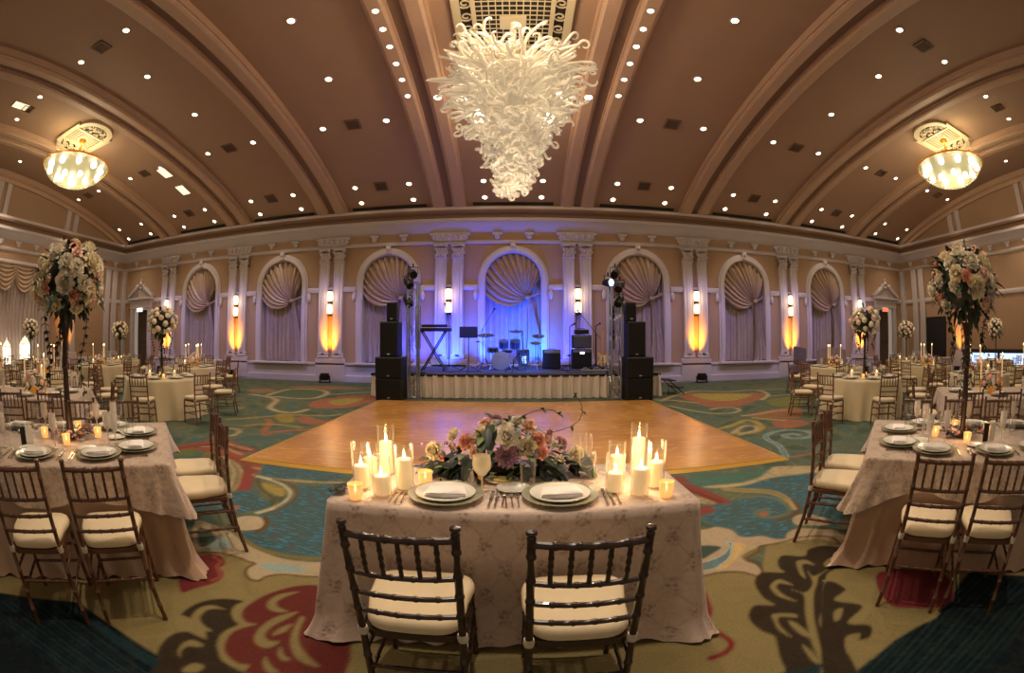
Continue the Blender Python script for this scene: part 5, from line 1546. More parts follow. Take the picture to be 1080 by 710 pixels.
def low_posy(loc, label, seed=1, r=.16, h=.14):
    """low mound of blush roses in a bowl"""
    t = thing('rose_bowl', label, 'flower arrangement', loc, 0, 'low flowers on the tables')
    rr = random.Random(seed)
    MB().lathe([(.001, 0), (.06, .002), (.09, .05), (.1, .09), (.001, .09)], 16).build('bowl', M['gold'], t)
    for d in fib(22):
        if d[2] < -.1: continue
        add_flower(t, 'far', rr.choice(('blush', 'coral', 'cream', 'blush', 'mauve')), (d[0] * r, d[1] * r, .1 + d[2] * h), d, 1.15)
    f = MB()
    for i in range(30):
        a = rr.uniform(0, 6.28)
        leaf(f, (r * .6 * cos(a), r * .6 * sin(a), .1), (cos(a), sin(a), rr.uniform(-.1, .8)), .13, .03, .4)
    o = f.build('foliage', M['leaf'], t); o['kind'] = 'stuff'
    return t
# ---------------------------------------------------------------- the sweetheart table
SW = (0.0, 2.19)
def hem_s(s, g): return .735 + .02 * sin(s * 3)
rows, uvs = drape_rect(1.74, .76, .76, flare=.035, corner=.15, amp=.018, seed=1.3, puddle=.05, cornfold=.022)
o = cloth_obj('lace_tablecloth', rows, uvs, M['lace']); o.location = (SW[0], SW[1], 0)
tag(o, 'embroidered champagne lace cloth over the two-seat table at the front', 'tablecloth')
TT = .763
CH_DARK.put((-.37, 1.52, 0), .03, 'dark mahogany chiavari chair on the left of the two-seat lace table', 'pair of dark chairs at the two-seat table')
CH_DARK.put((.245, 1.50, 0), -.02, 'dark mahogany chiavari chair on the right of the two-seat lace table', 'pair of dark chairs at the two-seat table')
for x, n in ((-.32, 'left'), (.22, 'right')):
    PLATE.put((x, 2.0, TT), 0, 'pale rimmed charger with white plate, %s setting of the two-seat table' % n, 'chargers on the two-seat table', scale=1.08)
    NAPKIN.put((x + .005, 1.985, TT + .024), .04, 'white folded napkin on the %s charger of the two-seat table' % n, 'napkins on the two-seat table', scale=1.05)
def mk_fork():
    t = thing('fork', '', 'fork')
    m = MB().tube([(0, -.1, .004), (0, -.04, .006), (0, .03, .007)], [.005, .003, .004], 6)
    m.box((0, .045, .007), (.022, .03, .003), .001)
    for i in range(4): m.box((-.009 + .006 * i, .08, .008), (.0028, .045, .0025))
    m.build('fork_body', M['silver'], t); return t
def mk_knife():
    t = thing('table_knife', '', 'knife')
    MB().tube([(0, -.11, .005), (0, -.02, .006)], [.0065, .0045], 6).build('handle', M['silver'], t)
    MB().box((.001, .05, .005), (.016, .14, .002), .001).build('blade', M['silver'], t); return t
def mk_spoon():
    t = thing('spoon', '', 'spoon')
    m = MB().tube([(0, -.1, .004), (0, .03, .007)], [.005, .003], 6)
    m.sph((0, .055, .007), .018, 10, 6, sy=1.5, sz=.3); m.build('spoon_body', M['silver'], t); return t
FORK, KNIFE, SPOON = Proto(mk_fork), Proto(mk_knife), Proto(mk_spoon)
for cx, n in ((-.32, 'left'), (.22, 'right')):
    for j, q in enumerate(('outer', 'middle', 'inner')):
        FORK.put((cx - .255 + .028 * j, 1.98, TT), .05, '%s silver fork left of the %s charger on the two-seat table' % (q, n), 'forks on the two-seat table')
    for j, q in enumerate(('inner', 'outer')):
        KNIFE.put((cx + .215 + .028 * j, 1.98, TT), -.05, '%s silver knife right of the %s charger on the two-seat table' % (q, n), 'knives on the two-seat table')
    SPOON.put((cx + .275, 1.98, TT), -.05, 'silver spoon right of the %s charger on the two-seat table' % n, 'spoons on the two-seat table')
def mk_bread():
    t = thing('bread_plate', '', 'plate')
    MB().lathe([(.001, .003), (.05, .003), (.085, .012), (.085, .015), (.05, .007), (.001, .007)], 24).build('plate_dish', M['china'], t)
    return t
BREAD = Proto(mk_bread)
BREAD.put((-.30, 2.27, TT), 0, 'small white bread plate behind the left charger near the salt shaker', 'bread plates on the two-seat table')
bp = BREAD.put((-.06, 2.27, TT), 0, 'small plate with pale yellow butter before the flowers', 'bread plates on the two-seat table')
b_ = thing('butter', 'pale yellow pat of butter on the small plate before the flowers', 'butter', (-.06, 2.27, TT + .008))
MB().lathe([(.001, 0), (.05, 0), (.05, .008), (.001, .01)], 20).build('butter_disc', pm('butter', '#e3cf6a', .5, var=.05), b_)
BREAD.put((0.0, 2.13, TT), 0, 'small white bread plate between the two chargers', 'bread plates on the two-seat table')
# shakers
for x, y, l, mt in ((-.22, 2.24, 'white porcelain salt shaker beside the bread plate before the flowers', 'china'), (-.17, 2.25, 'small amber pepper shaker beside the white salt shaker', 'gold')):
    t = thing('shaker', l, 'shaker', (x, y, TT))
    MB().lathe([(.001, 0), (.017, 0), (.019, .02), (.013, .06), (.015, .068), (.001, .07)], 14).build('shaker_body', M[mt], t)
    MB().lathe([(.0155, .066), (.014, .078), (.001, .083)], 12).build('cap', M['silver'], t)
def mk_wine(mat):
    def f():
        t = thing('wine_glass', '', 'glass')
        MB().lathe([(.001, 0), (.036, .001), (.036, .004), (.008, .009), (.005, .02), (.005, .07), (.02, .078), (.044, .11), (.048, .14), (.042, .18), (.04, .18), (.0455, .14), (.041, .112), (.001, .085)], 20).build('bowl_and_stem', mat, t)
        return t
    return f
WINE, WINEA = Proto(mk_wine(M['glass'])), Proto(mk_wine(frosted('cream_goblet', '#f0dcb0', .55, .1)))  # cream glow of the goblet put in as tint and emission
WINEA.put((-.155, 2.13, TT), 0, 'cream-glowing stemmed goblet before the flowers on the two-seat table', 'stemmed glasses on the two-seat table')
WINE.put((.38, 2.2, TT), 0, 'clear stemmed wine glass right of the flowers on the two-seat table', 'stemmed glasses on the two-seat table')
WINE.put((.44, 2.12, TT), 0, 'clear stemmed wine glass nearest the right cluster of candles', 'stemmed glasses on the two-seat table', scale=.9)
TUMB = Proto(mk_tumbler)
TUMB.put((.075, 2.2, TT), 0, 'clear water tumbler before the flowers, between the two chargers', scale=1.2)
def mk_flute():
    t = thing('champagne_flute', '', 'glass')
    MB().lathe([(.001, 0), (.03, .001), (.03, .003), (.006, .008), (.004, .02), (.004, .09), (.016, .11), (.024, .18), (.022, .25), (.02, .25), (.022, .18), (.001, .105)], 16).build('flute_glass', M['glass'], t)
    return t
FLUTE = Proto(mk_flute)
FLUTE.put((.335, 2.27, TT), 0, 'tall clear champagne flute right of the flowers, left one', 'champagne flutes on the two-seat table')
FLUTE.put((.40, 2.3, TT), 0, 'tall clear champagne flute right of the flowers, right one', 'champagne flutes on the two-seat table')
HUR = [(-.755, 2.05, .125, .24, 'left end of the table, outermost'), (-.70, 2.33, .19, .28, 'left cluster, tall one at the back'), (-.625, 1.97, .105, .2, 'left cluster, short one in front'), (-.535, 2.08, .165, .235, 'left cluster, nearest the flowers'), (-.79, 2.3, .1, .18, 'left cluster, low one at the back'),
       (.495, 2.05, .105, .2, 'right cluster, nearest the flowers'), (.56, 2.3, .125, .2, 'right cluster, low one at the back'), (.605, 1.98, .14, .255, 'right cluster, front one'), (.69, 2.33, .21, .29, 'right cluster, tall one at the back'), (.715, 2.08, .14, .245, 'right end of the table, outermost')]
for x, y, h, gh, l in HUR:
    t = mk_pillar(h, gh)(); t.location = (x, y, TT); t['label'] = 'lit pillar candle in a glass cylinder, ' + l; t['group'] = 'hurricane candles on the two-seat table'
for x, y, l in ((-.735, 1.89, 'at the front left corner of the two-seat table'), (-.45, 2.17, 'beside the left candle cluster, next to the flowers'), (.725, 1.93, 'at the front right corner of the two-seat table')):
    t = VOT.put((x, y, TT), 0, 'gold mercury-glass votive candle ' + l, 'votives on the two-seat table', scale=1.15)
for x, y, l in ((-.735, 1.89, ''),):
    pass
# centre arrangement
def sweet_flowers():
    t = thing('floral_centerpiece', 'low garden arrangement of cream, coral and mauve flowers on the two-seat table', 'flower arrangement', (-.04, 2.42, TT))
    MB().lathe([(.001, 0), (.16, .002), (.18, .04), (.16, .06), (.001, .06)], 18, ax=1.6, ay=.55).build('tray', M['bronze'], t)
    Y = 2.42
    def W(px, py, y=2.3):   # seen at px, py from the camera spot, y metres ahead: measured into table coordinates
        return ((px - 541) / 470 * y * 1.02 + .04, y - Y, 1.5 - math.tan((py - 360.6) / 478) * y - TT)
    fl = [('rose', 'white', 535, 463, 2.24, 1.55), ('dahlia', 'mauve', 534, 483, 2.22, 1.5), ('rose', 'coral', 492, 469, 2.3, 1.1), ('peony', 'cream', 457, 479, 2.3, 1.05), ('rose', 'coral', 566, 467, 2.27, 1.1), ('rose', 'coral', 570, 480, 2.24, .95),
          ('peony', 'cream', 556, 474, 2.24, 1.1), ('rose', 'cream', 508, 461, 2.33, 1.1), ('rose', 'blush', 513, 451, 2.4, 1.1), ('dahlia', 'mauve', 523, 446, 2.42, .9), ('rose', 'blush', 556, 452, 2.4, 1.15), ('spray_rose', 'blush', 478, 474, 2.33, 1.3),
          ('rose', 'mauve', 590, 470, 2.36, 1.0), ('peony', 'cream', 608, 482, 2.3, .9), ('spray_rose', 'white', 590, 486, 2.26, 1.0), ('rose', 'blush', 502, 480, 2.25, 1.0), ('spray_rose', 'coral', 466, 486, 2.28, 1.1), ('rose', 'white', 545, 449, 2.45, 1.1), ('spray_rose', 'mauve', 578, 459, 2.4, 1.1),
          ('rose', 'cream', 480, 462, 2.5, 1.1), ('rose', 'blush', 575, 466, 2.52, 1.1), ('peony', 'white', 530, 455, 2.56, 1.1), ('rose', 'coral', 505, 470, 2.56, 1.1)]
    for k, c, px, py, y, s in fl:
        p = W(px, py, y)
        n = Vector((p[0] * .8, (y - 2.42) * 1.4 - .28, p[2] * .9 - .02)).normalized()
        add_flower(t, k, c, p, n, s * .86)
    rr = random.Random(5)
    f1, f2, f3 = MB(), MB(), MB()
    for i in range(190):
        x = rr.gauss(0, .24); x = max(-.5, min(.5, x))
        hgt = .26 * math.exp(-(x / .26) ** 2) + .07
        y = rr.uniform(-.16, .14); z = rr.uniform(.02, hgt)
        d = (x * 1.6 + rr.uniform(-.4, .4), y * 3 + rr.uniform(-.5, .3), rr.uniform(-.5, .7))
        leaf((f1, f2, f3)[i % 3], (x * .9, y, z), d, rr.uniform(.06, .11), rr.uniform(.014, .028), .35)
    for i in range(36):   # broad leaves spilling on both sides
        s = -1 if i < 18 else 1
        leaf(f1, (s * rr.uniform(.12, .4), rr.uniform(-.14, .02), rr.uniform(.05, .13)), (s * rr.uniform(.2, 1), rr.uniform(-1, .1), rr.uniform(-.5, .3)), .12, .034, .5)
    for m_, mm in ((f1, 'leafdark'), (f2, 'leaf'), (f3, 'leaflight')):
        m_.v = [(x, y, max(z, .004)) for x, y, z in m_.v]
        o = m_.build('foliage', M[mm], t); o['kind'] = 'stuff'
    bd = MB()
    for i in range(22):
        s = rr.choice((-1, 1)); x = s * rr.uniform(.18, .48); z = rr.uniform(.06, .2)
        bd.sph((x, -.1 + rr.uniform(-.04, .1), z), rr.uniform(.008, .014), 7, 5)
    bd.build('berries', M['mauve'], t)['kind'] = 'stuff'
    # two looping vines
    v1 = MB(); pts = [W(*q) for q in ((541, 448, 2.42), (551, 440, 2.42), (560, 436, 2.42), (572, 433, 2.42), (583, 434, 2.42), (589, 439, 2.42))]
    v1.tube(pts, .0022, 5)
    for p in pts[1::2]:
        for _ in range(3): leaf(v1, p, (rr.uniform(-1, 1), rr.uniform(-1, 0), rr.uniform(-1, 1)), .03, .012, .1)
    v1.build('vine', M['leafdark'], t)
    v2 = MB(); pts = [W(*q) for q in ((575, 460, 2.4), (590, 456, 2.42), (602, 452, 2.44), (611, 445, 2.46), (614, 436, 2.48), (612, 427, 2.5), (606, 418, 2.5))]
    v2.tube(pts, .0022, 5)
    for p in pts[2::2]:
        for _ in range(2): leaf(v2, p, (rr.uniform(-1, 1), rr.uniform(-1, 0), rr.uniform(-1, 1)), .028, .011, .1)
    v2.build('vine', M['leafdark'], t)
    return t
sweet_flowers()
t = thing('leaf_sprig', 'small green leaf sprig lying over the left front corner of the lace table', 'leaf sprig', (-.83, 1.98, TT))
f = MB(); rr = random.Random(9)
for i in range(14): leaf(f, (rr.uniform(-.05, .03), rr.uniform(-.05, .05), .01), (rr.uniform(-1, .3), rr.uniform(-1, 1), .3), .055, .02, .3)
f.tube([(.06, .04, .006), (0, 0, .012), (-.07, -.02, .02)], .002, 5)
f.build('leaves', M['leafdark'], t)

# ---------------------------------------------------------------- guest tables
def near_table(side, A, u, v, W_, Dp, front, extra):
    """large draped table; A its corner nearest the dance floor on the camera side, u out of its end, v across"""
    A, u, v = Vector(A), Vector(u).normalized(), Vector(v).normalized()
    pos = lambda a, b: A - u * a + v * b
    c = pos(W_ / 2, Dp / 2)
    ang = math.atan2(-v.x, v.y)
    rowsS, uvS = drape_rect(W_ - .02, Dp - .02, .758, flare=.004, corner=.07, amp=.012, seed=2.2 + len(side), puddle=.09, cornfold=.03)
    o = cloth_obj('satin_tablecloth', rowsS, uvS, M['satin']); o.location = (c.x, c.y, 0); o.rotation_euler = (0, 0, ang)
    tag(o, 'champagne satin undercloth reaching the floor on the %s' % front, 'tablecloth')
    hem = lambda s, g: .34 + .1 * (1 + sin(s * 2 * PI / .8)) * .5 + .17 * g
    rowsL, uvL = drape_rect(W_, Dp, .764, flare=.022, corner=.14, amp=.014, drop=.6, seed=3.1 + len(side), hem=hem, cornfold=.03)
    o = cloth_obj('lace_overlay', rowsL, uvL, M['lace2']); o.location = (c.x, c.y, 0); o.rotation_euler = (0, 0, ang)
    tag(o, 'taupe lace overlay with a scalloped hem on the %s' % front, 'tablecloth')
    return pos, u, v
TA_L, TU_L, TV_L = (-2.05, 1.95), (.69, .724), (-.724, .69)
TA_R, TU_R, TV_R = (2.22, 2.03), (-.64, .768), (.768, .64)
def third(v): return Vector((v[0], v[1]))
for side, A, u, v, nears in (('left', TA_L, TU_L, TV_L, ((.48, -.26), (1.02, -.27))), ('right', TA_R, TU_R, TV_R, ((.56, -.25), (1.03, -.25)))):
    tn = 'front %s lace table' % side
    pos, u_, v_ = near_table(side, A, u, v, 1.95, 1.5, tn, 0)
    ch = CH_MID
    angv = math.atan2(-v_.x, v_.y)
    angu = math.atan2(u_.x, -u_.y)
    g = 'chairs around the front %s table' % side
    for (a, b), nm in zip(nears, ('nearest the dance floor', 'nearest the picture edge')):
        p = pos(a, b); ch.put((p.x, p.y, 0), angv + (.03 if side == 'left' else -.05), 'bronze chiavari chair, back to us, at the %s, %s' % (tn, nm), g)
    for b, nm in ((.42, 'nearer one'), (.95, 'farther one')):
        p = pos(-.19, b); ch.put((p.x, p.y, 0), angu, 'bronze chiavari chair side-on at the end of the %s, %s' % (tn, nm), g)
    for a, nm in ((.5, 'nearest the dance floor'), (1.05, 'middle one'), (1.6, 'farthest from the dance floor')):
        p = pos(a, 1.77); ch.put((p.x, p.y, 0), angv + PI, 'bronze chiavari chair facing us across the %s, %s' % (tn, nm), g)
    zt = .768
    sets = [((.26, .42), angu, 'dance-floor end, nearer seat'), ((.26, .95), angu, 'dance-floor end, farther seat'), ((.55, .24), angv, 'near side, first seat'), ((1.1, .24), angv, 'near side, second seat'), ((1.62, .24), angv, 'near side, third seat'),
            ((.55, 1.27), angv + PI, 'far side, first seat'), ((1.1, 1.27), angv + PI, 'far side, second seat'), ((1.62, 1.27), angv + PI, 'far side, third seat')]
    for (a, b), an, nm in sets:
        p = pos(a, b)
        PLATE.put((p.x, p.y, zt), an, 'white plate on a pale charger, %s, %s' % (tn, nm), 'plates on the front %s table' % side)
        NAPKIN.put((p.x, p.y, zt + .022), an, 'white folded napkin on its plate, %s, %s' % (tn, nm), 'napkins on the front %s table' % side)
        dx, dy = -sin(an), cos(an)
        rx, ry = cos(an), sin(an)
        FROST.put((p.x + dx * .24 + rx * .12, p.y + dy * .24 + ry * .12, zt), 0, 'tall frosted goblet, %s, %s' % (tn, nm), 'frosted goblets on the front %s table' % side)
        GOB.put((p.x + dx * .2 + rx * .2, p.y + dy * .2 + ry * .2, zt), 0, 'clear stemmed glass, %s, %s' % (tn, nm), 'clear glasses on the front %s table' % side)
        BREAD.put((p.x + dx * .2 - rx * .14, p.y + dy * .2 - ry * .14, zt), 0, 'small white bread plate, %s, %s' % (tn, nm), 'bread plates on the front %s table' % side)
        for q in (-.235, -.21):
            FORK.put((p.x + rx * q, p.y + ry * q, zt), an, 'silver fork beside the plate, %s, %s' % (tn, nm), 'forks, %s, front %s table' % (nm, side))
        KNIFE.put((p.x + rx * .215, p.y + ry * .215, zt), an, 'silver knife beside the plate, %s, %s' % (tn, nm), 'knives on the front %s table' % side)
    c = Vector((-3.3, 1.88)) if side == 'left' else Vector((3.4, 1.87))
    tall_stand((c.x, c.y, zt), .86, 'tall dark bronze trumpet stand on the %s' % tn)
    flower_ball((c.x + (.02 if side == 'left' else -.02), c.y, 1.93), .33, 'big ball of cream, white and blush blooms above the %s' % tn, True, 3 if side == 'left' else 8)
    low_wreath((c.x, c.y, zt), 'ring of mauve and coral petals around the stand on the %s' % tn, 4 if side == 'left' else 6)
    for k, nm in enumerate(('towards the dance floor', 'towards the camera', 'towards the side wall', 'towards the stage')):
        an = {'left': (.8, -.7, -2.3, 2.3), 'right': (2.4, -2.4, -.8, .8)}[side][k]
        VOT.put((c.x + .27 * cos(an), c.y + .27 * sin(an), zt), 0, 'lit amber votive beside the stand on the %s, %s' % (tn, nm), 'votives on the front %s table' % side)
    p = pos(1.25, .55) if side == 'left' else pos(1.15, .6)
    t = thing('table_card', 'small upright card on the %s' % tn, 'card', (p.x, p.y, zt), angv + .4)
    MB().box((0, 0, .075), (.07, .006, .14), .002, Matrix.Rotation(.12, 4, 'X')).build('card_front', M['china'], t)
    MB().prism([(-.03, 0), (.03, 0), (.0, .05)], 0, .13, Matrix.Translation((-.055, .02, 0))).build('card_holder', M['black'], t)
# further lace tables to the sides, half out of the picture
for side, A, u, v in (('left', (-5.38, 3.23), TU_L, TV_L), ('right', (5.44, 3.33), TU_R, TV_R)):
    tn = 'second %s lace table' % side
    pos, u_, v_ = near_table(side, A, u, v, 1.95, 1.5, tn, 0)
    angv = math.atan2(-v_.x, v_.y); angu = math.atan2(u_.x, -u_.y)
    g = 'chairs around the second %s table' % side
    for a, b, an, nm in ((.02, -.26, angv, 'back to us, nearest the dance floor'), (.95, -.26, angv, 'back to us, nearest the picture edge'), (-.26, .7, angu, 'side-on at its end'), (.5, 1.77, angv + PI, 'facing us, nearest the dance floor'), (1.2, 1.77, angv + PI, 'facing us, nearest the picture edge')):
        if a < .1 and b < 0: a = .3
        p = pos(a, b); CH_MID.put((p.x, p.y, 0), an, 'bronze chair at the %s, %s' % (tn, nm), g)
    zt = .768
    for (a, b) in ((.4, .3), (1.0, .3), (1.6, .3), (.3, .8), (.5, 1.2), (1.1, 1.2)):
        p = pos(a, b)
        PLATE.put((p.x, p.y, zt), 0, 'white plate on the %s' % tn, 'plates on the second %s table' % side)
        FROST.put((p.x + .05, p.y + .16, zt), 0, 'frosted goblet on the %s' % tn, 'goblets on the second %s table' % side)
        NAPKIN.put((p.x, p.y, zt + .022), angv, 'white napkin on the %s' % tn, 'napkins on the second %s table' % side)
    p = pos(.95, .72)
    low_posy((p.x, p.y, zt), 'low bowl of blush and mauve roses on the %s' % tn, 12 if side == 'left' else 13, .2, .2)
    for k, (a, b) in enumerate(((.7, .6), (1.2, .9))):
        p = pos(a, b); TAPER.put((p.x, p.y, zt), 0, 'lit taper candle on the %s, %s of the roses' % (tn, ('before', 'past')[k]), 'tapers on the second %s table' % side)
# round tables
DIRN = ['towards the right wall', 'on its far right', 'on its far side', 'on its far left', 'towards the left wall', 'on its near left', 'on its near side', 'on its near right']
def dirname(a):
    return DIRN[int(round((a % (2 * PI)) / (PI / 4))) % 8]
def round_table(x, y, tn, proto, a0, nch, kind, seed, near=False, skip=(), rad=.9, cloth='palecloth'):
    rows, uvs = drape_round(rad, .76, seed=seed, amp=.06 if near else .04)
    o = cloth_obj('round_tablecloth', rows, uvs, M[cloth]); o.location = (x, y, 0)
    tag(o, 'pale gold satin cloth over the %s' % tn, 'tablecloth', 'round tablecloths')
    for i in range(nch):
        a = a0 + i * 2 * PI / nch
        if i in skip: continue
        rc = rad + (.56 if near else .38)
        px, py = x + rc * cos(a), y + rc * sin(a)
        proto.put((px, py, 0), face((px, py), (x, y)), 'brown chiavari chair, %s, %s' % (tn, dirname(a)), 'chairs around the ' + tn)
        q = rad - .24
        PLATE.put((x + q * cos(a), y + q * sin(a), .763), a + PI / 2, 'white plate, %s, %s' % (tn, dirname(a)), 'plates on the ' + tn)
        if near: NAPKIN.put((x + q * cos(a), y + q * sin(a), .785), a + PI / 2, 'white napkin, %s, %s' % (tn, dirname(a)), 'napkins on the ' + tn)
        q = rad - .42; a2 = a + .22
        (FROST if i % 2 else GOB).put((x + q * cos(a2), y + q * sin(a2), .763), 0, 'stemmed glass, %s, %s' % (tn, dirname(a)), 'glasses on the ' + tn)
    if kind == 'tall':
        tall_stand((x, y, .763), .85, 'tall bronze stand on the %s' % tn)
        flower_ball((x, y, 1.88), .36 if near else .38, 'ball of cream and blush blooms above the %s' % tn, False, seed, near)
        for k in range(4):
            a = a0 + .4 + k * PI / 2
            if k % 2: PIL_S.put((x + .3 * cos(a), y + .3 * sin(a), .763), 0, 'lit pillar candle, %s, %s' % (tn, dirname(a)), 'pillar candles on the ' + tn)
            else: VOT.put((x + .3 * cos(a), y + .3 * sin(a), .763), 0, 'lit votive candle, %s, %s' % (tn, dirname(a)), 'votives on the ' + tn)
    else:
        low_posy((x, y, .763), 'low bowl of blush roses on the %s' % tn, seed, .2, .2)
        for k in range(4):
            a = a0 + k * PI / 2
            if k < 3: TAPER.put((x + .3 * cos(a), y + .3 * sin(a), .763), 0, 'lit taper candle, %s, %s' % (tn, dirname(a)), 'tapers on the ' + tn, scale=1.15)
            else: PIL_L.put((x + .25 * cos(a), y + .25 * sin(a), .763), 0, 'tall pillar candle in glass on the %s' % tn)
    return o
for s, n in ((-1, 'left'), (1, 'right')):
    off = .1 if s < 0 else -.08
    round_table(s * 7.15, 6.8, '%s round table nearest the dance floor' % n, CH_GOLD, (-.76 if s < 0 else PI + .76) - PI / 8 + off, 8, 'tall', 21 + s, True)
    round_table(s * 9.3, 10.2, 'back %s round table before the second window' % n, CH_FAR, .2 * s, 8, 'low', 31 + s)
    round_table(s * 10.3, 5.2, '%s round table behind the lace tables' % n, CH_FAR, .5, 8, 'low', 41 + s)
    round_table(s * 12.2, 8.4, 'middle round table at %s' % n, CH_FAR, .1, 8, 'low', 51 + s)
    round_table(s * 14.9, 11.5, '%s round table near the corner doorway' % n, CH_FAR, .3, 8, 'tall', 61 + s)
    round_table(s * 16.7, 7.6, 'outermost %s round table by the wall' % n, CH_FAR, .3, 8, 'tall', 71 + s)
    round_table(s * 13.4, 4.6, '%s round table by the picture edge' % n, CH_FAR, .3, 8, 'low', 81 + s)
    if s < 0: round_table(s * 11.9, 13.3, 'back %s round table before the outermost window' % n, CH_FAR, .3, 8, 'low', 91 + s)
# lit lanterns along the left side wall
def lantern(x, y, h, w, lab):
    t = thing('glowing_lantern', lab, 'lantern', (x, y, .46), 0, 'glowing lanterns at the left')
    MB().box((0, 0, .03), (w + .08, w + .08, .06), .01).build('base', M['china'], t)
    MB().box((0, 0, h * .38), (w, w, h * .64), .01).build('lit_panel', em('lantern_glow', '#fff0cf', 3.2), t)
    f = MB()
    for i in (-1, 1):
        for j in (-1, 1): f.box((i * w / 2, j * w / 2, h * .38), (.03, .03, h * .68))
    for z in (.08, h * .7):
        for i in (-1, 1): f.box((i * w / 2, 0, z), (.032, w + .03, .03)).box((0, i * w / 2, z), (w + .03, .032, .03))
    f.build('frame', M['china'], t)
    MB().lathe([(w * .75, h * .7), (w * .7, h * .74), (w * .3, h * .9), (w * .12, h * .93), (.001, h * 1.08)], 4).build('roof', em('lantern_roof', '#fff0d0', 1.2), t)
t = thing('console_table', 'long white-draped console behind the tables by the left wall', 'table', (-19.2, 7.3, -.33))
MB().box((0, 0, .76), (.7, 3.2, .05), .01).build('top', M['china'], t)
MB().grid(lambda u, v: (.35 + .02 * sin(u * 60), -1.58 + 3.16 * u, .34 + .4 * v), 90, 2).build('skirt', M['palecloth'], t)
lantern(-19.2, 6.45, 1.75, .46, 'tallest glowing white lantern on the console by the left wall')
lantern(-19.2, 7.3, 1.05, .34, 'smallest glowing white lantern on the console by the left wall')
lantern(-19.2, 8.4, 1.2, .44, 'squat glowing white lantern on the console, nearest the far wall')
# right side wall: dark doorway and lit screens
t = thing('screen_cabinet', 'long black-framed panel with two glowing pale blue screens by the right wall', 'screen', (HWID - .5, 8.7, 0))
MB().box((.1, 0, .55), (.3, 3.9, 1.1), .02).build('cabinet', M['black'], t)
for q in (-1, 1): MB().box((-.06, q * .95, .66), (.02, 1.72, .55)).build('screen_panel', em('screen_glow', '#b9d3ff', 1.8), t)
struct(MB().box((HWID - .03, 13.2, 1.3), (.08, 1.4, 2.6), .01).build('door_3', M['black']))
# tufted settee and armchair before the right-hand window
t = thing('settee', 'pale tufted settee with a high curved back under the rightmost far window', 'settee', (13.4, 14.6, 0))
MB().box((0, 0, .32), (1.9, .7, .2), .05).build('seat', M['cushion'], t)
MB().grid(lambda u, v: (-.95 + 1.9 * u, .33 + .03 * sin(u * 50), .35 + v * (.75 + .12 * sin(PI * u))), 60, 8).build('backrest', pm('settee_fabric', '#8e7a6e', .7), t)
for q in (-1, 1):
    for w in (-1, 1): MB().cyl((q * .85, w * .28, 0), .03, .24, 8).build('leg', M['wooddark'], t)
t = thing('armchair', 'lavender upholstered wing armchair behind the round tables at right', 'armchair', (10.5, 13.5, 0), .3)
MB().box((0, 0, .35), (.75, .7, .2), .06).build('seat', pm('lavender_fabric', '#7d6f8c', .8), t)
MB().grid(lambda u, v: (-.42 + .84 * u, .36 - .25 * (2 * u - 1) ** 2, .4 + v * (.8 + .1 * sin(PI * u))), 20, 10).build('backrest', pm('lavender_fabric_back', '#776a88', .8), t)
for q in (-1, 1):
    MB().box((q * .4, .02, .5), (.1, .65, .3), .04).build('arm', pm('lavender_fabric_arm', '#776a88', .8), t)
    for w in (-1, 1): MB().cyl((q * .3, w * .28, 0), .03, .26, 8).build('leg', M['wooddark'], t)
# ---------------------------------------------------------------- stage
SX0, SX1, SY0, SY1, SZ = -3.85, 4.0, 11.7, 15.3, .64
t = thing('stage', 'low carpet-topped stage with a pleated ivory skirt at the far wall', 'stage', (0, 0, 0))
MB().box(((SX0 + SX1) / 2, (SY0 + SY1) / 2, SZ - .1), (SX1 - SX0, SY1 - SY0, .2), .01).build('deck', pm('stage_deck', '#3a3a44', .7, var=.25, scale=3), t)
def skirt(u, v):
    L1, L2, L3 = 2.0, SX1 - SX0, 2.0
    s = u * (L1 + L2 + L3)
    q = sin(s * 2 * PI / .25 + 1.5 * sin(s * 2.3)); w = .05 * (1 - .65 * v) * (abs(q) ** .6 * (1 if q > 0 else -1) + .35 * sin(s * 2 * PI / .1)) + .03 * (1 - v)
    z = .012 + (SZ - .04) * v
    if s < L1: return (SX0 - .02 - w, SY0 + L1 - s, z)
    if s < L1 + L2: return (SX0 + (s - L1), SY0 - .03 - w, z)
    return (SX1 + .02 + w, SY0 + (s - L1 - L2), z)
MB().box(((SX0 + SX1) / 2, SY0 - .02, SZ - .03), (SX1 - SX0 + .06, .05, .07), .005).build('edge_strip', M['black'], t)
sk = MB().grid(skirt, 760, 6).build('skirt', pm('ivory_skirt', '#e2d6c8', .45, var=.06, scale=4, sheen=.3), t); sk['label'] = 'pleated ivory satin skirt'
for x in (-3.0, 3.0):
    MB().box((x, 13.5, .22), (.08, 3.2, .44)).build('leg_frame', M['steel'], t)
SL = SZ + .003
def speaker(x, y, z, w, d, h, lab, name='loudspeaker', horn=True, n=1, rz=0):
    t = thing(name, lab, 'loudspeaker', (x, y, z), rz, 'speaker stacks beside the stage')
    MB().box((0, 0, h / 2), (w, d, h), .02).build('cabinet', M['black'], t)
    MB().box((0, -d / 2 - .006, h / 2), (w - .06, .02, h - .06), .008).build('grille', M['blackgrille'], t)
    MB().box((0, -d / 2 - .02, .07), (.07, .01, .035), .003).build('badge', pm('badge_silver', '#9a9aa4', .35, .7), t)
    for q in (-1, 1):
        MB().tube([(q * (w / 2), -.08, h * .6), (q * (w / 2 + .015), -.08, h * .6), (q * (w / 2 + .015), .08, h * .6), (q * (w / 2), .08, h * .6)], .01, 5).build('handle', M['black'], t)
    return t
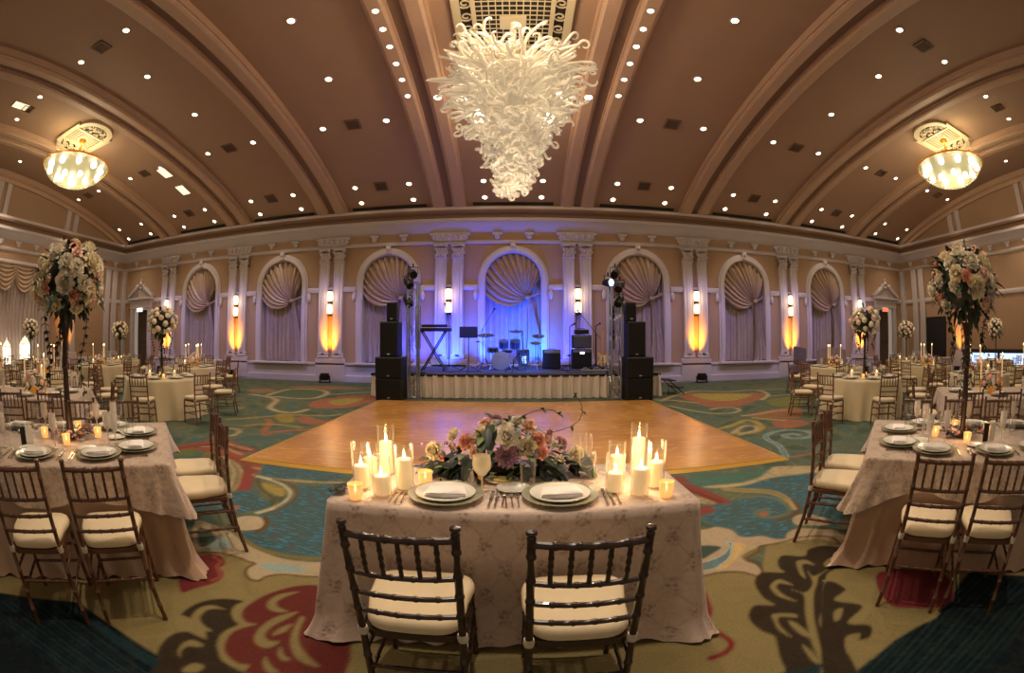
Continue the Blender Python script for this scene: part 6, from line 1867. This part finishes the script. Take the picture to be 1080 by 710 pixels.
for s, n, xs in ((-1, 'left', (-3.16, -3.17, -3.12)), (1, 'right', (3.22, 3.14, 3.02))):
    speaker(xs[0], 11.24, .004, .72, .65, .56, 'black subwoofer at the floor of the %s speaker stack' % n, 'subwoofer')
    speaker(xs[0], 11.24, .568, .72, .65, .54, 'black subwoofer second from the floor in the %s speaker stack' % n, 'subwoofer')
    speaker(xs[1], 11.24, 1.112, .48, .5, .9, 'black full-range loudspeaker on the two subwoofers of the %s stack' % n)
    speaker(xs[2], 11.24, 2.016, .28, .3, .5, 'small black loudspeaker on top of the %s speaker stack' % n)
def truss(x, y, h, lab):
    t = thing('lighting_truss', lab, 'truss', (x, y, 0), 0, 'truss towers at the front of the stage')
    w = .13
    for i in (-1, 1):
        for j in (-1, 1): MB().cyl((i * w, j * w, .02), .024, h, 10).build('upright', M['steel'], t)
    br = MB()
    k = int(h / .27)
    for q in range(k):
        z0, z1 = .06 + q * .27, .06 + (q + 1) * .27
        sgn = 1 if q % 2 else -1
        br.tube([(-w * sgn, -w, z0), (w * sgn, -w, z1)], .01, 5); br.tube([(-w * sgn, w, z0), (w * sgn, w, z1)], .01, 5)
        br.tube([(-w, -w * sgn, z0), (-w, w * sgn, z1)], .01, 5); br.tube([(w, -w * sgn, z0), (w, w * sgn, z1)], .01, 5)
        br.tube([(-w, -w, z0), (w, -w, z0)], .01, 5)
    br.build('bracing', M['steel'], t)
    MB().box((0, 0, .012), (.38, .38, .02), .004).build('base_plate', M['steel'], t)
    MB().box((0, 0, h + .03), (.34, .34, .03), .004).build('top_plate', M['steel'], t)
truss(-2.6, 11.36, 3.0, 'aluminium lattice truss tower beside the left speaker stack')
truss(2.66, 11.36, 3.0, 'aluminium lattice truss tower beside the right speaker stack')
def par(x, y, z, yaw, pitch, lab, lit=False, r=.1):
    t = thing('stage_light', lab, 'stage light', (x, y, z), rot=(0, 0, yaw), group='stage lights on the trusses')
    T = Matrix.Rotation(pitch, 4, 'X')
    MB().lathe([(.001, -.16), (r * .8, -.15), (r, -.04), (r, .12), (r * 1.06, .14), (r * .95, .14), (r * .9, .12), (.001, .11)], 16, T=T).build('lamp_can', M['black'], t)
    MB().lathe([(.001, .121), (r * .88, .12)], 16, T=T).build('lens', em('blue_lens', '#a9d8ff', 9) if lit else M['blackgrille'], t)
    MB().tube([(-r - .03, 0, 0), (-r - .03, 0, .17), (r + .03, 0, .17), (r + .03, 0, 0)], .012, 5).build('yoke', M['black'], t)
    MB().tube([(0, 0, .17), (0, 0, .27)], .02, 6).build('clamp', M['black'], t)
par(-2.62, 11.32, 3.28, .4, 2.0, 'black moving light at the top of the left truss')
par(-2.72, 11.22, 3.02, .8, 2.3, 'black par light second from the top of the left truss')
par(-2.74, 11.3, 2.55, .9, 2.4, 'black par light lowest on the left truss')
par(2.66, 11.32, 3.28, -.4, 2.0, 'black moving light at the top of the right truss')
par(2.44, 11.2, 3.02, .5, 1.65, 'lit blue-white par light facing us on the right truss', True, .1)
par(2.76, 11.24, 2.92, -.6, 2.2, 'black par light beside the lit one on the right truss')
par(2.74, 11.26, 2.55, -.7, 2.4, 'black par light lowest on the right truss')
for x, y, lab in ((-2.61, 12.0, 'slim black column loudspeaker left of the keyboard'), (2.76, 12.2, 'slim black column loudspeaker right of the guitar')):
    t = thing('column_speaker', lab, 'loudspeaker', (x, y, SL))
    MB().box((0, 0, 1.25), (.12, .12, 1.2), .01).build('column', M['black'], t)
    MB().cyl((0, 0, .04), .02, .7, 8).build('pole', M['black'], t)
    MB().lathe([(.001, 0), (.2, 0), (.2, .03), (.03, .05), (.001, .05)], 18).build('base', M['black'], t)
# keyboard on an X stand
t = thing('keyboard_stand', 'black X-frame keyboard stand on the left of the stage', 'stand', (-2.38, 13.2, SL))
for q in (-1, 1):
    for y in (-.16, .16):
        MB().tube([(-.34 * q, y, .02), (.34 * q, y, 1.14)], .02, 6).build('crossbar', M['black'], t)
for x in (-.34, .34):
    MB().tube([(x, -.22, 1.15), (x, .22, 1.15)], .02, 6).build('support', M['black'], t); MB().tube([(x, -.25, .02), (x, .25, .02)], .02, 6).build('foot', M['black'], t)
t = thing('keyboard', 'dark stage keyboard on the X-frame stand', 'keyboard', (-2.38, 13.2, SL + 1.17))
MB().box((0, 0, .05), (1.05, .34, .1), .015).build('body', M['black'], t)
k = MB()
for i in range(36): MB().box((-.48 + .0275 * i, -.1, .106), (.025, .13, .012), .002).build('white_key', M['china'], t)
k = MB()
for i in range(35):
    if i % 7 not in (2, 6): MB().box((-.466 + .0275 * i, -.07, .116), (.013, .08, .014), .002).build('black_key', M['black'], t)
MB().box((0, .12, .17), (.8, .16, .08), .02).build('upper_module', M['black'], t)
def mic_stand(x, y, h, boom, lab, rz=0):
    t = thing('microphone_stand', lab, 'microphone stand', (x, y, SL), rz, 'microphone stands on the stage')
    MB().cyl((0, 0, .1), .013, h - .1, 8).build('pole', M['black'], t)
    for i in range(3):
        a = i * 2 * PI / 3 + .4
        MB().tube([(0, 0, .16), (.3 * cos(a), .3 * sin(a), .012)], .011, 6).build('leg', M['black'], t)
    e = (0, 0, h)
    if boom:
        e = (boom[0], 0, h + boom[1])
        MB().tube([(-boom[0] * .3, 0, h - boom[1] * .3), e], .009, 6).build('boom', M['black'], t)
    d = Vector((.5 if not boom else boom[0], 0, .3 if not boom else boom[1])).normalized()
    m_ = MB().tube([e, tuple(Vector(e) + d * .15)], [.012, .02], 8)
    m_.sph(tuple(Vector(e) + d * .17), .032, 10, 7)
    m_.build('microphone', M['black'], t)
mic_stand(-1.95, 13.45, 1.35, (-.1, .5), 'boom microphone stand over the keyboard')
mic_stand(1.72, 13.5, 1.32, None, 'straight microphone stand left of the amplifier stack')
mic_stand(2.6, 13.9, 1.35, None, 'straight microphone stand between the amplifier stack and the guitar')
mic_stand(2.45, 13.0, 1.1, (.0, .0) if False else (.45, .55), 'boom microphone stand slanting up beside the right column speaker', PI)
mic_stand(-1.0, 14.6, 1.3, (.3, .5), 'boom microphone stand over the left cymbal')
mic_stand(0.0, 12.6, .35, (.06, .06), 'low microphone stand before the drum kit')
# music stand
t = thing('music_stand', 'black music stand at the front of the stage', 'music stand', (-1.27, 12.6, SL))
MB().box((0, 0, 1.13), (.52, .012, .32), .004, Matrix.Translation((0, 0, 0)) ).build('desk', M['black'], t)
MB().box((0, -.03, .975), (.52, .06, .012), .003).build('ledge', M['black'], t)
MB().cyl((0, .02, .1), .012, 1.0, 8).build('pole', M['black'], t)
for i in range(3):
    a = i * 2 * PI / 3 - PI / 2
    MB().tube([(0, .02, .2), (.33 * cos(a), .33 * sin(a) + .02, .012)], .011, 6).build('leg', M['black'], t)
# drum kit
def drums():
    shell = pm('drum_shell', '#33406e', .3, .3, var=.15); head = pm('drum_head', '#dfe3ee', .5, var=.03); chrome = M['steel']
    cym = pm('cymbal_brass', '#6f6a55', .3, .8, var=.15)
    def drum(name, lab, cx, cy, cz, r, d, rot, legs=()):
        t = thing(name, lab, 'drum', (cx, cy, cz), 0, 'drum kit on the stage')
        T = Matrix.Rotation(rot[0], 4, 'X') @ Matrix.Rotation(rot[1], 4, 'Y')
        MB().lathe([(r, -d / 2), (r, d / 2)], 28, T=T).build('shell', shell, t)
        for q in (-1, 1):
            h = MB().lathe([(.001, 0), (r * .97, .002)], 28, (0, 0, q * (d / 2 + .004)), T=T).build('drum_head', head, t)
            MB().lathe([(r * .97, -.02), (r * 1.04, -.02), (r * 1.04, .02), (r * .97, .02)], 28, (0, 0, q * d / 2), T=T).build('hoop', chrome, t)
        for i in range(8):
            a = i * PI / 4
            MB().tube([tuple(T @ Vector((r * 1.03 * cos(a), r * 1.03 * sin(a), z))) for z in (-d / 2, d / 2)], .008, 5).build('tension_rod', chrome, t)
        for l in legs: MB().tube(l, .011, 6).build('leg', chrome, t)
        return t, T
    t, T = drum('bass_drum', 'bass drum with a pale front head in the middle of the stage', -.38, 13.7, SL + .285, .27, .42, (PI / 2, 0), [[(q * .22, -.1, -.1), (q * .36, -.22, -.28)] for q in (-1, 1)])
    MB().lathe([(.001, 0), (.07, .001)], 18, (.07, -.02, .222), T=T).build('port_hole', M['black'], t)
    # dark script-like mark across the upper front head
    mk = MB().tube([(-.1 + .02 * i, -.226, .13 + .012 * sin(i * 2.2)) for i in range(11)], .006, 5).build('head_emblem', M['black'], t)
    drum('rack_tom', 'small blue-lit rack tom above the bass drum, left one', -.3, 13.9, SL + .78, .14, .2, (.35, 0), [[(0, .05, -.1), (-.05, -.1, -.25)]])
    drum('rack_tom', 'small blue-lit rack tom above the bass drum, right one', .06, 13.95, SL + .78, .15, .22, (.35, 0), [[(0, .05, -.1), (-.1, -.1, -.25)]])
    drum('floor_tom', 'floor tom on three legs right of the bass drum', .3, 14.15, SL + .42, .2, .36, (0, 0), [[(.21 * cos(a), .21 * sin(a), .1), (.22 * cos(a), .22 * sin(a), -.42)] for a in (0, 2.1, 4.2)])
    drum('snare_drum', 'snare drum left of the bass drum', -.66, 14.3, SL + .6, .17, .13, (.1, 0), [[(0, 0, -.06), (0, 0, -.35)]] + [[(0, 0, -.35), (.25 * cos(a), .25 * sin(a), -.6)] for a in (.5, 2.6, 4.7)])
    def cymbal(x, y, z, r, tilt, lab):
        t = thing('cymbal', lab, 'cymbal', (x, y, SL), 0, 'cymbals around the drum kit')
        T = Matrix.Translation((0, 0, z)) @ Matrix.Rotation(tilt, 4, 'X')
        MB().lathe([(r, -.012), (r * .35, .004), (r * .3, .02), (.01, .04), (.01, .036), (r * .3, .015), (r * .35, -.002), (r, -.016)], 30, T=T).build('cymbal_disc', cym, t)
        MB().cyl((0, 0, .25), .011, z - .2, 8).build('pole', chrome, t)
        for i in range(3):
            a = i * 2 * PI / 3 + x
            MB().tube([(0, 0, .4), (.26 * cos(a), .26 * sin(a), .01)], .01, 6).build('leg', chrome, t)
    cymbal(-.84, 13.55, 1.07, .27, .25, 'large crash cymbal at the left of the drum kit')
    cymbal(.1, 14.3, 1.2, .23, .2, 'crash cymbal above the middle of the drum kit')
    cymbal(.8, 14.2, 1.05, .2, .35, 'ride cymbal at the right of the drum kit, upper one')
    cymbal(.68, 13.6, .83, .17, .3, 'small cymbal at the right of the drum kit, lower one')
    cymbal(-1.12, 14.1, .85, .16, .0, 'hi-hat cymbal at the far left of the drum kit')
    t = thing('drum_stool', 'round black drum stool behind the kit', 'stool', (-.2, 14.75, SL))
    MB().lathe([(.001, .5), (.17, .5), (.19, .53), (.17, .58), (.001, .59)], 20).build('seat', M['black'], t); MB().cyl((0, 0, .1), .02, .42, 8).build('pole', chrome, t)
    for i in range(3):
        a = i * 2.1; MB().tube([(0, 0, .2), (.24 * cos(a), .24 * sin(a), .01)], .012, 6).build('leg', chrome, t)
drums()
t = thing('guitar', 'dark electric guitar on a stand right of the bass drum', 'guitar', (.35, 13.3, SL), .5)
def guitar(t, body, neckm, tilt=.12):
    T = Matrix.Translation((0, .08, .12)) @ Matrix.Rotation(-tilt, 4, 'X')
    o = [(.0, .0), (.09, .01), (.15, .06), (.16, .13), (.11, .2), (.12, .27), (.16, .34), (.13, .38), (.07, .35), (.03, .33), (-.03, .33), (-.08, .37), (-.13, .42), (-.16, .38), (-.13, .29), (-.11, .2), (-.16, .12), (-.15, .05), (-.08, .01)]
    P = Matrix(((1, 0, 0, 0), (0, 0, 1, 0), (0, 1, 0, 0), (0, 0, 0, 1)))
    MB().prism([tuple(p) for p in cat_rom(o, True, 4)], -.022, .022, T @ P).build('body', body, t)
    MB().box((0, -.03, .62), (.045, .02, .62), .006, T).build('neck', neckm, t)
    MB().prism([(-.03, .92), (.03, .92), (.05, 1.06), (-.02, 1.1)], -.035, -.015, T @ P).build('headstock', neckm, t)
    MB().prism([tuple(p) for p in cat_rom([(.03, .08), (.09, .1), (.08, .22), (.1, .3), (.03, .3), (-.03, .3), (-.06, .22), (-.03, .1)], True, 4)], -.03, -.022, T @ P).build('pickguard', M['china'], t)
    for z in (.14, .2, .26): MB().box((0, -.033, z), (.07, .012, .02), .003, T).build('pickup', M['black'], t)
    st = MB()
    for q in (-1, 1): st.tube([(0, .14, .5), (q * .16, .22, .012)], .01, 5); st.tube([(q * .1, .14, .2), (q * .1, -.03, .14), (q * .1, -.05, .18)], .01, 5)
    st.tube([(0, .14, .5), (0, -.05, .012)], .01, 5)
    return st
guitar(t, M['black'], M['wooddark']).build('guitar_stand', M['black'], t)
t = thing('guitar', 'pale natural-wood electric guitar on a stand beside the amplifier stack', 'guitar', (2.78, 13.6, SL), -.1)
guitar(t, pm('natural_ash', '#d9b073', .3, var=.12, scale=12, coat=.4), pm('maple_neck', '#c89a5c', .35)).build('guitar_stand', M['black'], t)
def amp(x, y, z, w, d, h, lab, knobs=True, grille='#141416'):
    t = thing('guitar_amplifier', lab, 'amplifier', (x, y, z), 0, 'amplifiers on the stage')
    MB().box((0, 0, h / 2), (w, d, h), .015).build('cabinet', M['black'], t)
    MB().box((0, -d / 2 - .004, h * .43), (w - .06, .014, h * .76), .004).build('grille_cloth', pm('amp_grille', grille, .8, var=.3, scale=200), t)
    p = MB().box((0, -d / 2 - .006, h * .9), (w - .06, .016, h * .13), .003).build('control_panel', M['steel'], t)
    for i in range(7): MB().lathe([(.012, 0), (.01, .014), (.001, .014)], 8, T=Matrix.Translation((-w * .36 + w * .12 * i, -d / 2 - .012, h * .9)) @ Matrix.Rotation(PI / 2, 4, 'X')).build('knob', M['black'], p)
    MB().tube([(-.12, 0, h), (-.1, 0, h + .03), (.1, 0, h + .03), (.12, 0, h)], .01, 5).build('handle', M['black'], t)
    return t
amp(1.22, 14.2, SL, .56, .3, .6, 'squat black combo amplifier on the stage floor right of the drum kit')
amp(2.2, 14.3, SL, .64, .34, .62, 'lower black amplifier cabinet of the stack, with a small lit display')
t = thing('amp_display', 'small pale lit display on the lower amplifier cabinet', 'display', (2.2, 14.1, SL + .5))
MB().box((0, 0, 0), (.16, .03, .09), .004).build('display_body', M['black'], t); MB().box((0, -.017, 0), (.13, .006, .06)).build('display_panel', em('display', '#dff3ff', 5), t)
amp(2.2, 14.3, SL + .655, .62, .32, .42, 'upper grey amplifier cabinet of the stack beside the guitar', grille='#4b4d57')
amp(2.2, 14.3, SL + 1.11, .46, .24, .14, 'small amplifier head on top of the stack')
t = thing('pedal_board', 'flat pale pedal board on the stage before the guitar', 'pedal board', (2.45, 12.9, SL))
MB().box((0, 0, .03), (.9, .32, .05), .01, Matrix.Rotation(.06, 4, 'X')).build('board', pm('pedal_grey', '#8d8c98', .5, .2), t)
for i in range(5):
    MB().box((-.34 + .17 * i, 0, .085), (.1, .16, .05), .008, Matrix.Rotation(.06, 4, 'X')).build('pedal', M['black' if i % 2 else 'steel'], t)
t = thing('stage_steps', 'small black metal steps at the right end of the stage', 'steps', (4.45, 12.2, 0))
for z, x in ((.2, .25), (.4, .0)): MB().box((x, 0, z), (.26, .7, .03), .005).build('tread', M['black'], t)
for q in (-1, 1): MB().tube([(.4, q * .33, .012), (-.1, q * .33, .42), (-.1, q * .33, .012)], .018, 6).build('frame', M['black'], t)
# cables lying on the deck
for i, (pts, lab) in enumerate(((((-2.1, 13.0), (-1.8, 12.5), (-1.4, 12.9), (-.9, 12.7)), 'black cable on the stage floor below the keyboard'), (((1.2, 13.9), (1.6, 13.0), (1.5, 12.3), (2.2, 12.1)), 'black cable on the stage floor before the combo amplifier'))):
    o = MB().tube([(x, y, SL + .008) for x, y in cat_rom(pts, False, 8)], .008, 5).build('cable', M['black'])
    tag(o, lab, 'cable')
# ---------------------------------------------------------------- light
def light(kind, name, loc, energy, col, size=.1, target=None, spot=None, blend=.5):
    d = bpy.data.lights.new(name, kind); d.energy = energy; d.color = col
    if kind == 'AREA': d.size = size
    else: d.shadow_soft_size = size
    if kind == 'SPOT': d.spot_size = math.radians(spot or 60); d.spot_blend = blend
    o = bpy.data.objects.new(name, d); COL.objects.link(o); o.location = loc
    if target is not None:
        o.rotation_euler = (Vector(target) - Vector(loc)).to_track_quat('-Z', 'Y').to_euler()
    return o
WARM = (1, .72, .44); WARM2 = (1, .83, .64)
# downlights: one lamp per bay and row; unseen front row added as foreground fill
for bay in range(-4, 5):
    for y, e in ((14.2, 190), (10.95, 300), (6.3, 420), (2.6, 420)):
        x = bay * DB
        if y == 14.2 and abs(bay) < 2: e = 60 + 50 * abs(bay)
        if y == 2.6: e = {0: 620, 1: 260}.get(abs(bay), 90)
        if abs(x) > HWID - 1: x = math.copysign(HWID - 1.6, x)
        light('SPOT', 'downlight_beam', (x, y, ceilz(y) - .05), e, WARM2, .15, (x, y - .2, 0), 100, .7)
# chandeliers
light('POINT', 'chandelier_glow', (0, 5.9, 3.1), 110, WARM2, .4)
light('POINT', 'chandelier_upglow', (0, 4.9, 6.9), 210, (1, .78, .5), .4)
light('POINT', 'chandelier_upglow', (0, 9.7, 6.9), 170, (1, .78, .5), .4)
for s in (-1, 1):
    light('POINT', 'bowl_glow', (s * 14.0, 7.42, 7.6), 120, (1, .82, .5), .5)
    light('POINT', 'bowl_glow_low', (s * 14.0, 7.42, 5.4), 170, (1, .8, .5), .5)
# amber uplights and sconces
for k in (-3.5, -2.5, -1.5, 1.5, 2.5, 3.5):
    light('SPOT', 'amber_beam', (k * DB, D - .95, .45), 1100, (1, .36, .02), .05, (k * DB, D - .05, 1.75), 36, .9)
for x in (-HWID + .7, HWID - .7):
    light('SPOT', 'amber_beam', (x, 11.4, .4), 420, (1, .36, .02), .05, (math.copysign(HWID - .1, x), 11.4, 2.2), 44, .8)
for k in PIL:
    light('POINT', 'sconce_glow', (k * DB, D - .42, 3.1), 9, (1, .78, .5), .12)
# lavender wash along the far wall
for k in range(-7, 8):
    light('SPOT', 'lavender_beam', (k * DB / 2 + .3, 12.4, 5.4), 340 if abs(k) > 1 else 120, (.36, .33, 1), .2, (k * DB / 2, D, 1.9), 52, .9)
# blue stage wash
for x, e, c_ in ((-.9, 1000, (.01, .05, 1)), (.6, 900, (.01, .11, 1)), (-2.3, 800, (.015, .05, 1)), (-3.4, 420, (.04, .06, 1)), (1.6, 320, (.04, .07, 1))):
    light('SPOT', 'blue_beam', (x, 14.75, .75), e, c_, .08, (x + .1, D + .1, 1.75), 92, .9)
light('SPOT', 'blue_beam', (2.35, 10.9, 2.7), 2600, (.08, .22, 1), .1, (-.4, 13.8, 1.0), 46, .8)
light('SPOT', 'blue_beam', (-2.2, 10.6, 3.3), 700, (.08, .1, 1), .1, (-.3, 15.0, 1.5), 60, .8)
# added fill spots on the flower balls and centre arrangement, no fixture built
for x, y in ((-3.28, 1.88), (3.38, 1.87)):
    light('SPOT', 'flower_fill', (x * .72, y - .9, 6.6), 260, (1, .86, .7), .05, (x, y, 1.75), 15, .8)
light('SPOT', 'flower_fill', (0, .4, 6.8), 170, (1, .86, .7), .05, (-.03, 2.4, .85), 14, .9)
# candles on the front table
for x, y, z in ((-.66, 2.1, .97), (.62, 2.1, .97)):
    light('POINT', 'candle_glow', (x, y, z), 4.5, (1, .64, .3), .05)
for x, y in ((-3.15, 1.75), (3.25, 1.75)):
    light('POINT', 'votive_glow', (x, y, .9), 1.2, (1, .55, .2), .05)
# back wall left out so added warm world light fills the hall
w = bpy.data.worlds.new('hall_fill'); SC.world = w; w.use_nodes = True
w.node_tree.nodes['Background'].inputs[0].default_value = (1, .78, .58, 1)
w.node_tree.nodes['Background'].inputs[1].default_value = .27
# ---------------------------------------------------------------- camera: 16 mm full-frame fisheye on a tripod
c = bpy.data.cameras.new('camera'); cam = bpy.data.objects.new('camera', c); COL.objects.link(cam)
c.type = 'PANO'; c.panorama_type = 'FISHEYE_EQUISOLID'
c.sensor_width = 36; c.sensor_fit = 'HORIZONTAL'
c.fisheye_lens = 470.3 / 1080 * 36; c.fisheye_fov = math.pi
c.clip_start = .05; c.clip_end = 200
cam.location = (0, 0, 1.5); cam.rotation_euler = (PI / 2 + .012, 0, 1.35 / 470.3)
SC.camera = cam
SC.view_settings.view_transform = 'Standard'; SC.view_settings.look = 'None'
SC.view_settings.exposure = 0; SC.view_settings.gamma = 1
SC.cycles.max_bounces = 6; SC.cycles.transparent_max_bounces = 16
SC.cycles.sample_clamp_indirect = 4; SC.cycles.sample_clamp_direct = 0
SC.cycles.use_denoising = True
